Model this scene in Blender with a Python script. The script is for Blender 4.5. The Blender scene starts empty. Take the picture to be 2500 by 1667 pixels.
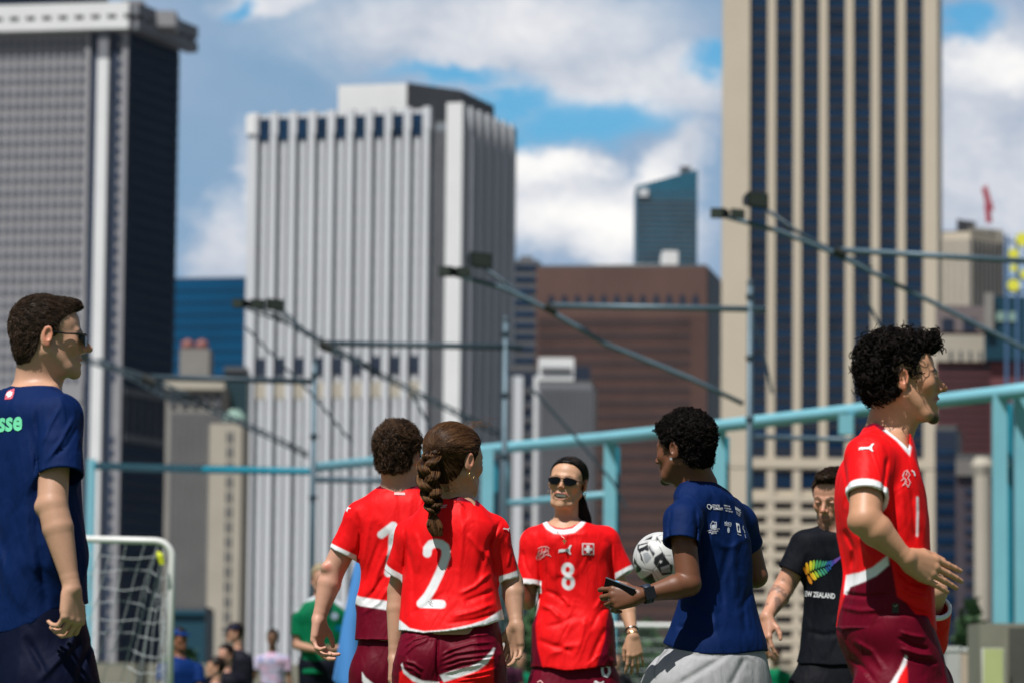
import bpy, bmesh, math, random
import numpy as np
from mathutils import Vector, Matrix
from mathutils.bvhtree import BVHTree
from mathutils.geometry import tessellate_polygon

random.seed(7)
C = bpy.context.scene.collection
SC = bpy.context.scene
R = math.radians

# ------------------------------------------------------------------ camera
F_PX = 9000.0                      # focal length in photo pixels (photo 2500 x 1667)
EYE = np.array([0.0, 0.0, 0.756])
cam_d = bpy.data.cameras.new('camera'); cam = bpy.data.objects.new('camera', cam_d); C.objects.link(cam)
cam_d.sensor_width = 36.0; cam_d.lens = 36.0*F_PX/2500.0
cam_d.clip_start = 0.5; cam_d.clip_end = 6000
ROT = (Matrix.Rotation(R(90+5.42), 3, 'X') @ Matrix.Rotation(R(0.55), 3, 'Z'))
cam.matrix_world = Matrix.Translation(Vector(EYE)) @ ROT.to_4x4()
cam_d.dof.use_dof = True; cam_d.dof.focus_distance = 12.1; cam_d.dof.aperture_fstop = 4.7; cam_d.dof.aperture_blades = 9
SC.camera = cam
RN = np.array(ROT)

# ------------------------------------------------------------------ sun, sky, exposure
SUN = Vector((-0.39, -0.60, 1.28)).normalized()          # towards the sun
sd = bpy.data.lights.new('sun', 'SUN'); sd.energy = 5.0; sd.angle = R(0.5); sd.color = (1.0, 0.975, 0.935)
so = bpy.data.objects.new('sun', sd); C.objects.link(so); so.location = (-20, -20, 50)
so.rotation_euler = SUN.to_track_quat('Z', 'Y').to_euler()
SC.view_settings.view_transform = 'Standard'; SC.view_settings.look = 'None'
SC.view_settings.exposure = 0.10; SC.view_settings.gamma = 1.0
SC.render.engine = 'CYCLES'
SC.cycles.max_bounces = 6; SC.cycles.diffuse_bounces = 3; SC.cycles.glossy_bounces = 3

class NT:
    """small helper for node trees"""
    def __init__(s, nt): s.nt = nt; s.n = nt.nodes; s.l = nt.links
    def add(s, t, **k):
        n = s.n.new(t)
        for a, b in k.items():
            if a == 'inp':
                for i, v in b.items():
                    if hasattr(v, 'is_linked') or isinstance(v, bpy.types.NodeSocket): s.l.new(v, n.inputs[i])
                    else: n.inputs[i].default_value = v
            else: setattr(n, a, b)
        return n
    def math(s, op, a, b=None, c=None, clamp=False):
        n = s.n.new('ShaderNodeMath'); n.operation = op; n.use_clamp = clamp
        for i, v in enumerate((a, b, c)):
            if v is None: continue
            if isinstance(v, bpy.types.NodeSocket): s.l.new(v, n.inputs[i])
            else: n.inputs[i].default_value = v
        return n.outputs[0]
    def mix(s, f, a, b, mode='MIX'):
        n = s.n.new('ShaderNodeMix'); n.data_type = 'RGBA'; n.blend_type = mode
        for i, v in ((0, f), (6, a), (7, b)):
            if isinstance(v, bpy.types.NodeSocket): s.l.new(v, n.inputs[i])
            else: n.inputs[i].default_value = v if i == 0 else (tuple(v)+(1,) if len(v) == 3 else v)
        return n.outputs[2]
    def ramp(s, f, stops):
        n = s.n.new('ShaderNodeValToRGB'); e = n.color_ramp.elements
        while len(e) < len(stops): e.new(0.5)
        for q, (p, c) in zip(e, stops): q.position = p; q.color = tuple(c)+(1,) if len(c) == 3 else c
        s.l.new(f, n.inputs[0]); return n.outputs[0]

w = bpy.data.worlds.new("World"); SC.world = w; w.use_nodes = True
T = NT(w.node_tree); T.n.clear()
out = T.add('ShaderNodeOutputWorld')
sky = T.add('ShaderNodeTexSky', sky_type='NISHITA', sun_disc=False)
sky.sun_elevation = math.asin(SUN.z); sky.sun_rotation = math.atan2(SUN.x, SUN.y)
tc = T.add('ShaderNodeTexCoord')
sep = T.add('ShaderNodeSeparateXYZ', inp={0: tc.outputs['Generated']})
X, Y, Z = sep.outputs
Yc = T.math('MAXIMUM', Y, 0.05)
U = T.math('ADD', T.math('MULTIPLY', T.math('DIVIDE', X, Yc), 9.0), 1.25)      # thousand-pixel units of direction
V = T.math('SUBTRACT', 1.69, T.math('MULTIPLY', T.math('DIVIDE', Z, Yc), 9.0))
def nz(scale, detail, rough, off=0.0, dist=0.0):
    m = T.add('ShaderNodeMapping', inp={0: tc.outputs['Generated'], 1: (off, off*0.7, off*1.3), 3: (1, 1, 1.5)})
    n = T.add('ShaderNodeTexNoise', inp={'Vector': m.outputs[0], 'Scale': scale, 'Detail': detail, 'Roughness': rough, 'Distortion': dist})
    return T.math('SUBTRACT', n.outputs[0], 0.5)
n1 = nz(18, 7, 0.66, 3.1); n2 = nz(18, 7, 0.66, 7.7); n3 = nz(34, 6, 0.62, 1.9, 0.3); n4 = nz(12, 3, 0.5, 11.3)
Uw = T.math('ADD', U, T.math('MULTIPLY', n1, 0.42)); Vw = T.math('ADD', V, T.math('MULTIPLY', n2, 0.30))
def blob(cx, cy, rx, ry, soft=0.6):
    a = T.math('DIVIDE', T.math('SUBTRACT', Uw, cx), rx); b = T.math('DIVIDE', T.math('SUBTRACT', Vw, cy), ry)
    r = T.math('SQRT', T.math('ADD', T.math('MULTIPLY', a, a), T.math('MULTIPLY', b, b)))
    n = T.add('ShaderNodeMapRange', inp={0: r, 1: 1.0+soft, 2: 1.0-soft, 3: 0.0, 4: 1.0}); n.interpolation_type = 'SMOOTHSTEP'
    return n.outputs[0]
def union(bl):
    r = bl[0]
    for b in bl[1:]: r = T.math('MAXIMUM', r, b)
    return r
white = union([blob(1.16, 0.07, 0.42, 0.13, .55), blob(1.50, 0.19, 0.30, 0.10, .5), blob(0.66, -0.02, 0.12, 0.05, .6), blob(1.35, 0.42, 0.17, 0.075, .3),
               blob(1.46, 0.54, 0.24, 0.12, .32), blob(1.66, 0.46, 0.10, 0.17, .4), blob(0.55, 0.62, 0.08, 0.10, .7), blob(0.60, 0.45, 0.04, 0.12, .7),
               blob(2.45, 0.30, 0.22, 0.28, .3), blob(2.35, 0.1, .1, .05, .4)])
gap = union([blob(1.42, 0.29, 0.17, 0.055, .7), blob(1.28, 0.25, 0.12, 0.04, .7), blob(1.71, 0.14, 0.07, 0.045, .6), blob(1.10, 0.195, 0.16, 0.022, .7), blob(2.36, 0.015, 0.10, 0.045, .5),
             blob(1.27, 0.33, 0.10, 0.035, .8), blob(0.58, 0.00, 0.03, 0.03, .8)])
thick = T.math('ADD', 0.58, T.math('MULTIPLY', n3, 1.9), clamp=True)
skyc = T.mix(1.0, sky.outputs[0], (0.33, 0.84, 1.05), 'MULTIPLY')
skys = T.mix(1.0, skyc, (0.115, 0.115, 0.115), 'MULTIPLY')
thin = T.mix(T.math('ADD', 0.5, T.math('MULTIPLY', n4, 2.2), clamp=True), (0.19, 0.345, 0.52), (0.33, 0.42, 0.57))
body_ = T.mix(thick, (0.36, 0.43, 0.55), (0.80, 0.80, 0.82))
cloudc = T.mix(white, thin, body_)
core = union([blob(1.36, 0.41, 0.12, 0.035, .6), blob(1.47, 0.56, 0.16, 0.06, .8), blob(1.62, 0.5, 0.06, 0.1, .8), blob(2.44, 0.14, .12, .05, .8)])
cloudc = T.mix(T.math('MULTIPLY', core, T.math('ADD', 0.78, n3), clamp=True), cloudc, (0.99, 0.97, 0.94))
viewm = T.add('ShaderNodeMapRange', inp={0: T.math('DIVIDE', T.math('ABSOLUTE', X), Yc), 1: 0.25, 2: 0.45, 3: 1.0, 4: 0.0}).outputs[0]
farcl = T.add('ShaderNodeMapRange', inp={0: nz(3.2, 5, .6, 5.0), 1: 0.03, 2: 0.14, 3: 0.0, 4: 1.0}).outputs[0]   # broken clouds elsewhere
skyo = T.mix(1.0, sky.outputs[0], (0.052, 0.050, 0.048), 'MULTIPLY')
other = T.mix(T.math('MULTIPLY', farcl, 0.35), skyo, (0.30, 0.32, 0.36))
infront = T.math('GREATER_THAN', Y, 0.05)
lowm = T.add('ShaderNodeMapRange', inp={0: Z, 1: 0.24, 2: 0.36, 3: 1.0, 4: 0.0}).outputs[0]
viewc = T.mix(T.math('MULTIPLY', gap, 0.93), cloudc, skys)
fin = T.mix(T.math('MULTIPLY', T.math('MULTIPLY', infront, viewm), lowm), other, viewc)
bg = T.add('ShaderNodeBackground', inp={0: fin, 1: 1.0})
T.l.new(bg.outputs[0], out.inputs[0])

# ------------------------------------------------------------------ pixel <-> world
def ray(px, py):
    d = np.stack([(np.asarray(px, float)-1250)/F_PX, -(np.asarray(py, float)-833.5)/F_PX, -np.ones_like(np.asarray(px, float))], -1)
    return d @ RN.T
def at(px, py, D):
    d = ray(px, py); return EYE + d*(D/d[..., 1])[..., None] if d.ndim > 1 else EYE + d*(D/d[1])
def proj(P):
    q = (np.asarray(P)-EYE) @ RN
    return 1250 - F_PX*q[..., 0]/q[..., 2], 833.5 + F_PX*q[..., 1]/q[..., 2]

# ------------------------------------------------------------------ object helpers
def tag(o, label=None, cat=None, group=None, kind=None):
    if label: o['label'] = label
    if cat: o['category'] = cat
    if group: o['group'] = group
    if kind: o['kind'] = kind
    return o
def empty(name, loc=(0, 0, 0), rz=0):
    o = bpy.data.objects.new(name, None); C.objects.link(o); o.location = loc; o.rotation_euler = (0, 0, rz); o.empty_display_size = .2
    return o
def mesh_obj(name, V_, F_, mat, parent=None, smooth=False, cols=None, origin=None):
    me = bpy.data.meshes.new(name)
    V_ = np.asarray(V_, np.float32)
    if origin is None and parent is not None:
        origin = np.array(parent.get('_org', (0, 0, 0)))
        local = V_ - np.array(WORLD[parent.name])
    else:
        origin = np.zeros(3) if origin is None else np.asarray(origin); local = V_ - origin
    if isinstance(F_, np.ndarray) and F_.ndim == 2:
        nf, k = F_.shape
        me.vertices.add(len(local)); me.vertices.foreach_set('co', local.astype(np.float32).ravel())
        me.loops.add(nf*k); me.loops.foreach_set('vertex_index', F_.astype(np.int32).ravel())
        me.polygons.add(nf); me.polygons.foreach_set('loop_start', np.arange(nf, dtype=np.int32)*k)
        me.update(calc_edges=True)
    else:
        me.from_pydata([tuple(v) for v in local], [], [tuple(int(i) for i in f) for f in F_]); me.update()
    if smooth: me.polygons.foreach_set('use_smooth', np.ones(len(me.polygons), bool))
    if cols is not None:
        ca = me.color_attributes.new('col', 'FLOAT_COLOR', 'POINT')
        c4 = np.ones((len(local), 4), np.float32); c4[:, :cols.shape[1]] = cols; ca.data.foreach_set('color', c4.ravel())
    if mat is not None: me.materials.append(mat)
    o = bpy.data.objects.new(name, me); C.objects.link(o)
    if parent is not None:
        o.parent = parent; WORLD[o.name] = WORLD[parent.name]
    else:
        o.location = origin; WORLD[o.name] = tuple(origin)
    return o
WORLD = {}
def thing(name, loc, label, cat, group=None, kind=None):
    o = empty(name, tuple(loc)); WORLD[o.name] = tuple(loc); tag(o, label, cat, group, kind); return o

class MB:
    def __init__(s): s.v = []; s.f = []
    def quadbox(s, p):      # p: 8 corners, bottom 4 then top 4
        b = len(s.v); s.v += [tuple(q) for q in p]
        s.f += [(b, b+3, b+2, b+1), (b+4, b+5, b+6, b+7)] + [(b+i, b+(i+1) % 4, b+4+(i+1) % 4, b+4+i) for i in range(4)]
    def box(s, lo, hi):
        x0, y0, z0 = lo; x1, y1, z1 = hi
        s.quadbox([(x0, y0, z0), (x1, y0, z0), (x1, y1, z0), (x0, y1, z0), (x0, y0, z1), (x1, y0, z1), (x1, y1, z1), (x0, y1, z1)])
    def tube(s, pts, r, n=8, caps=True):
        pts = [np.asarray(p, float) for p in pts]; m = len(pts); b = len(s.v)
        rr = r if hasattr(r, '__len__') else [r]*m; up = np.array([0, 0, 1.0])
        for i in range(m):
            t = pts[min(i+1, m-1)]-pts[max(i-1, 0)]; t /= np.linalg.norm(t)+1e-9
            a = np.cross(t, up)
            if np.linalg.norm(a) < .1: a = np.cross(t, (1, 0, 0))
            a /= np.linalg.norm(a); c = np.cross(t, a)
            for k in range(n):
                th = 2*math.pi*k/n; s.v.append(tuple(pts[i]+rr[i]*(math.cos(th)*a+math.sin(th)*c)))
        for i in range(m-1):
            for k in range(n): s.f.append((b+i*n+k, b+i*n+(k+1) % n, b+(i+1)*n+(k+1) % n, b+(i+1)*n+k))
        if caps: s.f.append(tuple(b+k for k in range(n))[::-1]); s.f.append(tuple(b+(m-1)*n+k for k in range(n)))
    def prism(s, poly, z0, z1):
        b = len(s.v); n = len(poly)
        s.v += [(p[0], p[1], z0) for p in poly] + [(p[0], p[1], z1) for p in poly]
        s.f += [tuple(range(b+n-1, b-1, -1)), tuple(range(b+n, b+2*n))] + [(b+i, b+(i+1) % n, b+n+(i+1) % n, b+n+i) for i in range(n)]
    def build(s, name, mat, parent=None, smooth=False, origin=None):
        return mesh_obj(name, s.v, s.f, mat, parent, smooth, origin=origin)

def mat(name, col, rough=0.6, metal=0.0, noise=None, spec=0.5, emit=None, bump=None):
    m = bpy.data.materials.new(name); m.use_nodes = True; t = NT(m.node_tree); b = t.n['Principled BSDF']
    b.inputs['Base Color'].default_value = tuple(col)+(1,); b.inputs['Roughness'].default_value = rough
    b.inputs['Metallic'].default_value = metal; b.inputs['Specular IOR Level'].default_value = spec
    if noise:
        sc_, amt = noise[:2]; tcn = t.add('ShaderNodeTexCoord')
        mp = t.add('ShaderNodeMapping', inp={0: tcn.outputs['Object'], 3: noise[2] if len(noise) > 2 else (1, 1, 1)})
        n = t.add('ShaderNodeTexNoise', inp={'Vector': mp.outputs[0], 'Scale': sc_, 'Detail': 4.0, 'Roughness': .6})
        f = t.math('MULTIPLY_ADD', n.outputs[0], 1.6, -.3, clamp=True)
        c = t.mix(f, tuple(max(0, x*(1-amt)) for x in col), tuple(min(1, x*(1+amt)) for x in col)); t.l.new(c, b.inputs['Base Color'])
        if bump:
            bn = t.add('ShaderNodeBump', inp={'Height': n.outputs[0], 'Strength': bump, 'Distance': .02}); t.l.new(bn.outputs[0], b.inputs['Normal'])
    return m
# ================================================================== SETTING: ground
g = MB(); g.v = [(-3000, -300, 0), (3000, -300, 0), (3000, 3500, 0), (-3000, 3500, 0)]; g.f = [(0, 1, 2, 3)]
tag(g.build('ground', mat('paving_grey', (.16, .16, .155), .9, noise=(.3, .25))), kind='structure')
g = MB(); g.v = [(-45, -20, .004), (45, -20, .004), (45, 62, .004), (-45, 62, .004)]; g.f = [(0, 1, 2, 3)]
tag(g.build('turf_field', mat('turf', (.045, .10, .03), .95, noise=(8, .4))), kind='structure')

# ================================================================== BUILDINGS
def plan(px, D): p = at(px, 1690, D); return np.array([p[0], D])
def zz(py, D, px=1250): return float(at(px, py, D)[2])
class Face:
    """a vertical facade between plan points A and B (left to right as seen from the camera)"""
    def __init__(s, A, B):
        s.A = np.asarray(A, float); s.B = np.asarray(B, float); d = s.B-s.A; s.L = np.linalg.norm(d); s.t = d/s.L
        s.n = np.array([s.t[1], -s.t[0]])           # outward = towards the camera for left-to-right
    def u(s, px):   # pixel column at horizon -> position along the facade
        q = plan(px, 100.0)/100.0                    # direction
        M = np.array([[s.t[0], -q[0]], [s.t[1], -q[1]]]); r = np.linalg.solve(M, -s.A); return r[0]
    def box(s, mb, u0, u1, z0, z1, d0, d1):
        def P(u, d, z): q = s.A+s.t*u+s.n*d; return (q[0], q[1], z)
        mb.quadbox([P(u0, d1, z0), P(u1, d1, z0), P(u1, d0, z0), P(u0, d0, z0), P(u0, d1, z1), P(u1, d1, z1), P(u1, d0, z1), P(u0, d0, z1)])
    def part(s, name, m, parent, *a):
        mb = MB(); s.box(mb, *a); return mb.build(name, m, parent)

M = {}
M['glass'] = mat('tower_glass', (.004, .024, .062), .12, spec=.55, noise=(.09, .75, (1, 1, 2.5)))
M['glass2'] = mat('tower_glass_teal', (.025, .115, .18), .25, noise=(.06, .6), spec=.6)
M['granite'] = mat('granite_warm', (.265, .265, .28), .75, noise=(.25, .12))
M['granite_d'] = mat('granite_dark', (.035, .05, .085), .4, noise=(.2, .15))
M['white'] = mat('precast_white', (.555, .575, .60), .7, noise=(.12, .08, (1, 1, .2)))
M['white2'] = mat('precast_pale', (.68, .69, .69), .7, noise=(.12, .06))
M['strip'] = mat('window_strip_grey', (.19, .215, .24), .35, noise=(.4, .35, (1, 1, .25)))
M['tan'] = mat('tan_stone', (.54, .47, .365), .75, noise=(.1, .06))
M['brick'] = mat('brown_brick', (.100, .054, .046), .8, noise=(.12, .22, (1, 1, .5)))
M['brickd'] = mat('brown_brick_window', (.030, .024, .030), .4, noise=(.35, .3))
M['redbrick'] = mat('red_brick', (.13, .040, .045), .8, noise=(.2, .12))
M['blueg'] = mat('blue_glass', (.0, .062, .15), .3, noise=(.03, .2), spec=.4)
M['cream'] = mat('cream_stone', (.40, .365, .30), .8, noise=(.15, .12))
M['greyst'] = mat('grey_stone', (.235, .225, .205), .8, noise=(.15, .15))
M['copper'] = mat('green_copper', (.22, .34, .29), .7, noise=(.3, .2))
M['dgrey'] = mat('dark_grey_cladding', (.085, .09, .10), .6, noise=(.2, .25))
M['navy'] = mat('navy_cladding', (.012, .022, .045), .5, noise=(.2, .3))
M['lgrey'] = mat('grey_cladding', (.17, .18, .20), .6, noise=(.1, .12))
M['roof'] = mat('roof_membrane', (.10, .10, .10), .9)

def tower(name, label, A, B, Cc, z1, mwall, group=None):
    """solid body over plan A-B-C-(A+C-B); returns (root, face AB, face BC)"""
    A, B, Cc = map(np.asarray, (A, B, Cc)); D = A+Cc-B
    root = thing(name, (B[0], B[1], 0), label, 'building', group)
    mb = MB(); mb.prism([A, B, Cc, D], 0, z1); mb.build('wall', mwall, root)
    c = (A+B+Cc+D)/4; q = [c+(p-c)*.985 for p in (A, B, Cc, D)]
    mb = MB(); mb.prism(q, z1+.01, z1+.5); mb.build('roof', M['roof'], root)
    return root, Face(A, B), Face(B, Cc)

# ---- 1: left grey tower with white corner shaft and overhanging crown
D = 1000.0
A = plan(-330, 1014); B = plan(281, D); Cc = plan(408, 1031)
root, f1, f2 = tower('office_tower', 'tall grey office tower with white overhanging crown and white corner shaft at the left', A, B, Cc, zz(60, D), M['granite'])
fl = 31*D/F_PX; top = zz(88, D)
uL = f1.L
uc0, uc1 = f1.u(205), f1.u(249)          # shaft
# dark joint either side of the shaft
f1.part('shaft_recess', M['granite_d'], root, f1.u(192), f1.u(258), 8, top, .0, .25)
f1.part('corner_shaft', M['white2'], root, f1.u(213), f1.u(240), 8, zz(155, D), .25, 2.4)
f1.part('shaft_head', M['lgrey'], root, f1.u(214), f1.u(239), zz(155, D)+.01, top, .25, 2.2)
k = 0; z = top-fl*.9; rows = []
while z > zz(1560, D):
    f1.part('window_band', M['granite_d'], root, 0.3, f1.u(190), z, z+fl*.27, .0, .38)
    if not 955 < 1690-(z-.756)*F_PX/D < 1090: f1.part('corner_window', M['granite_d'], root, f1.u(259), f1.u(269), z+fl*.1, z+fl*.62, .0, .30)
    z -= fl; k += 1
mb = MB(); du = 20.5*D/F_PX; u = f1.u(190)-du*.5
while u > .5: f1.box(mb, u-.5, u+.5, zz(1560, D), top, .0, .42); u -= du
mb.build('mullions', M['granite'], root)
f1.part('edge_pier', M['granite'], root, f1.u(178), f1.u(191), 0, top, .0, 1.1)
f1.part('corner_pier', M['granite'], root, f1.u(270), uL+.3, 0, top, .0, .9)
# lower sky-lobby band on both faces
f1.part('belt_course', M['granite'], root, 0, f1.u(190), zz(990, D), zz(945, D), .0, 1.4)
mb = MB(); f2.box(mb, .4, f2.L, 0, top, 0, .25); mb.build('glass_wall', mat('glass_wall_blue', (.012, .035, .075), .3, noise=(.1, .5, (1, 1, 2))), root)
mb = MB()
for i in range(1, 22): f2.box(mb, i*f2.L/22-.12, i*f2.L/22+.12, 0, top, .25, .55)
mb.build('mullions', M['granite_d'], root)
mb = MB(); z = top-fl
while z > 5: f2.box(mb, .4, f2.L, z, z+fl*.3, .25, .36); z -= fl
mb.build('spandrels', M['navy'], root)
for py in (962, 1075): f2.part('belt_course', M['dgrey'], root, .4, f2.L, zz(py+9, D), zz(py-9, D), .36, 1.0)
for i in range(7): f2.part('tall_pier', M['dgrey'], root, 1+i*f2.L/7, 2.2+i*f2.L/7, zz(1066, D), zz(971, D), .36, .9)
# crown
cz0, cz1 = zz(84, D), zz(20, D); hole0, hole1 = zz(60, D), zz(49, D)
for f, pitch, m_, ua, ub in ((f1, 42.0*D/F_PX, M['white2'], 0, f1.L+1.2), (f2, f2.L/6.2, M['lgrey'], -1.2, f2.L+5)):
    mb = MB(); f.box(mb, ua, ub, cz0, hole0, .2, 3.6); f.box(mb, ua, ub, hole1, cz1, .2, 3.6)
    uu = ub-1.5
    while uu > ua+1:
        f.box(mb, max(ua, uu-pitch*.42), uu, hole0, hole1, .2, 3.59); uu -= pitch
    mb.build('crown_frame', m_, root)
    f.part('crown_recess', M['glass'], root, ua+.5, ub-.5, hole0, hole1, .05, 1.0)
for (x0, x1, y0) in ((268, 318, 12), (330, 400, 38)):
    p = plan(x0, D+10); q = plan(x1, D+10); mb = MB(); mb.box((p[0], D+8, zz(60, D)), (q[0], D+20, zz(y0, D+10))); mb.build('rooftop_plant', M['granite'], root)

# ---- behind it, top left corner
A = plan(-300, 1400); B = plan(187, 1400); Cc = plan(230, 1440)
tower('office_tower', 'dark blue slab tower whose top edge peeks above the grey tower crown', A, B, Cc, zz(-180, 1400), M['navy'])
rt = C.objects.get('office_tower.001')
f = Face(A, B)
for i in range(10): f.part('window_band', M['glass'], rt, 1, f.L-1, zz(10+i*30, 1400), zz(-5+i*30, 1400), .02, .4)

# ---- 2: blue glass block between the two big towers
A = plan(395, 1300); B = plan(700, 1290); Cc = plan(760, 1340)
root, f1, f2 = tower('glass_tower', 'plain bright blue glass block seen between the two big pale towers', A, B, Cc, zz(683, 1290), M['blueg'])
mb = MB()
for i in range(1, 40): f1.box(mb, 0, f1.L, zz(683, 1290)-i*3.3*1.3, zz(683, 1290)-i*3.3*1.3+.5, 0, .2)
mb.build('floor_lines', mat('blue_glass_line', (.0, .045, .11), .4), root)

# ---- 3: centre white ribbed tower
DR = 800.0; DL = 814.0
A = plan(593, DL); B = plan(1122, DR); Cc = plan(1245, 829)
root, f1, f2 = tower('office_tower', 'broad white ribbed office tower with dark square openings along its top, centre of the skyline', A, B, Cc, zz(300, DR), M['strip'])
ztop = zz(262, DR)
mp_top = zz(318, DR)
x0, pitch = 598.0, 47.1
for i in range(10):
    xa = x0+i*pitch
    u0 = f1.u(xa if i else 591); u1 = f1.u(xa+21)
    f1.part('pier', M['white'], root, u0, f1.u(xa+15.5), 0, mp_top, 0.0, 1.9); f1.part('pier_head', M['white'], root, u0, f1.u(xa+18.5), mp_top, ztop, 0.0, 1.95)
    if i < 9:
        g0, g1 = f1.u(xa+21), f1.u(xa+pitch)
        mid = (g0+g1)/2; wgap = g1-g0
        f1.part('parapet', M['white'], root, g0-.05, g1+.05, zz(277, DR), zz(267, DR), .0, 1.4)
        f1.part('top_opening', M['glass'], root, g0-.3, g1+.25, mp_top-1.2, zz(277, DR), .0, 1.35)
        mb = MB()
        mid -= wgap*.10; f1.box(mb, mid-wgap*.24, mid+wgap*.24, 0, mp_top, .0, 1.1)
        mb.build('rib', M['white'], root)
        f1.part('louvre_opening', M['navy'], root, g0-.1, g1+.1, zz(910, DR), zz(868, DR), .0, 1.4)
        f1.part('spandrel', M['cream'], root, g0-.1, g1, zz(968, DR), zz(930, DR), .0, 1.2)
# floor lines, subtle
mb = MB(); z = mp_top-4
while z > 2: f1.box(mb, .2, f1.u(1043), z, z+.8, .0, .35); z -= 3.9
mb.build('floor_lines', mat('floor_line_pale', (.26, .27, .28), .6), root)
f1.part('slot', M['dgrey'], root, f1.u(1046), f1.u(1083), 0, zz(320, DR), .0, .5)
mb = MB()
for i in range(4): f1.box(mb, f1.u(1049+i*9), f1.u(1051+i*9), 0, zz(320, DR), .5, .8)
mb.build('mullions', M['lgrey'], root)
f1.part('corner_pier', M['white2'], root, f1.u(1083), f1.L+.05, 0, zz(256, DR), .0, 2.6)
f1.part('left_shaft', M['white2'], root, -.6, f1.u(612), zz(338, DL), zz(292, DL), .0, 2.4)
mb = MB(); f2.box(mb, .6, f2.L, 0, zz(268, DR), .0, .3); mb.build('glass_wall', M['granite_d'], root)
for i in range(6):
    ua = .8+i*(f2.L-.8)/6
    f2.part('pier', M['white'], root, ua, ua+1.2, 0, zz(262, DR), .3, 1.1)
    f2.part('rib', M['white'], root, ua+2.6, ua+3.3, 0, zz(330, DR), .3, .8)
# penthouse
p0, p1 = plan(805, 822), plan(975, 818); mb = MB(); mb.prism([p0, p1, p1+(4, 20), p0+(4, 20)], zz(300, DR), zz(210, 820)); mb.build('penthouse', M['white2'], root)
p0, p1, p2 = plan(976, 818), plan(1110, 828), plan(1192, 850); mb = MB()
mb.prism([p0, p1, p2, p2+(-14, 14), p0+(2, 24)], zz(300, DR), zz(217, 825)); mb.build('plant_screen', M['dgrey'], root)

# ---- 4: older stone towers lower left
D = 620.0
A = plan(392, D); B = plan(528, D); Cc = plan(560, D+30)
root, f1, f2 = tower('stone_tower', 'old grey stone tower with cornice and twin red rooftop tanks beside the blue glass', A, B, Cc, zz(940, D), M['greyst'])
f1.part('cornice', M['cream'], root, -.3, f1.L+.6, zz(958, D), zz(935, D), .0, 1.1)
for i in range(8):
    f1.part('window_strip', M['dgrey'], root, 1.0+i*f1.L/8.3, 1.75+i*f1.L/8.3, zz(1490, D), zz(1015, D), .0, .18)
mb = MB()
for i in range(5): f1.box(mb, .7+i*f1.L/5, .7+i*f1.L/5+1.1, zz(1000, D), zz(968, D), .0, .3)
mb.build('attic_openings', M['dgrey'], root)
p0, p1 = plan(424, D+6), plan(497, D+6); mb = MB(); mb.prism([p0, p1, p1+(0, 8), p0+(0, 8)], zz(940, D), zz(850, D)); mb.build('penthouse', M['greyst'], root)
for xx in (443, 478):
    q = plan(xx, D+8); mb = MB(); mb.tube([(q[0], q[1], zz(852, D)), (q[0], q[1], zz(833, D)), (q[0], q[1], zz(826, D))], [1.1, 1.1, .3], 12); mb.build('roof_tank', mat('tank_red', (.23, .09, .08), .7), root, True)
D = 600.0
A = plan(500, D); B = plan(580, D); Cc = plan(600, D+25)
root, f1, f2 = tower('stone_tower', 'slim cream stone tower with a green copper roof next to the white ribbed tower', A, B, Cc, zz(1040, D), M['cream'])
for i in range(15):
    zc = zz(1072+i*36.5, D); mb = MB()
    f1.box(mb, f1.u(543), f1.u(549), zc-.9, zc+.8, .0, .15); f1.box(mb, f1.u(553), f1.u(559), zc-.9, zc+.8, .0, .15)
    mb.build('window', M['dgrey'], root)
p = plan(555, D+5); mb = MB(); mb.tube([(p[0]+.5, p[1], zz(1041, D)), (p[0]+.5, p[1], zz(1020, D)), (p[0]+.5, p[1], zz(1000, D))], [2.1, 1.9, .8], 8); mb.build('copper_roof', M['copper'], root)
A = plan(534, 640); B = plan(592, 640); Cc = plan(600, 660)
root, f1, f2 = tower('office_block', 'dark green glass block rising behind the cream tower with the copper roof', A, B, Cc, zz(908, 640), mat('dark_teal', (.02, .05, .06), .4))
f1.part('parapet', M['dgrey'], root, 0, f1.L, zz(914, 640), zz(906, 640), .0, .4)
A = plan(405, 300); B = plan(498, 300); Cc = plan(520, 315)
root, f1, f2 = tower('pier_building', 'low dark teal building at the foot of the old stone towers', A, B, Cc, zz(1500, 300), mat('teal_dark', (.0, .045, .075), .6))
f1.part('parapet', mat('teal_mid', (.0, .06, .10), .6), root, 0, f1.L, zz(1506, 300), zz(1496, 300), .0, .3)

# ---- 5: dark slender building right of the white tower
A = plan(1245, 950); B = plan(1306, 950); Cc = plan(1320, 970)
root, f1, f2 = tower('office_tower', 'slender dark grey tower with rounded top between the white tower and the brown one', A, B, Cc, zz(640, 950), M['dgrey'])
mb = MB()
for i in range(18): f1.box(mb, .3, f1.L-.3, zz(660+i*28, 950), zz(649+i*28, 950), .0, .2)
mb.build('window_bands', M['glass'], root)
mb = MB(); mb.prism([A+(1.5, 1), B+(-1.5, 1), B+(-1.5, 12), A+(1.5, 12)], zz(640, 950), zz(624, 950)); mb.build('roof_cap', M['lgrey'], root)

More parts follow.
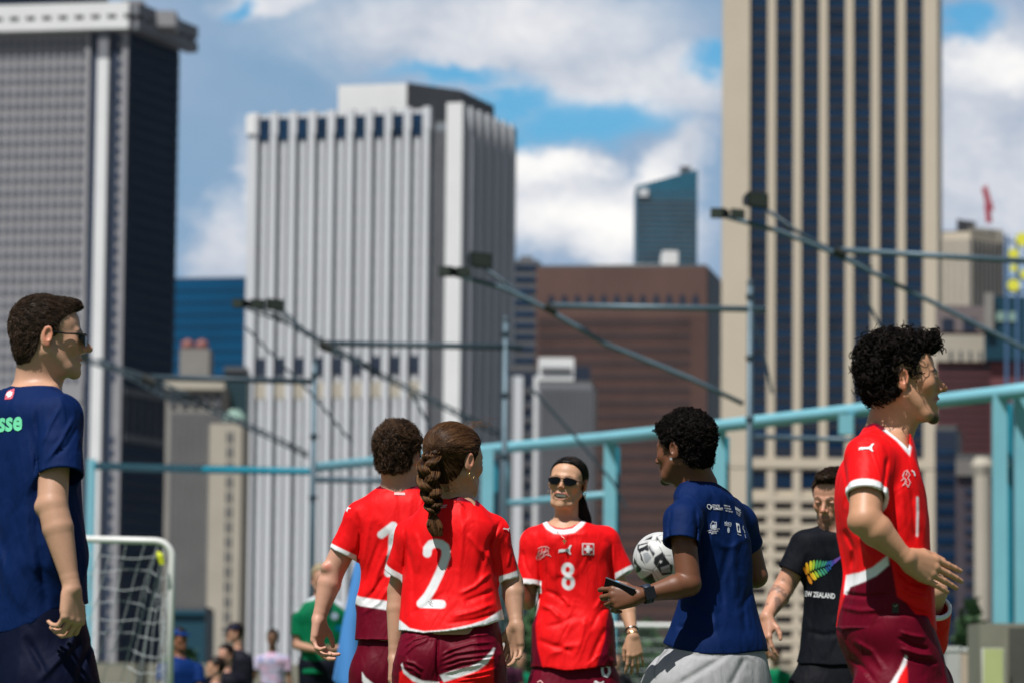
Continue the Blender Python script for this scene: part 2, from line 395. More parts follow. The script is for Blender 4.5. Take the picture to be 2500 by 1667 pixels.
# ---- 6: brown brick tower
D = 700.0
A = plan(1300, D+4); B = plan(1722, D); Cc = plan(1758, D+26)
root, f1, f2 = tower('brick_tower', 'wide brown brick tower with a row of dark arches under its top', A, B, Cc, zz(648, D), M['brick'])
for i in range(12): 
    ua = f1.u(1338+i*32.3); zc = zz(738, D); mb = MB(); w2 = 8*D/F_PX/1.0
    pts = [(ua-w2*.5, zc), (ua+w2*.5, zc)] ; f1.box(mb, ua-.62, ua+.62, zz(743, D), zz(722, D), .0, .12)
    for k in range(4): f1.box(mb, ua-.62+.13*(k+1), ua+.62-.13*(k+1), zz(722-k*2.5, D), zz(719.5-k*2.5, D), .0, .12)
    mb.build('arch', M['navy'], root)
for i in range(26):
    f1.part('window_band', M['brickd'], root, .6, f1.L-3.2, zz(793+i*32.6, D), zz(775+i*32.6, D), .0, .12)
mb = MB()
for i in range(53): f1.box(mb, .4+i*f1.L/54, .4+i*f1.L/54+.18, 0, zz(765, D), .0, .2)
mb.build('brick_piers', M['brick'], root)
f2.part('shade_wall', M['navy'], root, .3, f2.L, 0, zz(655, D), .0, .2)  # shade of the brick tower's right face put in as navy colour
mb = MB(); p0, p1 = plan(1500, D+10), plan(1610, D+10); mb.prism([p0, p1, p1+(0, 9), p0+(0, 9)], zz(660, D), zz(628, D)); 
p0, p1 = plan(1610, D+10), plan(1650, D+10); mb.prism([p0+(.1, 0), p1, p1+(0, 9), p0+(.1, 9)], zz(660, D), zz(594, D)); mb.build('roof_plant', M['white2'], root)
mb = MB(); p0, p1 = plan(1430, D+10), plan(1499, D+10); mb.prism([p0, p1, p1+(0, 9), p0+(0, 9)], zz(660, D), zz(640, D)); mb.build('roof_step', M['white'], root)
# ---- glass tower behind with a sloping top
D = 1150.0
p0, p1 = plan(1545, D), plan(1697, D); z0a, z1a = zz(452, D), zz(410, D)
root = thing('glass_tower', (p0[0], D, 0), 'teal glass tower with slanted top rising behind the brown brick tower', 'building')
mb = MB(); dd = 20
mb.quadbox([(p0[0], D, 0), (p1[0], D, 0), (p1[0], D+dd, 0), (p0[0], D+dd, 0), (p0[0], D, z0a), (p1[0], D, z1a), (p1[0], D+dd, z1a), (p0[0], D+dd, z0a)])
mb.build('wall', M['glass2'], root)
fg = Face(p0, p1)
mb = MB(); 
for i in range(26): fg.box(mb, .4, fg.L-.4, zz(490+i*13, D), zz(487+i*13, D), .0, .25)
for i in range(9): fg.box(mb, i*fg.L/9+.2, i*fg.L/9+.5, 0, z0a-1, .0, .4)
mb.build('mullions', M['dgrey'], root)
mb = MB(); q0, q1 = plan(1655, D+4), plan(1680, D+4); mb.prism([q0, q1, q1+(0, 5), q0+(0, 5)], z1a-8, zz(398, D)); mb.build('roof_plant', M['dgrey'], root)
fg.part('roof_sign_panel', M['white'], root, fg.u(1552), fg.u(1575), zz(478, D), zz(458, D), .3, .8)

# ---- 7: stepped grey buildings in the middle
D = 520.0
A = plan(1306, D); B = plan(1440, D); Cc = plan(1452, D+14)
root, f1, f2 = tower('office_block', 'plain grey mid-rise block with a white stepped roof in front of the brown brick tower', A, B, Cc, zz(935, D), M['lgrey'])
mb = MB(); p0, p1 = plan(1308, D+2), plan(1395, D+2); mb.prism([p0, p1, p1+(0, 8), p0+(0, 8)], zz(936, D), zz(868, D)); mb.build('roof_storey', M['white2'], root)
f1.part('roof_window', M['dgrey'], root, .5, 4.8, zz(905, D), zz(893, D), -1.9, -1.7)
mb = MB(); p0, p1 = plan(1396, D+2), plan(1436, D+2); mb.prism([p0, p1, p1+(0, 8), p0+(0, 8)], zz(936, D), zz(890, D)); mb.build('plant_room', M['navy'], root)
mb = MB()
for i in range(14): f1.box(mb, .5+i*f1.L/14, .75+i*f1.L/14, 0, zz(945, D), .0, .25)
mb.build('facade_ribs', M['dgrey'], root)
D = 545.0
A = plan(1228, D); B = plan(1306, D); Cc = plan(1320, D+14)
root, f1, f2 = tower('office_block', 'narrow block of tall white and dark stripes beside the white tower', A, B, Cc, zz(905, D), M['navy'])
for a_, b_, m_ in ((1246, 1270, 'white'), (1296, 1318, 'white2'), (1230, 1240, 'lgrey')): f1.part('white_stripe', M[m_], root, f1.u(a_), f1.u(b_), 0, zz(918, D), .0, .8)
for i in range(10): f1.part('window', M['dgrey'], root, f1.u(1273), f1.u(1292), zz(960+i*36, D), zz(945+i*36, D), .0, .2)

# ---- 8: tan and navy striped tower on the right
D = 600.0
A = plan(1757, D); B = plan(2290, D); Cc = plan(2302, D+60)
root, f1, f2 = tower('office_tower', 'tan and dark striped skyscraper running out of the top of the frame on the right', A, B, Cc, zz(-260, D), M['tan'])
zb = zz(1108, D); fh = 15.2*D/F_PX
sp = mat('dark_spandrel', (.022, .026, .038), .35, noise=(.25, .4))
for i in range(7):
    xa = 1829+i*64.2; u0, u1 = f1.u(xa-4), f1.u(xa+40)
    f1.part('glass_strip', M['glass'], root, u0, u1, zb, zz(-250, D), .0, .10)
    mb = MB(); z = zb+.5
    while z < zz(-250, D): f1.box(mb, u0, u1, z, z+fh*.9, .10, .16); z += fh*2
    mb.build('spandrels', sp, root)
    for (pya, pyb) in [(1186, 1141)]+[(1228+j*34.7+7, 1228+j*34.7-7) for j in range(11)]:
        f1.part('window', M['glass'] if pya == 1186 else sp, root, u0-.05, u1+.05, zz(pya, D), zz(pyb, D), .0, .12)
for i in range(8):
    xa = 1829+i*64.2; f1.part('pier', M['tan'], root, f1.u(xa-24.0) if i else 0.0, f1.u(xa-4.2) if i < 7 else f1.L, 0, zz(-250, D), .0, .55 if 0 < i < 7 else .7)
for j in range(12):
    f1.part('belt', M['tan'], root, .2, f1.L-.2, zz(1212+j*34.7+6, D), zz(1212+j*34.7-9, D), .12, .62)
f1.part('belt', M['tan'], root, .2, f1.L-.2, zz(1135, D), zz(1112, D), .16, .8)

# ---- 9: right hand cluster
D = 1250.0
A = plan(2255, D); B = plan(2372, D-5); Cc = plan(2455, D+10)
root, f1, f2 = tower('office_tower', 'distant cream stepped tower with a red crane on its roof at the right edge', A, B, Cc, zz(560, D), M['tan'])
for f_, n_ in ((f1, 7), (f2, 8)):
    mb = MB()
    for i in range(n_): f_.box(mb, 1+i*f_.L/n_, 2.1+i*f_.L/n_, zz(1000, D), zz(578, D), .0, .3)
    mb.build('window_strips', M['greyst'] if f_ is f1 else M['dgrey'], root)
mb = MB(); mb.prism([plan(2368, D+1), plan(2450, D+8), plan(2455, D+25), plan(2372, D+25)], zz(575, D), zz(543, D)); mb.build('upper_storey', M['cream'], root)
mb = MB(); mb.prism([plan(2338, D+1), plan(2385, D+8), plan(2385, D+25), plan(2340, D+25)], zz(560, D), zz(524, D)); mb.build('roof_plant', M['dgrey'], root)
p = at(2415, 545, D+5); q = at(2402, 458, D+5)
cr = thing('tower_crane', (p[0], p[1], p[2]), 'small red crane standing on the distant cream tower roof', 'crane')
rm = mat('crane_red', (.42, .05, .08), .5)
mb = MB()
mb.tube([p, at(2410, 500, D+5)], 1.0, 4); mb.build('mast', rm, cr)
mb = MB()
for o_ in (-.9, .9): mb.tube([at(2418, 515, D+5)+(o_, 0, 0), q+(o_*.3, 0, 0)], .45, 4)
for k in range(7):
    t0 = k/7; a_ = at(2418, 515, D+5)*(1-t0)+q*t0; mb.tube([a_+(-.9, 0, 0), a_+(.9, 0, 2)], .3, 4)
mb.build('jib', rm, cr)
D = 480.0
A = plan(2285, D); B = plan(2620, D); Cc = plan(2640, D+20)
root, f1, f2 = tower('brick_tower', 'dark red brick tower with tan arcaded upper band at the right edge', A, B, Cc, zz(745, D), M['redbrick'])
f1.part('tan_band', M['cream'], root, 0, f1.L, zz(872, D), zz(808, D), .0, .5)
f1.part('attic', mat('purple_stone', (.17, .14, .14), .8), root, 0, f1.u(2420), zz(800, D), zz(738, D), .0, .35)
for i in range(7): f1.part('arch_window', M['dgrey'], root, f1.u(2318+i*24), f1.u(2325+i*24), zz(868, D), zz(846, D), .5, .6)
for a_, b_ in ((2300, 2330), (2352, 2384)): f1.part('attic_window', M['navy'], root, f1.u(a_), f1.u(b_), zz(800, D), zz(768, D), .35, .45)
for i in range(13): f1.part('window_band', M['brickd'], root, .3, f1.L-.3, zz(893+i*17, D), zz(887+i*17, D), .0, .12)
for i in range(26): pass
mb = MB(); mb.prism([plan(2405, D-14), plan(2640, D-14), plan(2640, D-2), plan(2405, D-2)], zz(870, D-14)+.2, zz(712, D-14)); 
blk = thing('rooftop_building', (float(plan(2405, D-14)[0]), D-14, 0), 'dark teal rooftop block just above the tan band at the right edge', 'building')
mb.build('wall', mat('teal_block', (.0, .035, .06), .5), blk)
fb = Face(plan(2405, D-14), plan(2640, D-14)); fb.part('window_band', M['copper'], blk, fb.u(2432), fb.u(2488), zz(800, D), zz(778, D), .0, .2)
fb.part('pier', M['greyst'], blk, fb.u(2404), fb.u(2426), zz(822, D), zz(735, D), .2, .9)
mb = MB(); mb.prism([plan(2420, D-13), plan(2640, D-13), plan(2640, D-3), plan(2420, D-3)], 0, zz(870, D-14)); mb.build('base', M['redbrick'], blk)
# yellow disc sign frame
D = 420.0
a0 = at(2462, 715, D); sg = thing('sign_frame', (a0[0], a0[1], 0), 'blue lattice frame carrying yellow round discs at the upper right edge', 'sign')
mb = MB()
for xx in (2458, 2484, 2508, 2535): mb.tube([at(xx, 1000, D), at(xx, 575, D)], .22, 6)
for yy in (590, 640, 680, 712): mb.tube([at(2455, yy, D), at(2540, yy, D)], .2, 6)
mb.build('frame', mat('frame_blue', (.06, .13, .25), .5), sg)
ym = mat('disc_yellow', (.72, .70, .06), .6)
for xx, yy, rr in ((2475, 620, 13), (2475, 697, 15), (2497, 585, 17), (2503, 670, 12), (2475, 655, 9), (2520, 630, 14)):
    c = at(xx, yy, D-.4); r_ = rr*D/F_PX; mb = MB(); mb.tube([c, c+(0, .25, 0)], r_, 20); mb.build('disc', ym, sg)
# dark buildings lower right
D = 380.0
A = plan(2283, D); B = plan(2336, D); Cc = plan(2350, D+10)
root, f1, f2 = tower('office_block', 'narrow near-black navy block right beside the tan striped skyscraper', A, B, Cc, zz(1040, D), M['navy'])
for i in range(12): f1.part('window_band', M['glass'], root, .2, f1.L-.2, zz(1100+i*36, D), zz(1085+i*36, D), .0, .1)
D = 370.0
A = plan(2334, D); B = plan(2560, D); Cc = plan(2570, D+10)
root, f1, f2 = tower('office_block', 'dark plum block with rows of navy windows left of the tall teal columns', A, B, Cc, zz(1110, D), mat('plum_wall', (.058, .045, .06), .7, noise=(.3, .2)))
for i in range(12): f1.part('window_band', M['navy'], root, f1.u(2356), f1.u(2404), zz(1164+i*32, D), zz(1148+i*32, D), .0, .15)
f1.part('cornice', mat('stone_plum', (.16, .15, .14), .8), root, 0, f1.L, zz(1150, D), zz(1112, D), .0, .5)
mb = MB(); p0 = at(2398, 1110, 360); 
st = thing('roof_turret', (p0[0], p0[1], 0), 'weathered cream stone turret just left of the tall teal columns', 'turret')
mb.tube([(p0[0], 360, 0), (p0[0], 360, zz(1150, 360)), (p0[0], 360, zz(1125, 360)), (p0[0], 360, zz(1104, 360))], [.8, .8, 1.1, .7], 8); mb.build('shaft', M['cream'], st)
# ================================================================== FIELD: masts, teal frame, goals, low wall
galv = mat('galvanised', (.085, .135, .17), .5, .25, noise=(3, .2)); galv2 = mat('galvanised_dark', (.035, .06, .08), .55, .2, noise=(3, .25))
teal = mat('teal_paint', (.19, .46, .545), .5, noise=(1.2, .10)); teal2 = mat('teal_paint_deep', (.0, .21, .30), .55, noise=(1, .15))
blk = mat('lamp_black', (.006, .009, .008), .5); lens = mat('lamp_glass', (.03, .038, .03), .3)
def px2m(w_, D): return w_*D/F_PX
def flood(root, px, py, D, yaw, s_=1.0):
    c = at(px, py, D); w2 = px2m(25, D)*s_; h2 = px2m(17, D)*s_; d2 = px2m(24, D)*s_
    ca, sa = math.cos(yaw), math.sin(yaw)
    def P(x, y, z): return (c[0]+x*ca-y*sa, c[1]+x*sa+y*ca, c[2]+z)
    mb = MB()
    mb.quadbox([P(-w2, -d2, -h2*.9), P(w2*.8, -d2, -h2*1.1), P(w2*.55, d2, -h2*.45), P(-w2*.6, d2, -h2*.35), P(-w2, -d2, h2*.9), P(w2*.8, -d2, h2*.75), P(w2*.55, d2, h2*.55), P(-w2*.6, d2, h2*.6)])
    h = mb.build('lamp_head', blk, root)
    mb = MB(); mb.quadbox([P(-w2*.85, -d2-.03, -h2*.7), P(w2*.65, -d2-.03, -h2*.85), P(w2*.65, -d2-.004, -h2*.85), P(-w2*.85, -d2-.004, -h2*.7), P(-w2*.85, -d2-.03, h2*.7), P(w2*.65, -d2-.03, h2*.55), P(w2*.65, -d2-.004, h2*.55), P(-w2*.85, -d2-.004, h2*.7)])
    mb.build('lens', lens, h)
def mast(D, post, bar, strut, lamps, lbl, wob=0.0, col=galv, lattice=False):
    p = at(post[0], 1690, D); root = thing('floodlight_mast', (p[0], p[1], 0), lbl, 'floodlight', 'floodlight masts with slanting arms')
    top = at(post[0], post[1], D); ru = px2m(1, D)
    mb = MB(); mb.tube([(p[0], p[1], 0), (p[0], p[1], top[2])], [ru*9, ru*7.5], 10); mb.build('post', galv, root, True)
    for k in range(3):
        mb = MB(); zc = top[2]-ru*(40+150*k); mb.tube([(p[0], p[1], zc), (p[0], p[1], zc+ru*10)], ru*11, 10); mb.build('clamp', galv2, root)
    mb = MB(); mb.tube([(p[0], p[1], top[2]-ru*2), (p[0], p[1], top[2]+ru*9)], [ru*10, ru*5], 10); mb.build('post_cap', galv2, root)
    a, b = at(bar[0], bar[1], D), at(bar[2], bar[3], D)
    mb = MB(); mb.tube([a, b], ru*7.5, 10); mb.build('crossbar', col, root, True)
    for s_, dd in ((0, 0.0), (1, .45)):
        pts = [at(x, y, D+dd+.22) for x, y in strut[s_]]
        mb = MB()
        if lattice:
            L_ = [0]+list(np.cumsum([np.linalg.norm(pts[i+1]-pts[i]) for i in range(len(pts)-1)])); nn = int(L_[-1]/(ru*20)); q = [np.array([np.interp(t, L_, [p_[a_] for p_ in pts]) for a_ in range(3)]) for t in np.linspace(0, L_[-1], nn+1)]
            o_ = np.array([0, 0, ru*6.0]); mb.tube([p_+o_ for p_ in pts], ru*2.6, 6); mb.tube([p_-o_ for p_ in pts], ru*2.6, 6)
            for i in range(nn): s2 = 1 if i % 2 else -1; mb.tube([q[i]-o_*s2, q[i+1]+o_*s2], ru*2.3, 5)
        else: mb.tube(pts, ru*(6 if s_ == 0 else 5), 8)
        mb.build('strut', galv2 if s_ else col, root, True)
    mb = MB(); j = at(bar[0], bar[1]+6, D-.1); mb.tube([j+(-ru*14, 0, ru*6), j+(ru*16, 0, -ru*8)], ru*12, 8); mb.build('bracket', blk, root)
    for (lx, ly, yw, sc) in lamps: flood(root, lx, ly, D, yw, sc)
mast(50, (2590, 560), (2050, 611, 2620, 645), ([(1775, 530), (1905, 566), (2035, 618), (2200, 700), (2500, 850), (2590, 900)], [(1868, 510), (1960, 575), (2050, 622), (2130, 655)]),
     [(1762, 522, -.5, .85), (1842, 492, .35, 1.25), (1800, 524, .1, .8)], 'floodlight mast with the highest pair of black lamps, in front of the striped tower')
mast(55, (1828, 690), (1345, 747, 1872, 756), ([(1100, 668), (1230, 704), (1330, 752), (1480, 840), (1690, 925), (1815, 985)], [(1180, 652), (1260, 712), (1350, 765), (1440, 812)]),
     [(1098, 664, -.5, .85), (1168, 638, .35, 1.25), (1132, 666, .1, .8)], 'floodlight mast whose black lamps hang before the right side of the white ribbed tower')
mast(62, (1226, 780), (795, 838, 1275, 848), ([(600, 748), (700, 785), (795, 840), (930, 915), (1050, 975), (1222, 1060)], [(680, 752), (740, 808), (820, 858), (900, 895)]),
     [(593, 742, -.5, .75), (668, 746, .35, .95), (630, 744, .1, .8)], 'floodlight mast whose small black lamps sit at the left edge of the white ribbed tower', col=galv2, lattice=True)
mast(70, (757, 880), (362, 920, 770, 931), ([(180, 868), (262, 894), (372, 925), (520, 1000), (640, 1055), (752, 1110)], [(240, 880), (330, 925), (400, 965), (470, 985)]),
     [(150, 868, -.5, .7), (196, 872, .35, .8)], 'floodlight mast furthest left, its arm running behind the man in the navy shirt', col=galv2, lattice=True)

# teal steel frame along the pier
fr = thing('steel_frame', tuple(at(1222, 1690, 60)), 'pale teal steel frame of long beams and columns rising to the right behind the players', 'frame')
def beam(pts, r0, r1, name='beam', m_=teal, flat=False):
    mb = MB(); P = [at(x, y, D) for x, y, D in pts]; mb.tube(P, list(np.linspace(r0, r1, len(P))), 10); return mb.build(name, m_, fr, True)
beam([(2560, 944, 52), (2440, 960, 53), (2100, 1000, 56), (1750, 1040, 60), (1480, 1068, 64), (1235, 1092, 68), (765, 1141, 76)], px2m(19, 52), px2m(12, 76))
beam([(768, 1150, 77), (500, 1146, 82), (232, 1137, 86)], px2m(9, 77), px2m(9, 86), m_=teal2)
mb = MB()
for k in range(40):     # scallops of netting laced along the thin left beam
    c = at(240+k*13.2, 1128+k*.33, 82); mb.tube([c, c+(.05, 0, -.14)], .05, 6)
mb.build('net_lacing', galv2, fr)
def col(x, ya, D, w_, name='column', m_=teal, yb=None):
    a, b = at(x, ya, D), at(x, 1690 if yb is None else yb, D); hw = px2m(w_/2, D); zb_ = 0 if yb is None else b[2]
    mb = MB(); mb.box((a[0]-hw, D-hw, zb_), (a[0]+hw, D+hw, a[2])); o = mb.build(name, m_, fr)
for x, ya, D, w_ in ((1190, 1098, 68, 30), (1490, 1072, 64, 30), (1755, 1046, 60, 34), (2440, 965, 53, 34), (2500, 965, 53, 50)): col(x, ya, D, w_)
for x, ya, D, w_ in ((1211, 1120, 68.2, 10), (1509, 1090, 64.2, 8), (1776, 1066, 60.2, 10), (2465, 985, 53.4, 16)): col(x, ya, D+.3, w_, 'column_flange', teal2)
col(2065, 1012, 56, 34, 'hanging_bracket', teal, 1060)
beam([(1236, 1228, 68), (1490, 1206, 64.5)], px2m(8, 68), px2m(9, 64), 'lower_rail')
beam([(1236, 1120, 68), (1236, 1228, 68)], px2m(7, 68), px2m(7, 68), 'lower_rail')
beam([(1845, 1065, 62), (2080, 1073, 60)], px2m(6, 62), px2m(6, 60), 'thin_rail', galv)
beam([(2462, 1130, 53.3), (2560, 1128, 53.3)], px2m(10, 53), px2m(10, 53), 'lower_rail')
col(224, 1120, 86, 20, 'column', teal)
beam([(770, 1170, 77), (935, 1172, 76)], px2m(8, 77), px2m(8, 76), 'thin_rail', galv)
for k, (pts, D) in enumerate((([(1300, 950), (1400, 1060), (1500, 1180), (1530, 1240)], 58), ([(2110, 720), (2150, 800), (2230, 900)], 52), ([(600, 800), (760, 960), (860, 1080)], 66), ([(1830, 760), (1865, 860), (1885, 960)], 55), ([(1005, 960), (1060, 1060), (1120, 1140)], 62))):
    mb = MB(); mb.tube([at(x, y, D) for x, y in pts], .022, 5); o = mb.build('cable', galv2); tag(o, ['thin dark stay cable crossing before the grey mid-rise block', 'thin dark stay cable right of the highest floodlights, before the striped tower', 'thin dark stay cable slanting down over the left part of the white ribbed tower', 'thin dark stay cable hanging beside the post by the striped tower', 'short dark stay cable right above the two red-shirted players with backs turned'][k], 'cable', 'stay cables')
    WORLD[o.name] = (0, 0, 0)

# goals
wt = mat('white_paint', (.72, .72, .70), .4); netm = mat('net_cord', (.50, .53, .55), .8)
D = 30.0
tr = at(421, 1320, D); tl = at(90, 1312, D); g0 = (tr[0], D, 0)
goal = thing('football_goal', g0, 'white football goal with rounded corner and drooping net beside the man in the navy shirt', 'goal')
rt = .028
mb = MB()
arc = [np.array([tr[0]-.14+.14*math.sin(t), D, tr[2]-.14+.14*math.cos(t)]) for t in np.linspace(0, math.pi/2, 7)]
mb.tube([tl]+arc+[(tr[0], D, 0)], rt, 12); mb.build('goal_frame', wt, goal, True)
# net: right side panel and back panel hanging from the bar, receding up and left
bdir = np.array([-.66, .75, 0]); H = tr[2]
def backx(z): return .25+1.15*(1-z/H)      # depth of the net at height z
mb = MB(); nr = .0033
zs = np.arange(.05, H-.02, .127)
def jit(k): return .017*math.sin(k*12.9898)+.010*math.sin(k*2.3)
for i, z in enumerate(zs):
    d = backx(z); c0 = np.array([tr[0], D, z]); c1 = c0+bdir*d*.75
    side = [c0+(c1-c0)*t+(0, 0, -.05*math.sin(math.pi*t)+jit(i*3+t*9)) for t in np.linspace(0, 1, 7)]
    back = [c1+np.array([-2.3, 0, 0])*t+(0, 0, jit(i*7+t*31)*1.5) for t in np.linspace(0, 1, 14)]
    mb.tube(side+back[1:], nr, 5)
for j in range(20):     # vertical cords on the back panel
    x_ = -j*.122; mb.tube([np.array([tr[0]+x_, D, z])+bdir*backx(z)*.75+(jit(j*5+z*3), 0, 0) for z in np.linspace(.02, H-.03, 12)], nr, 5)
for j in range(1, 7):   # cords on the side panel
    t = j/7.0; mb.tube([np.array([tr[0], D, z])+bdir*backx(z)*.75*t+(jit(j*5+z*3), 0, 0) for z in np.linspace(.02, H-.05, 12)], nr, 5)
for j in range(5): mb.tube([np.array([tr[0]-.02, D, z])+(-.012*j+jit(j+z*5), .01*j, 0) for z in np.linspace(.1, 1.5, 16)], nr, 5)
mb.build('net', netm, goal)
c = at(394, 1362, 29.9); mb = MB(); mb.tube([c+(-.035, 0, .05), c+(-.01, 0, .02), c+(.01, 0, -.05)], [.014, .030, .022], 8); tag(mb.build('yellow_tag', mat('tag_yellow', (.62, .66, .02), .6), goal))
D = 62.0
a, b = at(1400, 1524, D), at(1655, 1514, D); g2 = thing('football_goal', (b[0], D, 0), 'distant white football goal between the woman with sunglasses and the man holding the ball', 'goal')
mb = MB(); mb.tube([(a[0], D, 0), (a[0], D, a[2]), (b[0], D, a[2]), (b[0], D, 0)], .06, 8); mb.build('goal_frame', wt, g2)
mb = MB()
for i in range(10):
    z = .1+i*.11*a[2]/1.2; mb.tube([(a[0], D+1-.04*i, z), (b[0], D+1-.04*i, z)], .006, 4)
for i in range(20):
    x_ = a[0]+(b[0]-a[0])*i/19; mb.tube([(x_, D+1.2, 0), (x_, D+.1, a[2])], .006, 4)
mb.build('net', netm, g2)

# low walls, blocks, bushes at the far side
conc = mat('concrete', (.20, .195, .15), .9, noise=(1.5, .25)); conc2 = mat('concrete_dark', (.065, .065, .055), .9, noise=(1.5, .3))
mb = MB(); a, b = at(150, 1640, 88), at(2700, 1622, 84); mb.quadbox([(a[0], 88, 0), (b[0], 84, 0), (b[0], 84.6, 0), (a[0], 88.6, 0), (a[0], 88, 1.35), (b[0], 84, 1.35), (b[0], 84.6, 1.35), (a[0], 88.6, 1.35)])
lw = mb.build('low_wall', conc); WORLD[lw.name] = (0, 0, 0); tag(lw, 'long low khaki concrete wall along the far side of the field', 'wall')
D = 45.0
a, b = at(2392, 1520, D), at(2640, 1520, D); blkr = thing('concrete_plinth', (a[0], D, 0), 'big dark concrete plinth under the tall teal columns at the right edge', 'plinth')
mb = MB(); mb.box((a[0], D, 0), (b[0], D+1.2, a[2])); mb.build('block', conc, blkr)
q = at(2462, 1530, D); mb = MB(); mb.box((q[0], D-.15, 0), (b[0], D-.01, a[2]-.05)); mb.build('dark_panel', conc2, blkr)  # darker concrete panel over the right part of the block
p0, p1 = at(2400, 1582, D-.3), at(2448, 1582, D-.3); sb = thing('barrier_panel', (p0[0], D-.3, 0), 'pale yellow-green panel leaning on the dark concrete plinth', 'panel')
mb = MB(); mb.box((p0[0], D-.34, 0), (p1[0], D-.28, p0[2])); mb.build('board', mat('pale_yellow', (.42, .46, .20), .7, noise=(3, .1)), sb)
mb = MB(); mb.tube([(p0[0], D-.31, 0), (p0[0], D-.31, p0[2]), (p1[0], D-.31, p1[2]), (p1[0], D-.31, 0)], .02, 6); mb.build('rim', wt, sb)
for k, (x0, x1, yt, c_) in enumerate(((2310, 2345, 1578, (.42, .42, .40)), (2346, 2388, 1580, (.46, .36, .28)))):
    D = 60.0; a, b = at(x0, yt, D), at(x1, yt, D); o = thing('storage_crate', (a[0], D, 0), ['pale grey crate behind the red shorts of the curly-haired man', 'pinkish tan crate beside the pale grey one near the plinth'][k], 'crate')
    mb = MB(); mb.box((a[0], D, 0), (b[0], D+.5, a[2]-.05)); mb.build('body', mat('crate_paint', c_, .7, noise=(4, .15)), o)
    mb = MB(); mb.box((a[0]-.02, D-.02, a[2]-.05), (b[0]+.02, D+.52, a[2])); mb.build('lid', wt, o)
leafm = mat('leaves', (.035, .09, .03), .8, noise=(6, .6))
rng = np.random.default_rng(5)
for k, (x0, x1, yt, D) in enumerate(((1240, 1340, 1500, 80), (1470, 1660, 1545, 82), (2335, 2400, 1505, 70), (1655, 1700, 1585, 80), (400, 500, 1600, 92))):
    a, b = at(x0, yt, D), at(x1, yt, D); n = 1500; cx = (a[0]+b[0])/2; hw = (b[0]-a[0])/2; h = a[2]
    o = thing('bush', (cx, D, 0), ['green bush behind the raised hand of the woman with the braid', 'green bush inside the frame of the distant white goal', 'dark green bush left of the concrete plinth', 'green bush right behind the grey sweatpants', 'dark bush behind the near goal post'][k], 'bush', 'bushes at the far side of the field')
    mb = MB()
    for i in range(5): mb.tube([(cx+(i-2)*.15, D, 0), (cx+(i-2)*hw*.35, D, h*.7)], [.04, .015], 5)
    mb.build('stems', mat('bark', (.09, .06, .04), .9) if k == 0 else bpy.data.materials['bark'], o)
    p = rng.normal(size=(n, 3)); p /= np.linalg.norm(p, axis=1)[:, None]; p *= rng.uniform(.55, 1.05, (n, 1))
    V_ = []; 
    for q in p:
        c = np.array([cx+q[0]*hw, D+q[1]*hw*.8, h*.52+q[2]*h*.5*(1+.2*math.sin(q[0]*7))]); u = rng.normal(size=3)*.09; v = rng.normal(size=3)*.09
        V_ += [c-u, c+v, c+u, c-v]
    mesh_obj('leaves', np.array(V_), np.arange(n*4).reshape(-1, 4), leafm, o)
# blue padded banner
p = at(815, 1690, 26); bl = thing('padded_post', (p[0], 26, 0), 'leaning blue padded post just behind the player with the number 1', 'post')
mb = MB(); mb.tube([at(838, 1720, 26), at(842, 1660, 26), at(862, 1520, 26), at(885, 1380, 26), at(905, 1270, 26)], [px2m(30, 26), px2m(30, 26), px2m(26, 26), px2m(20, 26), px2m(14, 26)], 14)
mb.build('pad', mat('pad_blue', (.06, .23, .56), .6, noise=(2.5, .25, (1, 1, .3))), bl, True)
mb = MB(); mb.tube([at(862, 1700, 26.2), at(880, 1560, 26.2), at(915, 1300, 26.2)], px2m(18, 26), 10); mb.build('pole', mat('pad_navy', (.01, .04, .10), .7), bl, True)
# ================================================================== SDF MODELLING (numpy surface nets)
def _bb(pts, r):
    p = np.array(pts, float).reshape(-1, 3); return p.min(0)-r, p.max(0)+r
def cone(a, b, r1, r2, flat=None):
    """tapered capsule; flat=(axis, factor): squeezed along axis by factor (>1 thinner)"""
    a = np.asarray(a, float); b = np.asarray(b, float); ab = b-a; L2 = max(ab@ab, 1e-12)
    if flat is not None:
        n = np.asarray(flat[0], float); n /= np.linalg.norm(n); fk = flat[1]-1
    def f(P):
        pa = P-a; t = np.clip(pa@ab/L2, 0, 1); q = pa-t[:, None]*ab
        if flat is not None: q = q+(q@n)[:, None]*n*fk
        return np.sqrt((q*q).sum(1))-(r1+(r2-r1)*t)
    lo, hi = _bb([a-r1, a+r1, b-r2, b+r2], 0); return (f, lo, hi)
def ball(c, r): return cone(c, np.asarray(c, float)+1e-6, r, r)
def ell(c, r, M=None):
    c = np.asarray(c, float); r = np.asarray(r, float); M = np.eye(3) if M is None else np.asarray(M)   # rows = local axes
    def f(P):
        q = (P-c) @ M.T; k0 = np.sqrt(((q/r)**2).sum(1)); k1 = np.sqrt(((q/r**2)**2).sum(1)); return k0*(k0-1)/np.maximum(k1, 1e-9)
    R_ = r.max(); return (f, c-R_, c+R_)
def smin(a, b, k):
    if k <= 0: return np.minimum(a, b)
    h = np.clip(.5+.5*(b-a)/k, 0, 1); return b+(a-b)*h-k*h*(1-h)
def smax(a, b, k): return -smin(-a, -b, k)
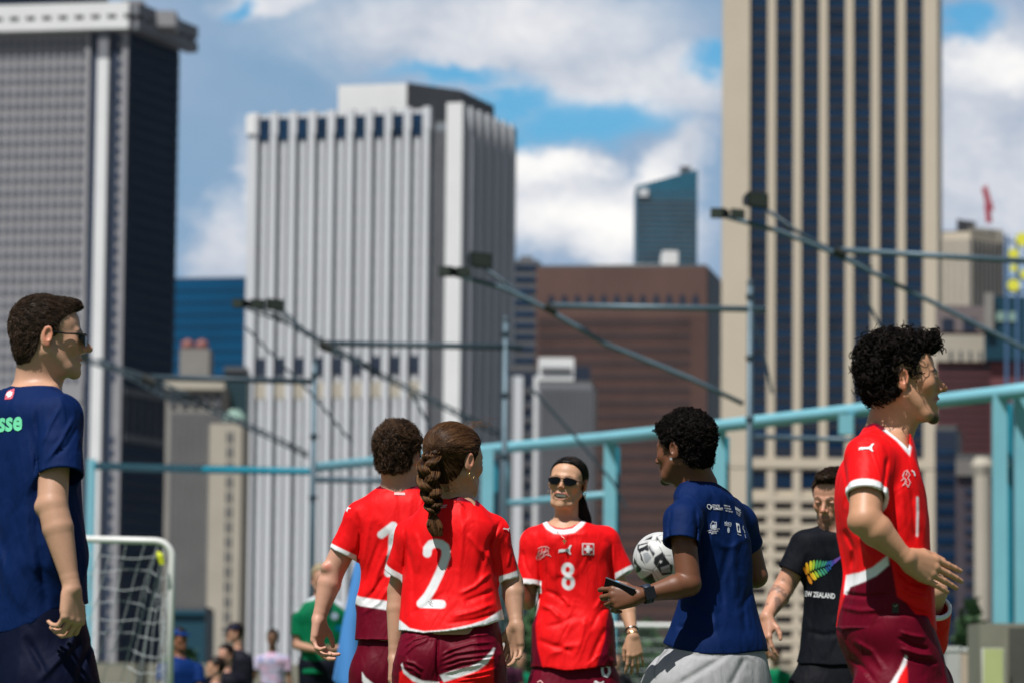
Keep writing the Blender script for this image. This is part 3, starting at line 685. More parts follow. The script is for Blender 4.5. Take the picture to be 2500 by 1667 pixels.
class Grp:
    def __init__(s): s.it = []; s.disp = []; s.inner = []
    def add(s, prim, k=.012, op='u'): s.it.append((op, prim[0], k, np.asarray(prim[1]), np.asarray(prim[2]))); return s
    def chain(s, pts, rs, k=.012, kk=.004, flat=None):
        g = Grp()
        for i in range(len(pts)-1): g.add(cone(pts[i], pts[i+1], rs[i], rs[i+1], flat), kk)
        return s.add(g.prim(), k)
    def prim(s):
        lo = np.min([i[3] for i in s.it if i[0] == 'u'], 0); hi = np.max([i[4] for i in s.it if i[0] == 'u'], 0); return (s.ev, lo-.005, hi+.005)
    def ev(s, P):
        lo = P.min(0); hi = P.max(0); d = np.full(len(P), 1.0)
        for op, f, k, l, h in s.it:
            m = k+.035
            if (l-m > hi).any() or (h+m < lo).any():
                if op != 'i': continue
            if op == 'u': d = smin(d, f(P), k)
            elif op == 's': d = smax(d, -f(P), k)
            elif op == 'i': d = smax(d, f(P), k)
        for f in s.disp: d = d+f(P)
        for f, l, h in s.inner:  # hollow openings
            if not ((l-.02 > hi).any() or (h+.02 < lo).any()): d = smax(d, -f(P), .002)
        return d
def polygonize(g, h, lo=None, hi=None, B=14):
    pl, ph = g.prim()[1:]; lo = pl-.02 if lo is None else np.maximum(pl-.02, lo); hi = ph+.02 if hi is None else np.minimum(ph+.02, hi)
    n = np.ceil((hi-lo)/(h*B)).astype(int); bs = h*B
    bi = np.stack(np.meshgrid(*[np.arange(k) for k in n], indexing='ij'), -1).reshape(-1, 3)
    # coarse pass in slabs so that culling works
    keep = []
    for i in range(n[0]):
        for kz in range(0, n[2], 4):
            s_ = bi[(bi[:, 0] == i) & (bi[:, 2] >= kz) & (bi[:, 2] < kz+4)]; c = lo+(s_+.5)*bs; d = g.ev(c); keep.append(s_[np.abs(d) < bs*1.25+.01])
    keep = np.concatenate(keep)
    ax = np.arange(B+1); loc = np.stack(np.meshgrid(ax, ax, ax, indexing='ij'), -1).reshape(-1, 3)
    G = n*B+2; sy = int(G[2]); sx = int(G[1])*sy
    cid = []; cvp = []; edges = []
    corners = [(0, 0, 0), (1, 0, 0), (0, 1, 0), (1, 1, 0), (0, 0, 1), (1, 0, 1), (0, 1, 1), (1, 1, 1)]
    epairs = [(0, 1), (2, 3), (4, 5), (6, 7), (0, 2), (1, 3), (4, 6), (5, 7), (0, 4), (1, 5), (2, 6), (3, 7)]
    for b in keep:
        base = b*B; P = lo+(base+loc)*h; v = g.ev(P).reshape(B+1, B+1, B+1)
        if v.min() > 0 or v.max() < 0: continue
        cv = [v[c[0]:B+c[0], c[1]:B+c[1], c[2]:B+c[2]] for c in corners]; ins = np.stack([c < 0 for c in cv])
        cnt = ins.sum(0); m = (cnt > 0) & (cnt < 8)
        if not m.any(): continue
        ix = np.stack(np.nonzero(m), 1); vals = np.stack([c[m] for c in cv], 1)
        acc = np.zeros((len(ix), 3)); num = np.zeros(len(ix))
        for a, c in epairs:
            va, vb = vals[:, a], vals[:, c]; cr = (va < 0) != (vb < 0); t = np.where(cr, va/np.where(cr, va-vb, 1), 0)
            pa = np.array(corners[a], float); pb = np.array(corners[c], float)
            acc += np.where(cr[:, None], pa+t[:, None]*(pb-pa), 0); num += cr
        gi = ix+base; cid.append(gi[:, 0]*sx+gi[:, 1]*sy+gi[:, 2]); cvp.append(lo+(gi+acc/num[:, None])*h)
        sg = v < 0
        for axn in range(3):
            sl0 = [slice(0, B)]*3; sl1 = [slice(0, B)]*3; sl1[axn] = slice(1, B+1)
            s0, s1 = sg[tuple(sl0)], sg[tuple(sl1)]; e = s0 != s1
            if e.any():
                q = np.stack(np.nonzero(e), 1)+base; edges.append((axn, q, s0[e]))
    cid = np.concatenate(cid); V_ = np.concatenate(cvp); o = np.argsort(cid); cid = cid[o]; V_ = V_[o]
    st = [sx, sy, 1]; quads = []
    for axn, q, s0 in edges:
        a1, a2 = (axn+1) % 3, (axn+2) % 3; idc = q[:, 0]*sx+q[:, 1]*sy+q[:, 2]
        ids = np.stack([idc, idc-st[a1], idc-st[a1]-st[a2], idc-st[a2]], 1)
        j = np.minimum(np.searchsorted(cid, ids), len(cid)-1); ok = (cid[j] == ids).all(1)
        j = j[ok]; fl = ~s0[ok]; j[fl] = j[fl][:, ::-1]; quads.append(j)
    return V_, np.concatenate(quads)

# ---- noise
_rs = np.random.RandomState(3); _tab = _rs.rand(4096)
def vnoise(P):
    i = np.floor(P).astype(np.int64); f = P-i; f = f*f*(3-2*f)
    def h(x, y, z): return _tab[(x*73856093 ^ y*19349663 ^ z*83492791) & 4095]
    x, y, z = i.T; u, v, w_ = f.T
    c00 = h(x, y, z)*(1-u)+h(x+1, y, z)*u; c10 = h(x, y+1, z)*(1-u)+h(x+1, y+1, z)*u
    c01 = h(x, y, z+1)*(1-u)+h(x+1, y, z+1)*u; c11 = h(x, y+1, z+1)*(1-u)+h(x+1, y+1, z+1)*u
    return (c00*(1-v)+c10*v)*(1-w_)+(c01*(1-v)+c11*v)*w_-.5
def ridged(P): return .5-np.abs(vnoise(P))*2.2      # crease-like
def unit(v): v = np.asarray(v, float); return v/np.linalg.norm(v)
def cubic(t, ts, vs):
    ts = np.asarray(ts, float); vs = np.asarray(vs, float); o = np.argsort(ts); ts = ts[o]; vs = vs[o]
    m = np.gradient(vs, ts, axis=0); t = np.clip(t, ts[0], ts[-1]); i = np.clip(np.searchsorted(ts, t)-1, 0, len(ts)-2)
    h = ts[i+1]-ts[i]; s = (t-ts[i])/h; s2 = s*s; s3 = s2*s
    return (2*s3-3*s2+1)*vs[i]+(s3-2*s2+s)*h*m[i]+(-2*s3+3*s2)*vs[i+1]+(s3-s2)*h*m[i+1]

class Fig:
    """pixel-and-depth frame of one figure standing at distance Y"""
    def __init__(s, Y): s.Y = Y; s.s = F_PX/Y
    def P(s, px, py, dy=0.0): return at(px, py, s.Y+dy)
    def loft(s, st, yaw, e=2.3, dep=.62, ztop=True):
        """st rows: (py, xl, xr[, dy[, depth ratio]]); silhouette widths as seen from the camera; yaw = facing direction angle of the chest (deg, 0 = +X right, 90 = away)"""
        zs, cx, cy, rx, ry = [], [], [], [], []
        nrm = np.array([math.cos(R(yaw)), math.sin(R(yaw))]); sid = np.array([-nrm[1], nrm[0]])
        for r in st:
            py, xl, xr = r[:3]; dy = r[3] if len(r) > 3 else 0; dr = r[4] if len(r) > 4 else dep
            c = s.P((xl+xr)/2, py, dy); W = (xr-xl)/2/s.s
            k = W/math.sqrt((sid[0])**2+(dr*nrm[0])**2)
            zs.append(c[2]); cx.append(c[0]); cy.append(c[1]); rx.append(k); ry.append(k*dr)
        zf = np.linspace(min(zs), max(zs), 160); T_ = cubic(zf, zs, np.stack([cx, cy, rx, ry], 1).T[0]) if False else None
        tab = [np.array([cubic(z, zs, v) for z in zf]) for v in (cx, cy, rx, ry)]
        z0, z1 = min(zs), max(zs)
        def f(P):
            z = P[:, 2]; X0, Y0, RX, RY = [np.interp(z, zf, t) for t in tab]
            dx = P[:, 0]-X0; dy = P[:, 1]-Y0; u = dx*sid[0]+dy*sid[1]; v = dx*nrm[0]+dy*nrm[1]
            q = ((np.abs(u)/RX)**e+(np.abs(v)/RY)**e)**(1/e); r_ = np.sqrt(u*u+v*v); q = np.maximum(q, 1e-4)
            d = np.where(r_ > 1e-5, r_*(1-1/q), -RY)
            return smax(smax(d, z-z1, .015), z0-z, .004)
        R_ = max(rx)*1.05
        return (f, np.array([min(cx)-R_, min(cy)-R_, z0]), np.array([max(cx)+R_, max(cy)+R_, z1]))
def pp(P): return proj(P)
def seg_d(x, y, pts):
    """distance in photo pixels from projected points to a polyline (x, y arrays)"""
    d = np.full(len(x), 1e9)
    for (x0, y0), (x1, y1) in zip(pts[:-1], pts[1:]):
        dx, dy = x1-x0, y1-y0; t = np.clip(((x-x0)*dx+(y-y0)*dy)/(dx*dx+dy*dy+1e-9), 0, 1); d = np.minimum(d, np.hypot(x-x0-t*dx, y-y0-t*dy))
    return d
def poly_in(x, y, poly):
    """signed distance in photo pixels, negative inside"""
    d = seg_d(x, y, list(poly)+[poly[0]]); c = np.zeros(len(x), bool); n = len(poly)
    for i in range(n):
        x0, y0 = poly[i]; x1, y1 = poly[(i+1) % n]
        if y0 == y1: continue
        m = ((y0 > y) != (y1 > y)); c ^= m & (x < (x1-x0)*(y-y0)/(y1-y0)+x0)
    return np.where(c, -d, d)
def creases(lst, side=None):
    """lst of (polyline px, width px, depth m): sharp valley or ridge lines in cloth, faded at their ends"""
    def f(P):
        x, y = pp(P); o = np.zeros(len(P))
        for pts, w_, a in lst:
            xs = [q[0] for q in pts]; ys = [q[1] for q in pts]
            if x.max() < min(xs)-3*w_ or x.min() > max(xs)+3*w_ or y.max() < min(ys)-3*w_ or y.min() > max(ys)+3*w_: continue
            L = sum(math.hypot(p1[0]-p0[0], p1[1]-p0[1]) for p0, p1 in zip(pts[:-1], pts[1:])); best = np.full(len(x), 1e9); tt = np.zeros(len(x)); acc = 0
            for (x0, y0), (x1, y1) in zip(pts[:-1], pts[1:]):
                dx, dy = x1-x0, y1-y0; l = math.hypot(dx, dy); t = np.clip(((x-x0)*dx+(y-y0)*dy)/(l*l+1e-9), 0, 1); d = np.hypot(x-x0-t*dx, y-y0-t*dy)
                m = d < best; best = np.where(m, d, best); tt = np.where(m, (acc+t*l)/L, tt); acc += l
            o += a*np.exp(-(best/w_)**2)*np.clip(4*tt*(1-tt)*1.6, 0, 1)
        return o
    return f
def cloth_noise(ax=(9, 9, 3.0), amp=.006, off=0.0, warp=.25):
    ax = np.array(ax)
    def f(P):
        w_ = np.stack([vnoise(P*5+off), vnoise(P*5+off+9), vnoise(P*5+off+19)], 1)*warp
        n1 = vnoise((P+w_*.45)*ax+off); n2 = vnoise((P+w_*.4)*ax*1.9+off+5); m = np.clip(vnoise(P*4.5+off+31)*2.2+.55, 0, 1)
        return -amp*(.55*(.5-np.abs(n1)*2.2)+m*(.95*np.exp(-(n1/.075)**2)+.55*np.exp(-(n2/.08)**2))-.35)
    return f

# ---- head in its own frame: x forward, y left, z up, metres for an adult male
def head_grp(o):
    g = Grp(); j = o.get('jaw', 0.0); sm = o.get('smile', 0.0); wj = o.get('jaww', 1.0); nl = o.get('nose', 1.0); fe = o.get('fem', 0)
    g.add(ell((-.018, 0, .035), (.094, .074, .080)), .001)
    g.add(ell((.038, 0, .028), (.050, .060, .062)), .03)
    g.add(ell((.036, 0, -.035), (.052, .055*wj, .070)), .03)
    for s in (1, -1):
        g.add(cone((-.002, s*.056*wj, -.045-j*.3), (.050, s*.034*wj, -.090-j), .018, .014), .03)
        g.add(cone((.050, s*.034*wj, -.090-j), (.078, s*.008, -.099-j), .014, .014), .02)
        g.add(ball((.060, s*.040, -.022+.004*sm), .019+.0045*sm), .025)
        g.add(cone((.074-.003*fe, s*.042, .016+.003*fe), (.090-.004*fe, s*.012, .014+.004*fe), .007-.002*fe, .008-.002*fe), .014+.008*fe)
    g.add(ball((.082-.002*fe, 0, -.100-j+.002*fe), .0135-.002*fe), .014)
    g.add(ell((.080, 0, -.060), (.0165, .026, .021)), .016); g.add(ell((.070, 0, -.066-j*.3), (.020, .033+.005*sm, .022+j*.4)), .014); g.add(ell((.078, 0, -.084-j*.8), (.0145, .024, .016)), .012)
    for s in (1, -1): g.add(ball((.102, s*.030, -.002), .0145), .014, 's')
    g.add(cone((.079, 0, .004), (.090, 0, -.033), .0115-.001*fe, .0135-.001*fe), .008)
    g.add(cone((.090, 0, .006), (.110+.004*(nl-1)*10, 0, -.029), .0065-.0012*fe, .0098-.0022*fe), .010)
    g.add(cone((.110, 0, -.029), (.098, 0, -.036), .009-.002*fe, .007), .006)
    for s in (1, -1):
        g.add(ball((.102, s*(.0125-.002*fe), -.034), .0068-.0012*fe), .006); g.add(ball((.106, s*.0065, -.041), .0028), .003, 's')
        g.add(ball((.0795, s*.031, -.001), .0128), .002)
        g.add(cone((.0855, s*.020, .0045), (.0800, s*.044, .003), .0042, .0035), .004)     # upper lid
    w_ = .021+.009*sm; fl = o.get('lips', 1.0)
    up = [(.0840, -w_*1.0, -.0665+.005*sm), (.0945, -w_*.38, -.0620), (.0960, 0, -.0632), (.0945, w_*.38, -.0620), (.0840, w_, -.0665+.005*sm)]
    g.chain(up, [.0014, .0042*fl, .0042*fl, .0042*fl, .0014], .005, .003)
    dn = [(.0835, -w_*.96, -.0685+.005*sm-j*.15), (.0915-j*.1, -w_*.45, -.0735-j*.85), (.0925-j*.1, w_*.45, -.0735-j*.85), (.0835, w_*.96, -.0685+.005*sm-j*.15)]
    g.chain(dn, [.0014, .0050*fl, .0050*fl, .0014], .006, .003)
    if j > 0 or o.get('open'):
        g.add(ell((.092, 0, -.0678-j*.42), (.0210, w_*.88, .0022+j*.50+.001*sm)), .002, 's')
    if sm > 0:
        for s in (1, -1): g.add(cone((.094, s*.018, -.040), (.080, s*(.034), -.064), .0035, .003), .006, 's')
    for s in (1, -1):
        Me = np.array([[math.cos(.35), s*math.sin(.35), -.12], [-s*math.sin(.35), math.cos(.35), 0], [.12, 0, 1.0]]); Me /= np.linalg.norm(Me, axis=1)[:, None]
        e = Grp(); e.add(ell((-.014, s*.0775, -.004), (.0175, .0075, .031), Me), .002)
        e.add(ell((-.010, s*.0855, .000), (.0098, .0075, .0175), Me), .003, 's')
        e.add(cone((-.004, s*.078, -.010), (-.003, s*.077, -.004), .0035, .0045), .003)
        e.add(ball((-.009, s*.076, -.030), .0068), .005)
        g.add(e.prim(), .006)
    return g
class Head:
    def __init__(s, fig, px, py, dy, yaw, pitch=0, roll=0, k=1.0, wide=1.0, **o):
        s.wd = np.array([1.0, wide, 1.0]); s.o = fig.P(px, py, dy); s.k = k; s.opt = o; s.g = head_grp(o)
        m = Matrix.Rotation(R(yaw), 3, 'Z') @ Matrix.Rotation(R(-pitch), 3, 'Y') @ Matrix.Rotation(R(roll), 3, 'X'); s.M = np.array(m)   # columns = axes
    def W(s, p): return s.o+(np.asarray(p, float)*s.wd*s.k) @ s.M.T
    def L(s, P): return ((P-s.o) @ s.M)/s.k/s.wd
    def prim(s):
        R_ = .155*s.k; return (lambda P: s.g.ev(s.L(P))*s.k, s.o-R_, s.o+R_)
def hairline(lx, tab):
    return np.interp(lx, [t[0] for t in tab], [t[1] for t in tab])
def hair_cap(h, tab, thick=.012, top=.0, back=.0, nz_=.004, nf=90, front=0.0, parts=None, ear=.026):
    """shell over the skull above the hairline"""
    g0 = Grp(); t = thick
    g0.add(ell((-.018-back/2, 0, .035+top/2), (.094+t+back/2, .074+t, .080+t+top/2)), .001)
    g0.add(ell((.038, 0, .030+top/2), (.050+t*.55+front, .060+t*.7, .064+t*.9+top/2)), .025)
    g0.add(ell((-.045, 0, -.035), (.050+t*.8, .056+t*.6, .062)), .03)
    for p, k in (parts or []): g0.add(p, k)
    def f(P):
        l = h.L(P); d = g0.ev(l); hl = hairline(l[:, 0], tab)+.004*vnoise(l*60)
        d = smax(d, hl-l[:, 2], .010)
        if ear: le = l*np.array([1, 1, .8])-np.array([-.008, 0, -.004]); le[:, 1] = np.abs(l[:, 1])-.088; d = smax(d, ear-np.linalg.norm(le, axis=1), .008)
        if nz_: d = d+nz_*(ridged(l*nf*np.array([1, 1, .7]))+.5*ridged(l*nf*2.2))-nz_*.3
        return d*h.k
    R_ = .19*h.k; g = Grp(); g.add((f, h.o-R_, h.o+R_), .001); return g
def strands(V_, N_, n, length, wid, dirf, seg=6, curl=0.0, curln=2.0, grav=0.0, seed=1, jit_=.25, mask=None, lift=.35, clump=1):
    """hair strands as thin three-sided tubes; dirf(P)->combing direction"""
    rg = np.random.default_rng(seed); idx = np.arange(len(V_)) if mask is None else np.nonzero(mask)[0]
    i = rg.choice(idx, n); P = V_[i]-N_[i]*wid; D_ = dirf(V_[i]); Nn = N_[i]
    D_ = D_-(D_*Nn).sum(1)[:, None]*Nn; D_ /= np.linalg.norm(D_, axis=1)[:, None]+1e-6; D_ = D_+Nn*lift+rg.normal(size=P.shape)*jit_; D_ /= np.linalg.norm(D_, axis=1)[:, None]
    L = length*rg.uniform(.6, 1.25, n)[:, None]; ph = rg.uniform(0, 6.28, n)[:, None]; cr = curl*rg.uniform(.6, 1.3, n)[:, None]
    A_ = np.cross(D_, rg.normal(size=P.shape)); A_ /= np.linalg.norm(A_, axis=1)[:, None]; B_ = np.cross(D_, A_)
    bend = rg.normal(size=P.shape)*.25
    pts = []
    for k in range(seg+1):
        t = k/seg; q = P+D_*L*t-Nn*L*lift*.75*t*t+bend*L*t*t*.3; q = q+np.array([0, 0, -1.0])*grav*t*t
        if curl: q = q+(A_*(np.cos(ph+t*curln*6.28)-np.cos(ph))+B_*(np.sin(ph+t*curln*6.28)-np.sin(ph)))*cr
        pts.append(q)
    pts = np.stack(pts, 1)                                                     # n, seg+1, 3
    if clump > 1: pts = np.repeat(pts, clump, 0); n = len(pts); fan = rg.normal(size=(n, 1, 3))*.0013; pts = pts+fan*np.linspace(1, .5, seg+1)[None, :, None]; A_ = np.repeat(A_, clump, 0)
    tg = np.gradient(pts, axis=1); tg /= np.linalg.norm(tg, axis=2)[..., None]+1e-9
    a = np.cross(tg, A_[:, None, :]+1e-3); a /= np.linalg.norm(a, axis=2)[..., None]+1e-9; b = np.cross(tg, a)
    w_ = wid*np.linspace(1, .35, seg+1)[None, :, None]
    ring = np.stack([pts+w_*(math.cos(x)*a+math.sin(x)*b) for x in (0, 2.09, 4.19)], 2)   # n, seg+1, 3, 3
    Vs = ring.reshape(-1, 3); base = (np.arange(n)*(seg+1)*3)[:, None, None]
    F_ = []
    for k in range(seg):
        for c in range(3): F_.append(np.stack([base[:, 0, 0]+k*3+c, base[:, 0, 0]+k*3+(c+1) % 3, base[:, 0, 0]+(k+1)*3+(c+1) % 3, base[:, 0, 0]+(k+1)*3+c], 1))
    return Vs, np.concatenate(F_)
def combed(hg, V_, N_, n, length, wid, dirf, seg=6, jit_=.05, off=.0004, seed=1, mask=None, wav=.0, clump=1, lift=.0):
    """strands that follow the surface of the hair volume"""
    rg = np.random.default_rng(seed); idx = np.arange(len(V_)) if mask is None else np.nonzero(mask)[0]
    i = np.repeat(rg.choice(idx, n//clump), clump); n = len(i); P = V_[i]+(rg.normal(size=(n, 3))*.0022 if clump > 1 else 0); L = length*rg.uniform(.6, 1.2, n)[:, None]/seg; J = np.repeat(rg.normal(size=(n//clump, 3)), clump, 0)*jit_; pts = []
    e = .0015
    ph = np.repeat(rg.uniform(0, 6.28, n//clump), clump)[:, None]
    def evc(Pq):
        o = np.empty(len(Pq)); od = np.argsort(Pq[:, 2])
        for c in np.array_split(od, 24): o[c] = hg.ev(Pq[c])
        return o
    up = rg.uniform(.4, 1.4, n)[:, None]*lift
    for k in range(seg+1):
        d0 = evc(P); G_ = np.stack([evc(P+np.eye(3)[a]*e)-d0 for a in range(3)], 1); G_ /= np.linalg.norm(G_, axis=1)[:, None]+1e-9
        tg = (off+up*(k/seg)**1.3) if lift else off
        P = P-G_*np.clip(d0[:, None]-tg, -.006, .006); pts.append(P.copy())
        D_ = dirf(P)+J; D_ = D_-(D_*G_).sum(1)[:, None]*G_; D_ /= np.linalg.norm(D_, axis=1)[:, None]+1e-6
        S_ = np.cross(D_, G_)
        P = P+D_*L+S_*wav*np.cos(ph+k*1.7)
    pts = np.stack(pts, 1); tg = np.gradient(pts, axis=1); tg /= np.linalg.norm(tg, axis=2)[..., None]+1e-9
    a = np.cross(tg, np.array([.3, .2, 1.0])); a /= np.linalg.norm(a, axis=2)[..., None]+1e-9; b = np.cross(tg, a); w_ = wid*np.linspace(1, .4, seg+1)[None, :, None]
    ring = np.stack([pts+w_*(math.cos(x)*a+math.sin(x)*b) for x in (0, 2.09, 4.19)], 2); Vs = ring.reshape(-1, 3); base = (np.arange(n)*(seg+1)*3)
    F_ = [np.stack([base+k*3+c, base+k*3+(c+1) % 3, base+(k+1)*3+(c+1) % 3, base+(k+1)*3+c], 1) for k in range(seg) for c in range(3)]
    return Vs, np.concatenate(F_), n
def vnorm(V_, Q):
    n = np.zeros_like(V_); a = np.cross(V_[Q[:, 2]]-V_[Q[:, 0]], V_[Q[:, 3]]-V_[Q[:, 1]])
    for k in range(4): np.add.at(n, Q[:, k], a)
    return n/(np.linalg.norm(n, axis=1)[:, None]+1e-9)
def join(*vf):
    V_ = []; F_ = []; b = 0
    for v, f in vf: V_.append(v); F_.append(f+b); b += len(v)
    return np.concatenate(V_), np.concatenate(F_)

# ---- hand: wrist point, direction to the fingers, direction of the thumb side; back-of-hand = cross
def hand(g, wrist, fwd, thumb, k=1.0, curl=(25, 30, 20), spread=1.0, fing=None, thumbdir=None, k_join=.012, mirror=False, thick=1.0):
    x = unit(fwd); t = np.asarray(thumb, float); y = unit(t-(t@x)*x); z = np.cross(x, y)*(1 if not mirror else -1)     # z: back of the hand
    def W(p): return np.asarray(wrist, float)+k*(x*p[0]+y*p[1]+z*p[2])
    palm = Grp()
    kn = [(.090, .031, .004), (.093, .0105, .006), (.088, -.010, .004), (.080, -.029, .000)]; bs = [(.012, .014, 0), (.010, .004, 0), (.010, -.006, 0), (.012, -.015, 0)]
    for a, b in zip(bs, kn): palm.add(cone(W(a), W(b), .0150*k*thick, .0115*k*thick), .016*k)
    palm.add(cone(W((.020, .018, -.006)), W((.058, .030, -.006)), .0150*k, .0115*k), .014*k)
    palm.add(cone(W((.020, -.020, -.006)), W((.062, -.028, -.006)), .012*k, .0095*k), .014*k)
    segs = [(.042, .026, .021), (.046, .030, .022), (.043, .028, .022), (.034, .021, .019)]; rad = [(.0100, .0088, .0078, .0066), (.0102, .0090, .0080, .0068), (.0096, .0086, .0076, .0064), (.0086, .0076, .0068, .0058)]
    chains = []
    for i in range(4):
        c3 = (fing[i] if fing else curl); sp = R([9, 2, -5, -13][i]*spread); p = np.array(kn[i]); pts = [W(p)]; ang = 0
        for sg, cu in zip(segs[i], c3[:3]):
            ang += R(cu); d = np.array([math.cos(ang)*math.cos(sp), math.sin(sp)*math.cos(ang*.6), -math.sin(ang)]); d /= np.linalg.norm(d); p = p+d*sg; pts.append(W(p))
        chains.append((pts, [r_*k for r_ in rad[i]]))
    td = thumbdir or ((.030, .030, -.010), (.024, .012, -.006), (.021, .004, -.003)); p = np.array([.022, .022, -.006]); pts = [W(p)]
    for d in td: p = p+np.array(d); pts.append(W(p))
    chains.append((pts, [.0135*k, .0115*k, .0095*k, .0075*k]))
    # union: each finger blends with the palm, never with its neighbour
    fs = []
    for pts, rs in chains:
        c = Grp()
        for i in range(3): c.add(cone(pts[i], pts[i+1], rs[i], rs[i+1]), .003*k)
        fs.append(c.prim())
    pf = palm.prim()
    def f(P):
        a = pf[0](P); d = a.copy()
        lo = P.min(0); hi = P.max(0)
        for q in fs:
            if (q[1]-.03 > hi).any() or (q[2]+.03 < lo).any(): continue
            d = np.minimum(d, smin(a, q[0](P), .007*k))
        return d
    lo = np.min([pf[1]]+[q[1] for q in fs], 0); hi = np.max([pf[2]]+[q[2] for q in fs], 0)
    g.add((f, lo, hi), k_join)
    return W, chains
def arm(g, S, E, Wr, ru=.048, re=.037, rw=.0245, flat=None, kk=.02, muscle=1.0):
    S, E, Wr = map(np.asarray, (S, E, Wr)); m = E+(Wr-E)*.28; w8 = E+(Wr-E)*.86
    a = Grp(); a.add(cone(S, S+(E-S)*.45, ru, ru*.95*muscle), .006); a.add(cone(S+(E-S)*.45, E, ru*.95*muscle, re), .005)
    a.add(cone(E, m, re*.99, re*1.02*muscle), .006); a.add(cone(m, w8, re*1.02*muscle, rw*1.0), .004); a.add(cone(w8, Wr, rw, rw*.98, flat), .003)
    g.add(a.prim(), kk)
# ================================================================== PEOPLE: materials and builders
def attr_mat(name, rough=.6, sss=0.0, sheen=0.0, spec=.5, micro=None, mot=0.0, sssr=(1, .35, .2), wrinkle=0):
    m = bpy.data.materials.new(name); m.use_nodes = True; t = NT(m.node_tree); b = t.n['Principled BSDF']
    a = t.add('ShaderNodeAttribute', attribute_name='col'); c = a.outputs['Color']; tcn = t.add('ShaderNodeTexCoord')
    if mot:
        n = t.add('ShaderNodeTexNoise', inp={'Vector': tcn.outputs['Object'], 'Scale': 45.0, 'Detail': 5.0, 'Roughness': .65})
        n2 = t.add('ShaderNodeTexNoise', inp={'Vector': tcn.outputs['Object'], 'Scale': 9.0, 'Detail': 3.0})
        v = t.math('MULTIPLY_ADD', t.math('ADD', n.outputs[0], n2.outputs[0]), mot, 1-mot); vc = t.add('ShaderNodeCombineColor', inp={0: v, 1: v, 2: v})
        c = t.mix(1.0, c, vc.outputs[0], 'MULTIPLY')
    t.l.new(c, b.inputs['Base Color']); b.inputs['Roughness'].default_value = rough; b.inputs['Specular IOR Level'].default_value = spec
    if sss: b.inputs['Subsurface Weight'].default_value = sss; b.inputs['Subsurface Radius'].default_value = sssr; b.inputs['Subsurface Scale'].default_value = .008
    if sheen: b.inputs['Sheen Weight'].default_value = sheen; b.inputs['Sheen Roughness'].default_value = .4
    if micro:
        sc_, st_ = micro; n = t.add('ShaderNodeTexNoise', inp={'Vector': tcn.outputs['Object'], 'Scale': float(sc_), 'Detail': 3.0})
        bn = t.add('ShaderNodeBump', inp={'Height': n.outputs[0], 'Strength': st_, 'Distance': .002}); t.l.new(bn.outputs[0], b.inputs['Normal'])
        if wrinkle:      # crumpled cloth: creased noise at two sizes
            last = bn.outputs[0]
            for (sx, sz, d_, w__) in ((8, 3.4, .030, 1.0), (19, 10, .010, .8)):
                mp = t.add('ShaderNodeMapping', inp={0: tcn.outputs['Object'], 3: (sx, sx, sz)}); n2 = t.add('ShaderNodeTexNoise', inp={'Vector': mp.outputs[0], 'Scale': 1.0, 'Detail': 2.0, 'Roughness': .45, 'Distortion': w__})
                r_ = n2.outputs[0]
                b2 = t.add('ShaderNodeBump', inp={'Height': r_, 'Strength': wrinkle, 'Distance': d_, 'Normal': last}); last = b2.outputs[0]
            t.l.new(last, b.inputs['Normal'])
    return m
skin_m = attr_mat('skin', .47, .05, 0, .40, (260, .16), .30); jersey_m = attr_mat('jersey_cloth', .54, 0, .0, .13, (500, .10), .06, wrinkle=.55)
tee_m = attr_mat('cotton_cloth', .7, 0, .0, .12, (600, .35), .08, wrinkle=.6); hair_m = attr_mat('hair', .42, 0, 0, .12); hair_k = attr_mat('hair_black', .6, 0, 0, .05); sweat_m = attr_mat('sweat_cloth', .95, 0, .1, .2, (450, .6), .26, wrinkle=.5)
RED = (.80, .006, .008); MAR = (.125, .0006, .012); WHT = (.78, .78, .80); NAVY = (.0008, .013, .075); NAVD = (.001, .003, .018)
def colmix(c, m, k): m = np.clip(m, 0, 1)[:, None]; return c*(1-m)+np.asarray(k)[None]*m
def cover(sd, w_=2.0): return np.clip(.5-sd/(2*w_), 0, 1)          # signed px distance -> coverage

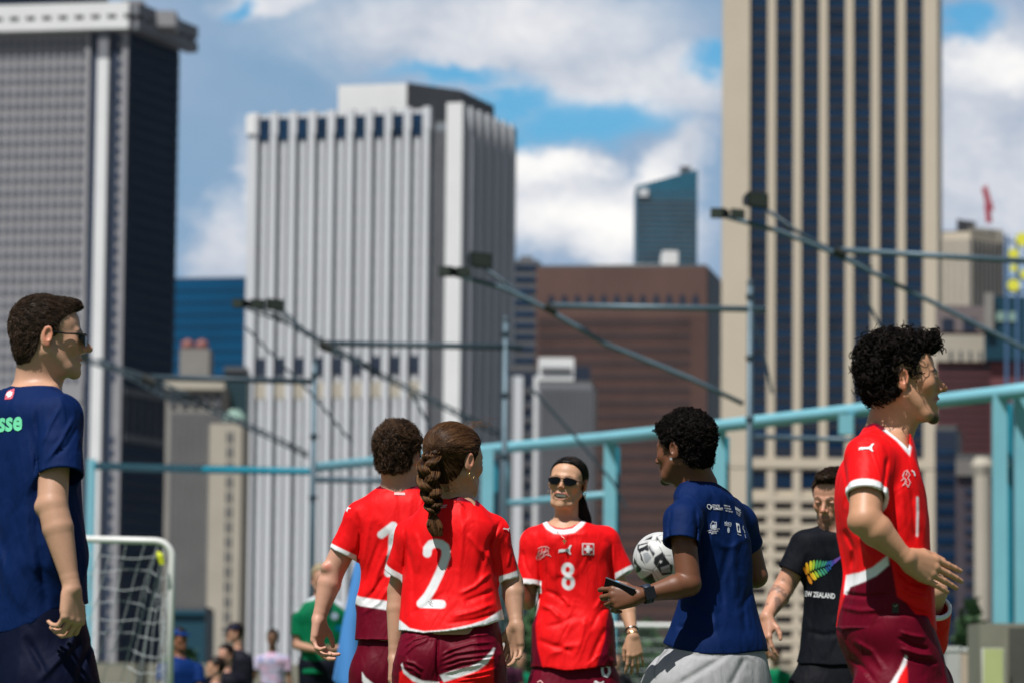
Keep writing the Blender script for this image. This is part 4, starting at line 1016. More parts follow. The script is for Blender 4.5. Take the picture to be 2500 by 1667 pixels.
def paint_head(h, P, col, o):
    l = h.L(P); x, y, z = l.T; ay = np.abs(y); near = (np.abs(l) < .16).all(1)
    def cap(a, b, r, soft=.0018):
        d = cone(a, b, r, r)[0](np.stack([x, ay, z], 1)); return np.clip(.5-d/(2*soft), 0, 1)*near
    j = o.get('jaw', 0.0); sm = o.get('smile', 0.0); w_ = .021+.009*sm
    def capx(a, b, r, soft=.0015, kx=.3):
        d = cone((a[0]*kx, a[1], a[2]), (b[0]*kx, b[1], b[2]), r, r)[0](np.stack([x*kx, ay, z], 1)); return np.clip(.5-d/(2*soft), 0, 1)*near*(x > .05)
    rd = o.get('flush', .25); bc = np.asarray(o['skin'])
    red = bc*np.array([1.10, .70, .66])
    col = colmix(col, cap((.065, .042, -.028), (.055, .05, -.03), .022, .012)*rd, red)
    col = colmix(col, cap((.118, 0, -.028), (.110, .008, -.032), .010, .006)*rd*1.6, red)
    ear = np.clip((ay-.077)/.004, 0, 1)*(np.abs(x+.012) < .035)*(z < .04)*(z > -.045)*near
    col = colmix(col, ear*min(1, rd*1.8), red)
    st = o.get('stubble', 0)
    if st:
        m = np.clip((-.047-z+.5*np.clip(.03-x, 0, 1))/.012, 0, 1)*np.clip((x-.002)/.02, 0, 1)*(z > -.135-j)*near
        m = m*np.clip(1-cap((.10, 0, -.066), (.094, .02, -.067), .006), 0, 1)
        col = colmix(col, m*st*(.75+.5*vnoise(l*300)), np.asarray(o['hair'])*.8+bc*.12)
    gt = o.get('goatee', 0)
    if gt:
        m = np.maximum(cap((.086, 0, -.101-j), (.076, .018, -.104-j), .016, .005), cap((.10, .0, -.051), (.094, .022, -.058), .0045, .002)*.8)
        m = np.maximum(m, cap((.06, .036, -.098-j), (.075, .022, -.105-j), .009, .005)*.6)
        col = colmix(col, m*gt, o['hair'])
    lip = np.asarray(o.get('lip', bc*np.array([.95, .50, .50])))
    col = colmix(col, np.maximum(capx((.0985, 0, -.0618), (.089, w_*.95, -.0655+.005*sm), .0030), capx((.0965, 0, -.0745-j*.85), (.0885, w_*.85, -.070+.005*sm-j*.35), .0040)), lip)
    if j > 0 or o.get('open'):
        d = ell((.092, 0, -.0678-j*.42), (.0230, w_*.90, .0026+j*.50+.001*sm))[0](l); m = np.clip(.5-d/.002, 0, 1)*near*(x < .097)
        col = colmix(col, m, (.035, .006, .006)); col = colmix(col, m*np.clip((z-(-.0690-.0022*sm-j*.42))/.0015, 0, 1)*np.clip((w_*.74-ay)/.002, 0, 1), (.78, .75, .68))
    br = np.asarray(o.get('brow', o['hair']))
    col = colmix(col, capx((.0905, .013, .0185), (.082, .030, .0235), .0034*o.get('browr', 1), .0015)*o.get('browk', .95), br); col = colmix(col, capx((.0905, .030, .0235), (.068, .050, .0165), .0030*o.get('browr', 1), .0013)*o.get('browk', .95), br)
    if not o.get('noeyes'):
        e = near*(np.hypot(x-.0795, np.hypot(ay-.031, z+.001)) < .0145)*(x > .083)
        op = np.clip((.0030-np.abs(z+.0010)-(ay-.031)**2*6)/.001, 0, 1)*e
        col = colmix(col, op, (.20, .17, .15)); ir = np.clip((.0056-np.hypot(ay-.031, z+.0005))/.001, 0, 1)*op; col = colmix(col, ir, (.012, .007, .005))
        col = colmix(col, capx((.090, .021, .0016), (.083, .0425, .0016), .0013, .0008), (.012, .008, .006))
    col = colmix(col, cap((.107, .0065, -.0415), (.105, .008, -.041), .0026, .0012), bc*.12)
    return col

PROT = {}
def make_person(fig, hd, body, feet, label, skin, o, h=.0028, group=None, paint=None):
    """body mesh is the person itself; clothing and hair become its children"""
    V_, Q = polygonize(body, h)
    col = np.tile(np.asarray(skin, np.float64), (len(V_), 1)); o = dict(o); o['skin'] = skin
    if hd is not None: col = paint_head(hd, V_, col, o)
    if paint: col = paint(V_, col)
    ob = mesh_obj('person', V_, Q, skin_m, None, True, col.astype(np.float32), origin=feet); tag(ob, label, 'person', group)
    return ob, V_, Q
def cloth(name, grp, parent, mt, base, fn=None, h=.0035):
    V_, Q = polygonize(grp, h); col = np.tile(np.asarray(base, np.float64), (len(V_), 1)); x, y = pp(V_)
    if fn: col = fn(V_, x, y, col)
    ob = mesh_obj(name, V_, Q, mt, parent, True, col.astype(np.float32))
    return ob, V_, Q
def sleeve(g, S, E, r1, r2, k=.035, wall=.009):
    S = np.asarray(S); E = np.asarray(E); ax = unit(E-S); E2 = E+ax*.04; ro, ri = cone(S, E2, r1, r2), cone(E-ax*.05, E2+ax*.03, r2-wall, r2-wall)
    def f(P): return smax(ro[0](P), (P-E)@ax, .003)
    g.add((f, ro[1], ro[2]), k); g.inner.append(((lambda P: np.maximum(ri[0](P), (P-E)@ax-.006)), ri[1], ri[2]))
def cut_below(line):
    """cloth ends under this photo line (list of (px, py)); applied as a half-space through the garment"""
    xs = [p[0] for p in line]; ys = [p[1] for p in line]
    def f(P): x, y = pp(P); return (y-np.interp(x, xs, ys))
    return f
def hemmed(g, fig, line):
    c = cut_below(line); s = fig.s; G = Grp(); inn = g.inner; g.inner = []; p = g.prim(); G.add(((lambda P: smax(p[0](P), c(P)/s, .003)), p[1], p[2]), .001); G.inner = inn; return G
def necked(g, fig, line):
    xs = [p[0] for p in line]; ys = [p[1] for p in line]; s = fig.s; inn = g.inner; g.inner = []; p = g.prim(); G = Grp(); G.inner = inn
    def f(P):
        x, y = pp(P); n = np.interp(x, xs, ys, left=-1e4, right=-1e4); m = (x > xs[0]) & (x < xs[-1]); e = np.where(m, (n-y)/s, -1.0)
        return smax(p[0](P), e, .003)
    G.add((f, p[1], p[2]), .001); return G
def sc_st(st, k, top=None):
    o = []
    for r in st:
        if top and r[0] < top: continue
        c = (r[1]+r[2])/2; w_ = (r[2]-r[1])/2*k; o.append((r[0], c-w_, c+w_)+tuple(r[3:]))
    return o
def legs(g, fig, hips, knees, feet, k=1.0, toe=(0, -.1), r=(.085, .058, .036)):
    for H_, K_, A_ in zip(hips, knees, feet):
        K_ = np.asarray(K_); A_ = np.asarray(A_)
        l = Grp(); l.add(cone(H_, K_, r[0]*k, r[1]*k), .02); l.add(cone(K_, K_+(A_-K_)*.35, r[1]*k, .060*k), .02); l.add(cone(K_+(A_-K_)*.35, A_, .059*k, r[2]*k), .02)
        t = A_+np.array([toe[0], toe[1], -.045]); l.add(cone(A_+(0, 0, -.035), t, .036, .028), .015); l.add(cone(t, t+(np.array([toe[0], toe[1], 0])*.55), .028, .020), .012); g.add(l.prim(), .02)
def shorts(fig, st, yaw, hips, knees, r1, r2, frac=.95, hemz=None, k=.03, e=2.3, dep=.75):
    g = Grp(); g.add(fig.loft(st, yaw, e, dep), .001)
    for H_, K_ in zip(hips, knees):
        H_ = np.asarray(H_); E = H_+(np.asarray(K_)-H_)*frac; sleeve(g, H_, E, r1, r2, k, .006)
    return g
def hair_obj(parent, hd, g, sets, c1, c2, h=.003, name='hair', extra=None, seed=3, mt=None):
    V_, Q = polygonize(g, h); N_ = vnorm(V_, Q); c1 = np.asarray(c1); c2 = np.asarray(c2); rg = np.random.default_rng(seed)
    cc = [np.tile(c1*.55, (len(V_), 1))]; vf = [(V_, Q)]
    for s in sets:
        s = dict(s); n = s.pop('n'); s.setdefault('seed', seed); mf = s.pop('maskf', None)
        if mf: s['mask'] = mf(V_)
        if s.pop('comb', 0): v, f, n = combed(g, V_, N_, n, **s)
        else: v, f = strands(V_, N_, n, **s)
        cl = s.get('clump', 1); n = n if 'lift_' in s else n; nn = len(v)//((s.get('seg', 6)+1)*3); per = len(v)//nn; n = nn
        t = np.repeat(rg.uniform(0, 1, n//cl+1), cl)[:n]**1.6; c = c1[None]*(1-t[:, None])+c2[None]*t[:, None]; cc.append(np.repeat(c, per, 0)); vf.append((v, f)); seed += 1
    for v, f, c in (extra or []): vf.append((v, f)); cc.append(c)
    V2, Q2 = join(*vf); return mesh_obj(name, V2, Q2, mt or hair_m, parent, True, np.concatenate(cc).astype(np.float32)), V_, N_

def teeth(hd, parent, zt, zb, w_=.020, x0=.0895):
    """upper row of teeth as one curved band with thickness"""
    V_ = []; n = 11
    for y in np.linspace(-w_, w_, n):
        xx = x0-17*y*y
        for (dx, z) in ((0, zt), (0, zb+.0008*math.cos(y*900)), (-.004, zb), (-.004, zt)): V_.append(hd.W((xx+dx, y, z)))
    F_ = [(i*4+a, (i+1)*4+a, (i+1)*4+(a+1) % 4, i*4+(a+1) % 4) for i in range(n-1) for a in range(4)]+[(0, 1, 2, 3), (n*4-1, n*4-2, n*4-3, n*4-4)]
    return mesh_obj('teeth', np.array(V_), F_, bpy.data.materials.get('tooth_white') or mat('tooth_white', (.88, .87, .83), .3), parent, True)
# ---- marks projected onto cloth
BV = {}
def bvh(key, V_, Q):
    x, y = pp(V_); BV[key] = BVHTree.FromPolygons([tuple(v) for v in V_], [tuple(int(i) for i in q) for q in Q]); return key
def decal(name, key, polys, m_, parent, off=.0012, fine=3.0, label=None):
    """polys: list of closed outlines in photo pixels (first outer, holes after) or of lists of them; laid onto the cloth surface"""
    bm = bmesh.new()
    for poly in polys:
        rings = poly if isinstance(poly[0][0], (list, tuple, np.ndarray)) else [poly]
        allp = [Vector((p[0], p[1], 0)) for r in rings for p in r]; tri = tessellate_polygon([[Vector((p[0], p[1], 0)) for p in r] for r in rings])
        vs = [bm.verts.new(p) for p in allp]
        for t in tri:
            try: bm.faces.new([vs[i] for i in t])
            except ValueError: pass
    for _ in range(5):
        le = [e for e in bm.edges if e.calc_length() > fine]
        if not le: break
        bmesh.ops.subdivide_edges(bm, edges=le, cuts=1, use_grid_fill=False); bmesh.ops.triangulate(bm, faces=bm.faces[:])
    V_ = []; t = BV[key]; bad = set()
    for i, v in enumerate(bm.verts):
        d = ray(v.co.x, v.co.y); d = d/np.linalg.norm(d); loc, nn, _, _ = t.ray_cast(Vector(EYE+d*5), Vector(d), 40)
        if loc is None: bad.add(i); V_.append((0, 0, 0)); continue
        if nn.dot(Vector(d)) > 0: nn = -nn
        q = loc+nn*off-Vector(d)*off; V_.append(tuple(q))
    bm.verts.index_update(); F_ = [tuple(v.index for v in f.verts) for f in bm.faces if not any(v.index in bad for v in f.verts)]; bm.free()
    o = mesh_obj(name, V_, F_, m_, parent, True)
    if label: o['label'] = label
    return o
def text_polys(txt, org, ux, uy, bold=0.0, shear=0.0, font=None, space=1.0):
    """lettering as outlines in photo pixels; ux, uy: pixel vectors of one em along and up"""
    cu = bpy.data.curves.new('t', 'FONT'); cu.body = txt; cu.size = 1.0; cu.offset = bold; cu.shear = shear; cu.resolution_u = 3; cu.space_character = space; cu.fill_mode = 'FRONT'
    ob = bpy.data.objects.new('t', cu); C.objects.link(ob); dg = bpy.context.evaluated_depsgraph_get(); me = bpy.data.meshes.new_from_object(ob.evaluated_get(dg))
    P = [(org[0]+v.co.x*ux[0]+v.co.y*uy[0], org[1]+v.co.x*ux[1]+v.co.y*uy[1]) for v in me.vertices]; F_ = [[P[i] for i in p.vertices] for p in me.polygons]
    bpy.data.objects.remove(ob); bpy.data.curves.remove(cu); bpy.data.meshes.remove(me); return F_
def stroke_polys(pts, w_, cap=True):
    """thick polyline as quads plus round ends"""
    o = []
    for (x0, y0), (x1, y1) in zip(pts[:-1], pts[1:]):
        l = math.hypot(x1-x0, y1-y0)+1e-9; nx, ny = -(y1-y0)/l*w_, (x1-x0)/l*w_; o.append([(x0+nx, y0+ny), (x1+nx, y1+ny), (x1-nx, y1-ny), (x0-nx, y0-ny)])
    if cap:
        for (x0, y0) in pts: o.append([(x0+w_*math.cos(t), y0+w_*math.sin(t)) for t in np.linspace(0, 6.283, 9)[:-1]])
    return o
CAT = [(0, 48), (6, 38), (22, 34), (40, 36), (58, 34), (70, 28), (78, 14), (84, 2), (93, 0), (98, 8), (90, 18), (86, 34), (84, 50), (88, 62), (94, 76), (86, 80), (76, 66), (66, 56), (50, 54), (36, 56), (26, 60), (14, 58), (2, 66), (0, 60), (8, 54)]
def cat_mark(x, y, w_, h_, ang=0.0, flip=False):
    c, s = math.cos(ang), math.sin(ang); o = []
    for a, b in CAT:
        a = (98-a if flip else a)/98*w_; b = b/80*h_; o.append((x+a*c-b*s, y+a*s+b*c))
    return [o]
whitem = mat('print_white', (.74, .74, .76), .6); whitem2 = mat('print_white_dim', (.42, .45, .50), .6); pinkm = mat('print_pale_pink', (.70, .36, .36), .6)
mintm = mat('print_mint', (.17, .72, .40), .6); crossred = mat('badge_red', (.65, .02, .03), .5); goldm = mat('gold', (.62, .44, .16), .25, 1.0); silverm = mat('silver', (.6, .6, .58), .2, 1.0)
blackm = mat('black_plastic', (.006, .006, .007), .25, spec=.6); glassm = mat('sunglass_lens', (.002, .002, .002), .12, spec=.25)
# ================================================================== 1. MAN IN NAVY SHIRT, LEFT EDGE
def person_left():
    f = Fig(10.6); P = f.P; skin = (.52, .29, .19)
    hd = Head(f, 118, 823, 0, 14, pitch=-1, smile=.5, open=1, nose=1.25)
    S, E, W_ = P(138, 1010, -.13), P(128, 1232, -.215), P(176, 1436, -.245)
    tor = [(950, 5, 145), (985, -25, 175), (1060, -40, 190), (1140, -46, 196), (1250, -44, 203), (1360, -42, 211), (1480, -42, 212, 0, .78), (1560, -42, 214, 0, .84)]
    g = Grp(); g.add(hd.prim(), .01)
    g.add(cone(hd.W((-.030, 0, -.045)), P(82, 962, .03), .054, .060), .03); g.add(cone(hd.W((.005, 0, -.07)), P(112, 955, .01), .040, .045), .03)
    g.add(cone(P(82, 960, 0), P(130, 1000, -.06), .052, .05), .03)
    g.add(f.loft(sc_st(tor, .86), 28, 2.2, .62), .03)
    arm(g, S, E, W_, .046, .043, .026); g.add(ball(P(103, 1238, -.21), .020), .02)
    hand(g, W_, (.02, 0, -1), (.62, .78, 0), .98, fing=[(35, 42, 25), (38, 45, 28), (40, 50, 30), (42, 52, 30)], spread=.6)
    S2, E2, W2 = P(0, 1010, .17), P(-20, 1240, .22), P(-10, 1440, .2); arm(g, S2, E2, W2); hand(g, W2, (0, 0, -1), (.6, -.8, 0), .98, curl=(30, 35, 25), mirror=True)
    hips = [P(60, 1640, -.09), P(20, 1640, .09)]; kn = [P(130, 1640, -.10)*[1, 1, 0]+(0, 0, .48), P(10, 1640, .10)*[1, 1, 0]+(0, 0, .48)]
    ft = [P(120, 1640, -.10)*[1, 1, 0]+(0, 0, .075), P(-40, 1640, .10)*[1, 1, 0]+(0, 0, .075)]
    legs(g, f, hips, kn, ft, toe=(.12, .03)); feet = P(50, 1640)*[1, 1, 0]
    ob, V_, Q = make_person(f, hd, g, feet, 'smiling man in navy blue shirt and dark sunglasses at the left edge', skin, dict(smile=.5, open=1, hair=(.035, .02, .013), noeyes=1, flush=.45, browk=.9))
    # shirt
    t = Grp(); t.add(f.loft(tor, 28, 2.4, .64), .001); t.add(cone(P(75, 990, .0), P(135, 1018, -.11), .058, .062), .05); t.add(cone(P(55, 998, .02), P(5, 1025, .15), .055, .062), .05)
    sleeve(t, P(142, 1022, -.13), P(147, 1164, -.195), .066, .070, .04); sleeve(t, S2, P(-14, 1165, .21), .072, .070, .04)
    t = necked(t, f, [(10, 948), (34, 936), (60, 927), (95, 921), (125, 934), (150, 950), (158, 962)])
    t = hemmed(t, f, [(-200, 1530), (-20, 1548), (21, 1543), (80, 1518), (128, 1488), (214, 1472), (260, 1470)])
    t.disp += [cloth_noise((7, 7, 3), .0055, 1.3), creases([([(86, 1000), (92, 1060), (88, 1160)], 5, .006), ([(70, 1010), (88, 1120), (92, 1300), (110, 1480)], 9, .006), ([(182, 1015), (150, 1075), (110, 1130)], 5, -.006), ([(190, 1040), (165, 1085), (130, 1115)], 5, .004),
        ([(150, 985), (120, 1040), (100, 1090)], 5, -.005), ([(20, 1100), (30, 1250), (10, 1400)], 12, .006), ([(60, 1150), (66, 1300), (90, 1420)], 9, -.006), ([(100, 1330), (108, 1420), (116, 1490)], 9, .005), ([(-20, 1300), (20, 1420), (60, 1500)], 12, -.006)])]
    def fn(V_, x, y, c):
        d = seg_d(x, y, [(34, 946), (60, 938), (95, 933), (125, 946), (152, 962)]); c = colmix(c, np.exp(-(d/1.6)**2)*.5, np.array(NAVY)*.3)
        d = seg_d(x, y, [(86, 1152), (120, 1156), (170, 1156), (205, 1158)]); return colmix(c, np.exp(-(d/1.4)**2)*.45, np.array(NAVY)*.3)
    sh, V_, Q = cloth('shirt', t, ob, tee_m, NAVY, fn); k = bvh('left', V_, Q)
    decal('chest_lettering', k, text_polys('suisse', (-57, 1056), (47, -3.5), (4, -66), .03), mintm, sh)
    bx = [(14, 963), (17, 957), (21, 953), (36, 948), (35, 960), (31, 971), (27, 974), (12, 975)]; decal('neck_badge', k, [bx], mat('badge_pink', (.62, .10, .14), .6), sh)
    decal('neck_badge_cross', k, [[(21, 957), (28, 954), (27, 969), (19, 971)], [(15, 966), (19, 958), (32, 957), (30, 966)]], whitem, sh, off=.0022)
    # trousers
    st = [(1455, -30, 200, 0, .70), (1520, -40, 210, 0, .74), (1600, -50, 230, 0, .8), (1680, -50, 246, 0, .8)]
    s = shorts(f, st, 28, [P(110, 1670, -.10), P(10, 1670, .10)], [(kn[0][0], kn[0][1], .45), (kn[1][0], kn[1][1], .45)], .125, .115, .9)
    s.disp += [cloth_noise((6, 6, 2.5), .006, 4), creases([([(205, 1500), (170, 1580), (90, 1667)], 9, -.01), ([(60, 1550), (110, 1640), (130, 1700)], 10, .01), ([(225, 1560), (200, 1620), (190, 1700)], 8, .009)])]
    cloth('shorts', s, ob, tee_m, NAVD)
    # hair
    tab = [(-.14, -.075), (-.085, -.085), (-.060, -.082), (-.040, -.045), (-.030, .010), (-.006, .016), (.004, -.002), (.018, .004), (.024, .040), (.050, .066), (.075, .082), (.12, .088)]
    hg = hair_cap(hd, tab, .0045, .003, .000, .0035, parts=[(ell((.054, 0, .093), (.036, .046, .018)), .02), (ball((.072, .0, .089), .012), .02)])
    comb = lambda Pw: hd.M @ np.array([.55, 0, -.35])+0*Pw
    def dirf(Pw): l = hd.L(Pw); d = np.stack([np.clip(l[:, 2]*14, -1, 1.2), l[:, 1]*3, -np.clip(.5-l[:, 2]*6, 0, 1)-.1], 1); return d @ hd.M.T
    hair_obj(ob, hd, hg, [dict(comb=1, n=6400, length=.022, wid=.0009, dirf=dirf, seg=4, jit_=.25, lift=.004, clump=2)], (.030, .018, .012), (.10, .062, .042))
    # sunglasses
    gl = MB(); pr = lambda p: hd.W(p)
    for sgn in (1, -1):
        lens_ = [(.104, .006), (.104, .030), (.097, .050), (.094, .052)]
        top = [pr((.108, sgn*.007, .010)), pr((.107, sgn*.030, .013)), pr((.099, sgn*.052, .011)), pr((.082, sgn*.066, .008))]; bot = [pr((.109, sgn*.008, -.016)), pr((.109, sgn*.028, -.027)), pr((.101, sgn*.050, -.023)), pr((.084, sgn*.066, -.006))]
        b = len(gl.v); n_ = hd.M @ np.array([.0025, 0, 0])
        gl.v += [tuple(q) for q in top+bot]+[tuple(q-n_) for q in top+bot]
        for i in range(3): gl.f += [(b+i, b+i+1, b+5+i, b+4+i), (b+8+i, b+12+i, b+13+i, b+9+i), (b+i, b+8+i, b+9+i, b+i+1), (b+4+i, b+5+i, b+13+i, b+12+i)]
    sg = gl.build('sunglasses', glassm, ob)
    mb = MB()
    for sgn in (1, -1): mb.tube([pr((.104, sgn*.046, .007)), pr((.085, sgn*.068, .007)), pr((.040, sgn*.074, .006)), pr((-.006, sgn*.080, .010))], [.0032, .0034, .0026, .0024], 6)
    mb.tube([pr((.107, -.012, .003)), pr((.112, 0, .005)), pr((.107, .012, .003))], .0016, 6); mb.build('temple_arm', blackm, sg)
person_left()
# ================================================================== 2. PLAYER WITH THE NUMBER 2 AND A BRAID (seen from behind)
def kit_mat_paint(c, x, y, base, regions):
    for sd, k, w_ in regions: c = colmix(c, cover(sd, w_), k)
    return c
def person_two():
    f = Fig(11.84); P = f.P; skin = (.46, .258, .165)
    hd = Head(f, 1113, 1126, 0, 46, pitch=-2, k=.95, nose=.9, fem=1, jaww=.93)
    S = P(1203, 1304, .02)
    E, W_ = P(1250, 1420, .05), P(1261, 1524, -.01)
    S2, E2, W2 = P(1006, 1312, .05), P(971, 1440, .10), P(964, 1604, .07)
    tor = [(1206, 1062, 1150), (1235, 1028, 1180), (1280, 1000, 1212), (1340, 987, 1212), (1410, 985, 1212), (1470, 981, 1219, 0, .68), (1520, 978, 1225, 0, .80), (1550, 977, 1227, 0, .86)]
    g = Grp(); g.add(hd.prim(), .01); g.add(cone(hd.W((-.028, 0, -.05)), P(1106, 1222, .02), .046, .050), .03); g.add(cone(hd.W((.01, 0, -.075)), P(1118, 1225, .06), .034, .040), .03)
    g.add(f.loft(sc_st(tor, .86), 75, 2.2, .60), .03)
    arm(g, S, E, W_, .042, .035, .0225)
    hand(g, W_, (-.08, .05, -1), (-.85, .5, 0), .88, fing=[(20, 25, 15), (22, 30, 18), (25, 32, 20), (28, 35, 22)], thumbdir=((.034, .026, -.012), (.028, .006, -.006), (.024, .000, -.003)))
    arm(g, S2, E2, W2, .040, .033, .022); hand(g, W2, (-.05, 0, -1), (.25, .95, 0), .88, curl=(22, 28, 20), mirror=True)
    hips = [P(1160, 1600, .02), P(1040, 1600, .02)]; b0 = P(1160, 1600)*[1, 1, 0]; b1 = P(1040, 1600)*[1, 1, 0]
    kn = [b0+(.03, .05, .45), b1+(-.02, .08, .45)]; legs(g, f, hips, kn, [b0+(.04, -.05, .07), b1+(-.03, .05, .07)], .95, toe=(.02, .11))
    o = dict(hair=(.02, .012, .008), flush=.35)
    ob, V_, Q = make_person(f, hd, g, P(1100, 1600)*[1, 1, 0], 'woman with a long brown braid in red jersey number 2, seen from behind', skin, o, group='players in red jerseys and maroon shorts')
    t = Grp(); t.add(f.loft(tor, 75, 2.4, .62), .001); t.add(cone(P(1118, 1262, .02), P(1200, 1300, .02), .054, .052), .03); t.add(cone(P(1092, 1258, .02), P(1008, 1306, .05), .052, .050), .03)
    sleeve(t, S, P(1230, 1412, .045), .054, .053, .03); sleeve(t, S2, P(970, 1402, .085), .052, .046, .03)
    t = necked(t, f, [(1040, 1200), (1066, 1207), (1100, 1209), (1130, 1213), (1150, 1222), (1160, 1234)])
    hem = [(900, 1545), (978, 1538), (1033, 1546), (1085, 1543), (1134, 1535), (1182, 1526), (1224, 1508), (1300, 1500)]; t = hemmed(t, f, hem)
    t.disp += [cloth_noise((8, 8, 3.5), .0055, 2.7), creases([([(987, 1285), (990, 1340), (985, 1400)], 4, .006), ([(1223, 1268), (1196, 1325), (1209, 1405)], 4.5, .007), ([(1140, 1300), (1170, 1340), (1200, 1365)], 6, -.005), ([(1205, 1300), (1180, 1360), (1165, 1420)], 7, .006),
        ([(1198, 1395), (1160, 1430), (1120, 1450)], 5, -.006), ([(1205, 1440), (1170, 1455), (1130, 1470)], 6, .006), ([(1210, 1470), (1160, 1490), (1100, 1505)], 6, -.006), ([(1215, 1495), (1160, 1512), (1090, 1522)], 5, .005), ([(995, 1330), (1010, 1400), (1005, 1470)], 7, .005), ([(1010, 1290), (1025, 1340), (1020, 1400)], 6, -.004),
        ([(1000, 1500), (1040, 1480), (1090, 1440)], 7, .004), ([(1235, 1310), (1245, 1350), (1240, 1385)], 4, -.004)])]
    W2x = 10.6
    two = [(1043, 1349), (1044, 1338), (1052, 1328), (1064, 1325), (1076, 1327), (1086, 1334), (1089, 1345), (1088, 1358), (1082, 1376), (1072, 1400), (1058, 1430), (1043, 1455), (1028, 1472), (1078, 1474)]
    def fn(V_, x, y, c):
        back = V_[:, 1] < f.Y+.03
        c = colmix(c, cover(y-1219-np.interp(x, [1060, 1110, 1150, 1165], [-6, 1, 7, 16]))*(np.abs(x-1105) < 66)*(y < 1240), MAR)
        c = colmix(c, cover((seg_d(x, y, two)-W2x))*back, WHT)
        he = np.interp(x, [q[0] for q in hem], [q[1] for q in hem]); th = np.interp(x, [975, 1000, 1040, 1100, 1150, 1190, 1226], [26, 9, 6, 7, 9, 14, 22]); c = colmix(c, cover(-(y-(he-th))), WHT)
        for e_, a_, w_ in ((P(1232, 1412, .045), unit(P(1232, 1412, .045)-S), .020), (P(965, 1400, .085), unit(P(965, 1400, .085)-S2), .021)):
            q = (V_-e_)@a_; r_ = np.linalg.norm(V_-e_-q[:, None]*a_, axis=1); c = colmix(c, np.clip((q+w_)/.003+.5, 0, 1)*(r_ < .061)*(q < .03), WHT)
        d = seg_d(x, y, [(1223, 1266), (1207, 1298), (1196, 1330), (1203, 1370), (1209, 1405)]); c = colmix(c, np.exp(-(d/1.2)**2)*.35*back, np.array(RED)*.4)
        return c
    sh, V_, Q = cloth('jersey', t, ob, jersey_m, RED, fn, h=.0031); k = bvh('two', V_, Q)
    decal('sleeve_mark', k, cat_mark(1229, 1283, 17, 10, .25), whitem, sh)
    decal('neck_tag', k, [[(1068, 1234), (1092, 1231), (1091, 1234), (1068, 1237)], [(1067, 1239), (1090, 1235.5), (1089, 1238), (1066, 1242)]], pinkm, sh)
    decal('number_crest', k, [q for q in stroke_polys([(1046, 1467), (1052, 1470), (1049, 1475), (1056, 1477)], .7)+stroke_polys([(1052, 1465), (1056, 1472)], .7)], mat('print_grey_line', (.28, .25, .25), .6), sh, off=.002)
    st = [(1500, 990, 1212, .01, .68), (1545, 980, 1222, .01, .74), (1600, 974, 1221, .01, .80), (1660, 972, 1219, .01, .8), (1710, 974, 1218, 0, .8)]
    s = Grp(); s.add(f.loft(st, 80, 2.5, .78), .001)
    for c_, s_ in ((1038, -1), (1158, 1)): s.add(ell(P(c_, 1612, -.052), (.082, .085, .095)), .05); sleeve(s, P(c_, 1650, .0), P(c_, 1690, .0)+(s_*.01, .02, -.16), .105, .105, .03, .006)
    s.add(cone(P(1080, 1560, -.18), P(1083, 1690, -.16), .012, .020), .035, 's')
    cr = [([(1085, 1562), (1140, 1552), (1205, 1546)], 3.5, -.005), ([(1075, 1600), (1100, 1585), (1150, 1570), (1208, 1566)], 3.2, -.006), ([(1072, 1612), (1110, 1594), (1160, 1586), (1210, 1582)], 3, -.005), ([(1074, 1622), (1120, 1606), (1170, 1600), (1212, 1595)], 3, -.005),
          ([(1076, 1634), (1125, 1617), (1175, 1610), (1212, 1606)], 3, -.005), ([(1082, 1644), (1130, 1630), (1180, 1620)], 3, -.004), ([(985, 1580), (1010, 1560), (1050, 1550)], 3, -.005), ([(984, 1600), (1010, 1575), (1045, 1560), (1072, 1552)], 3.2, -.005), ([(983, 1612), (1010, 1618), (1034, 1636)], 3.4, -.005), ([(985, 1625), (1008, 1632), (1028, 1648)], 3, -.004),
          ([(1069, 1555), (1068, 1590), (1066, 1625), (1072, 1667)], 3.2, .009), ([(1040, 1565), (1052, 1556), (1068, 1553)], 3, .004), ([(990, 1560), (1003, 1552), (1020, 1548)], 3, -.004), ([(1130, 1650), (1180, 1640), (1215, 1630)], 2.6, -.004), ([(1110, 1662), (1180, 1652), (1216, 1646)], 2.6, -.004)]
    s.disp += [creases(cr), cloth_noise((7, 7, 12), .0022, 8)]
    def fs(V_, x, y, c):
        red_r = [(1074, 1663), (1120, 1648), (1165, 1635), (1196, 1605), (1205, 1590), (1206, 1700), (1074, 1760)]; red_l = [(975, 1640), (984, 1634), (1010, 1656), (1050, 1668), (1074, 1672), (1074, 1760), (970, 1760)]
        c = colmix(c, cover(poly_in(x, y, red_r)), RED); c = colmix(c, cover(poly_in(x, y, red_l)), RED)
        w1 = [(1074, 1647), (1106, 1636), (1145, 1628), (1176, 1612), (1196, 1592), (1205, 1580), (1209, 1581), (1204, 1596), (1190, 1618), (1166, 1636), (1128, 1650), (1083, 1664)]
        w2 = [(982, 1618), (986, 1632), (1000, 1645), (1030, 1660), (1072, 1664), (1072, 1676), (1040, 1674), (1008, 1662), (985, 1642), (979, 1622)]
        return colmix(colmix(c, cover(poly_in(x, y, w1)), WHT), cover(poly_in(x, y, w2)), WHT)
    cloth('shorts', s, ob, jersey_m, MAR, fs, h=.0031)
    # hair: pulled back to the tie, then a braid
    tab = [(-.14, -.085), (-.060, -.080), (-.034, -.045), (-.022, .004), (-.002, .014), (.012, -.006), (.026, .0), (.036, .035), (.060, .066), (.080, .076), (.12, .082)]
    tie = hd.L(P(1062, 1096, -.10)[None])[0]
    tie = hd.L((P(1064, 1095, -.075))[None])[0]
    hg = hair_cap(hd, tab, .007, .012, .014, .0015, 60, parts=[(cone((-.085, .0, .05), tie, .040, .018), .03)])
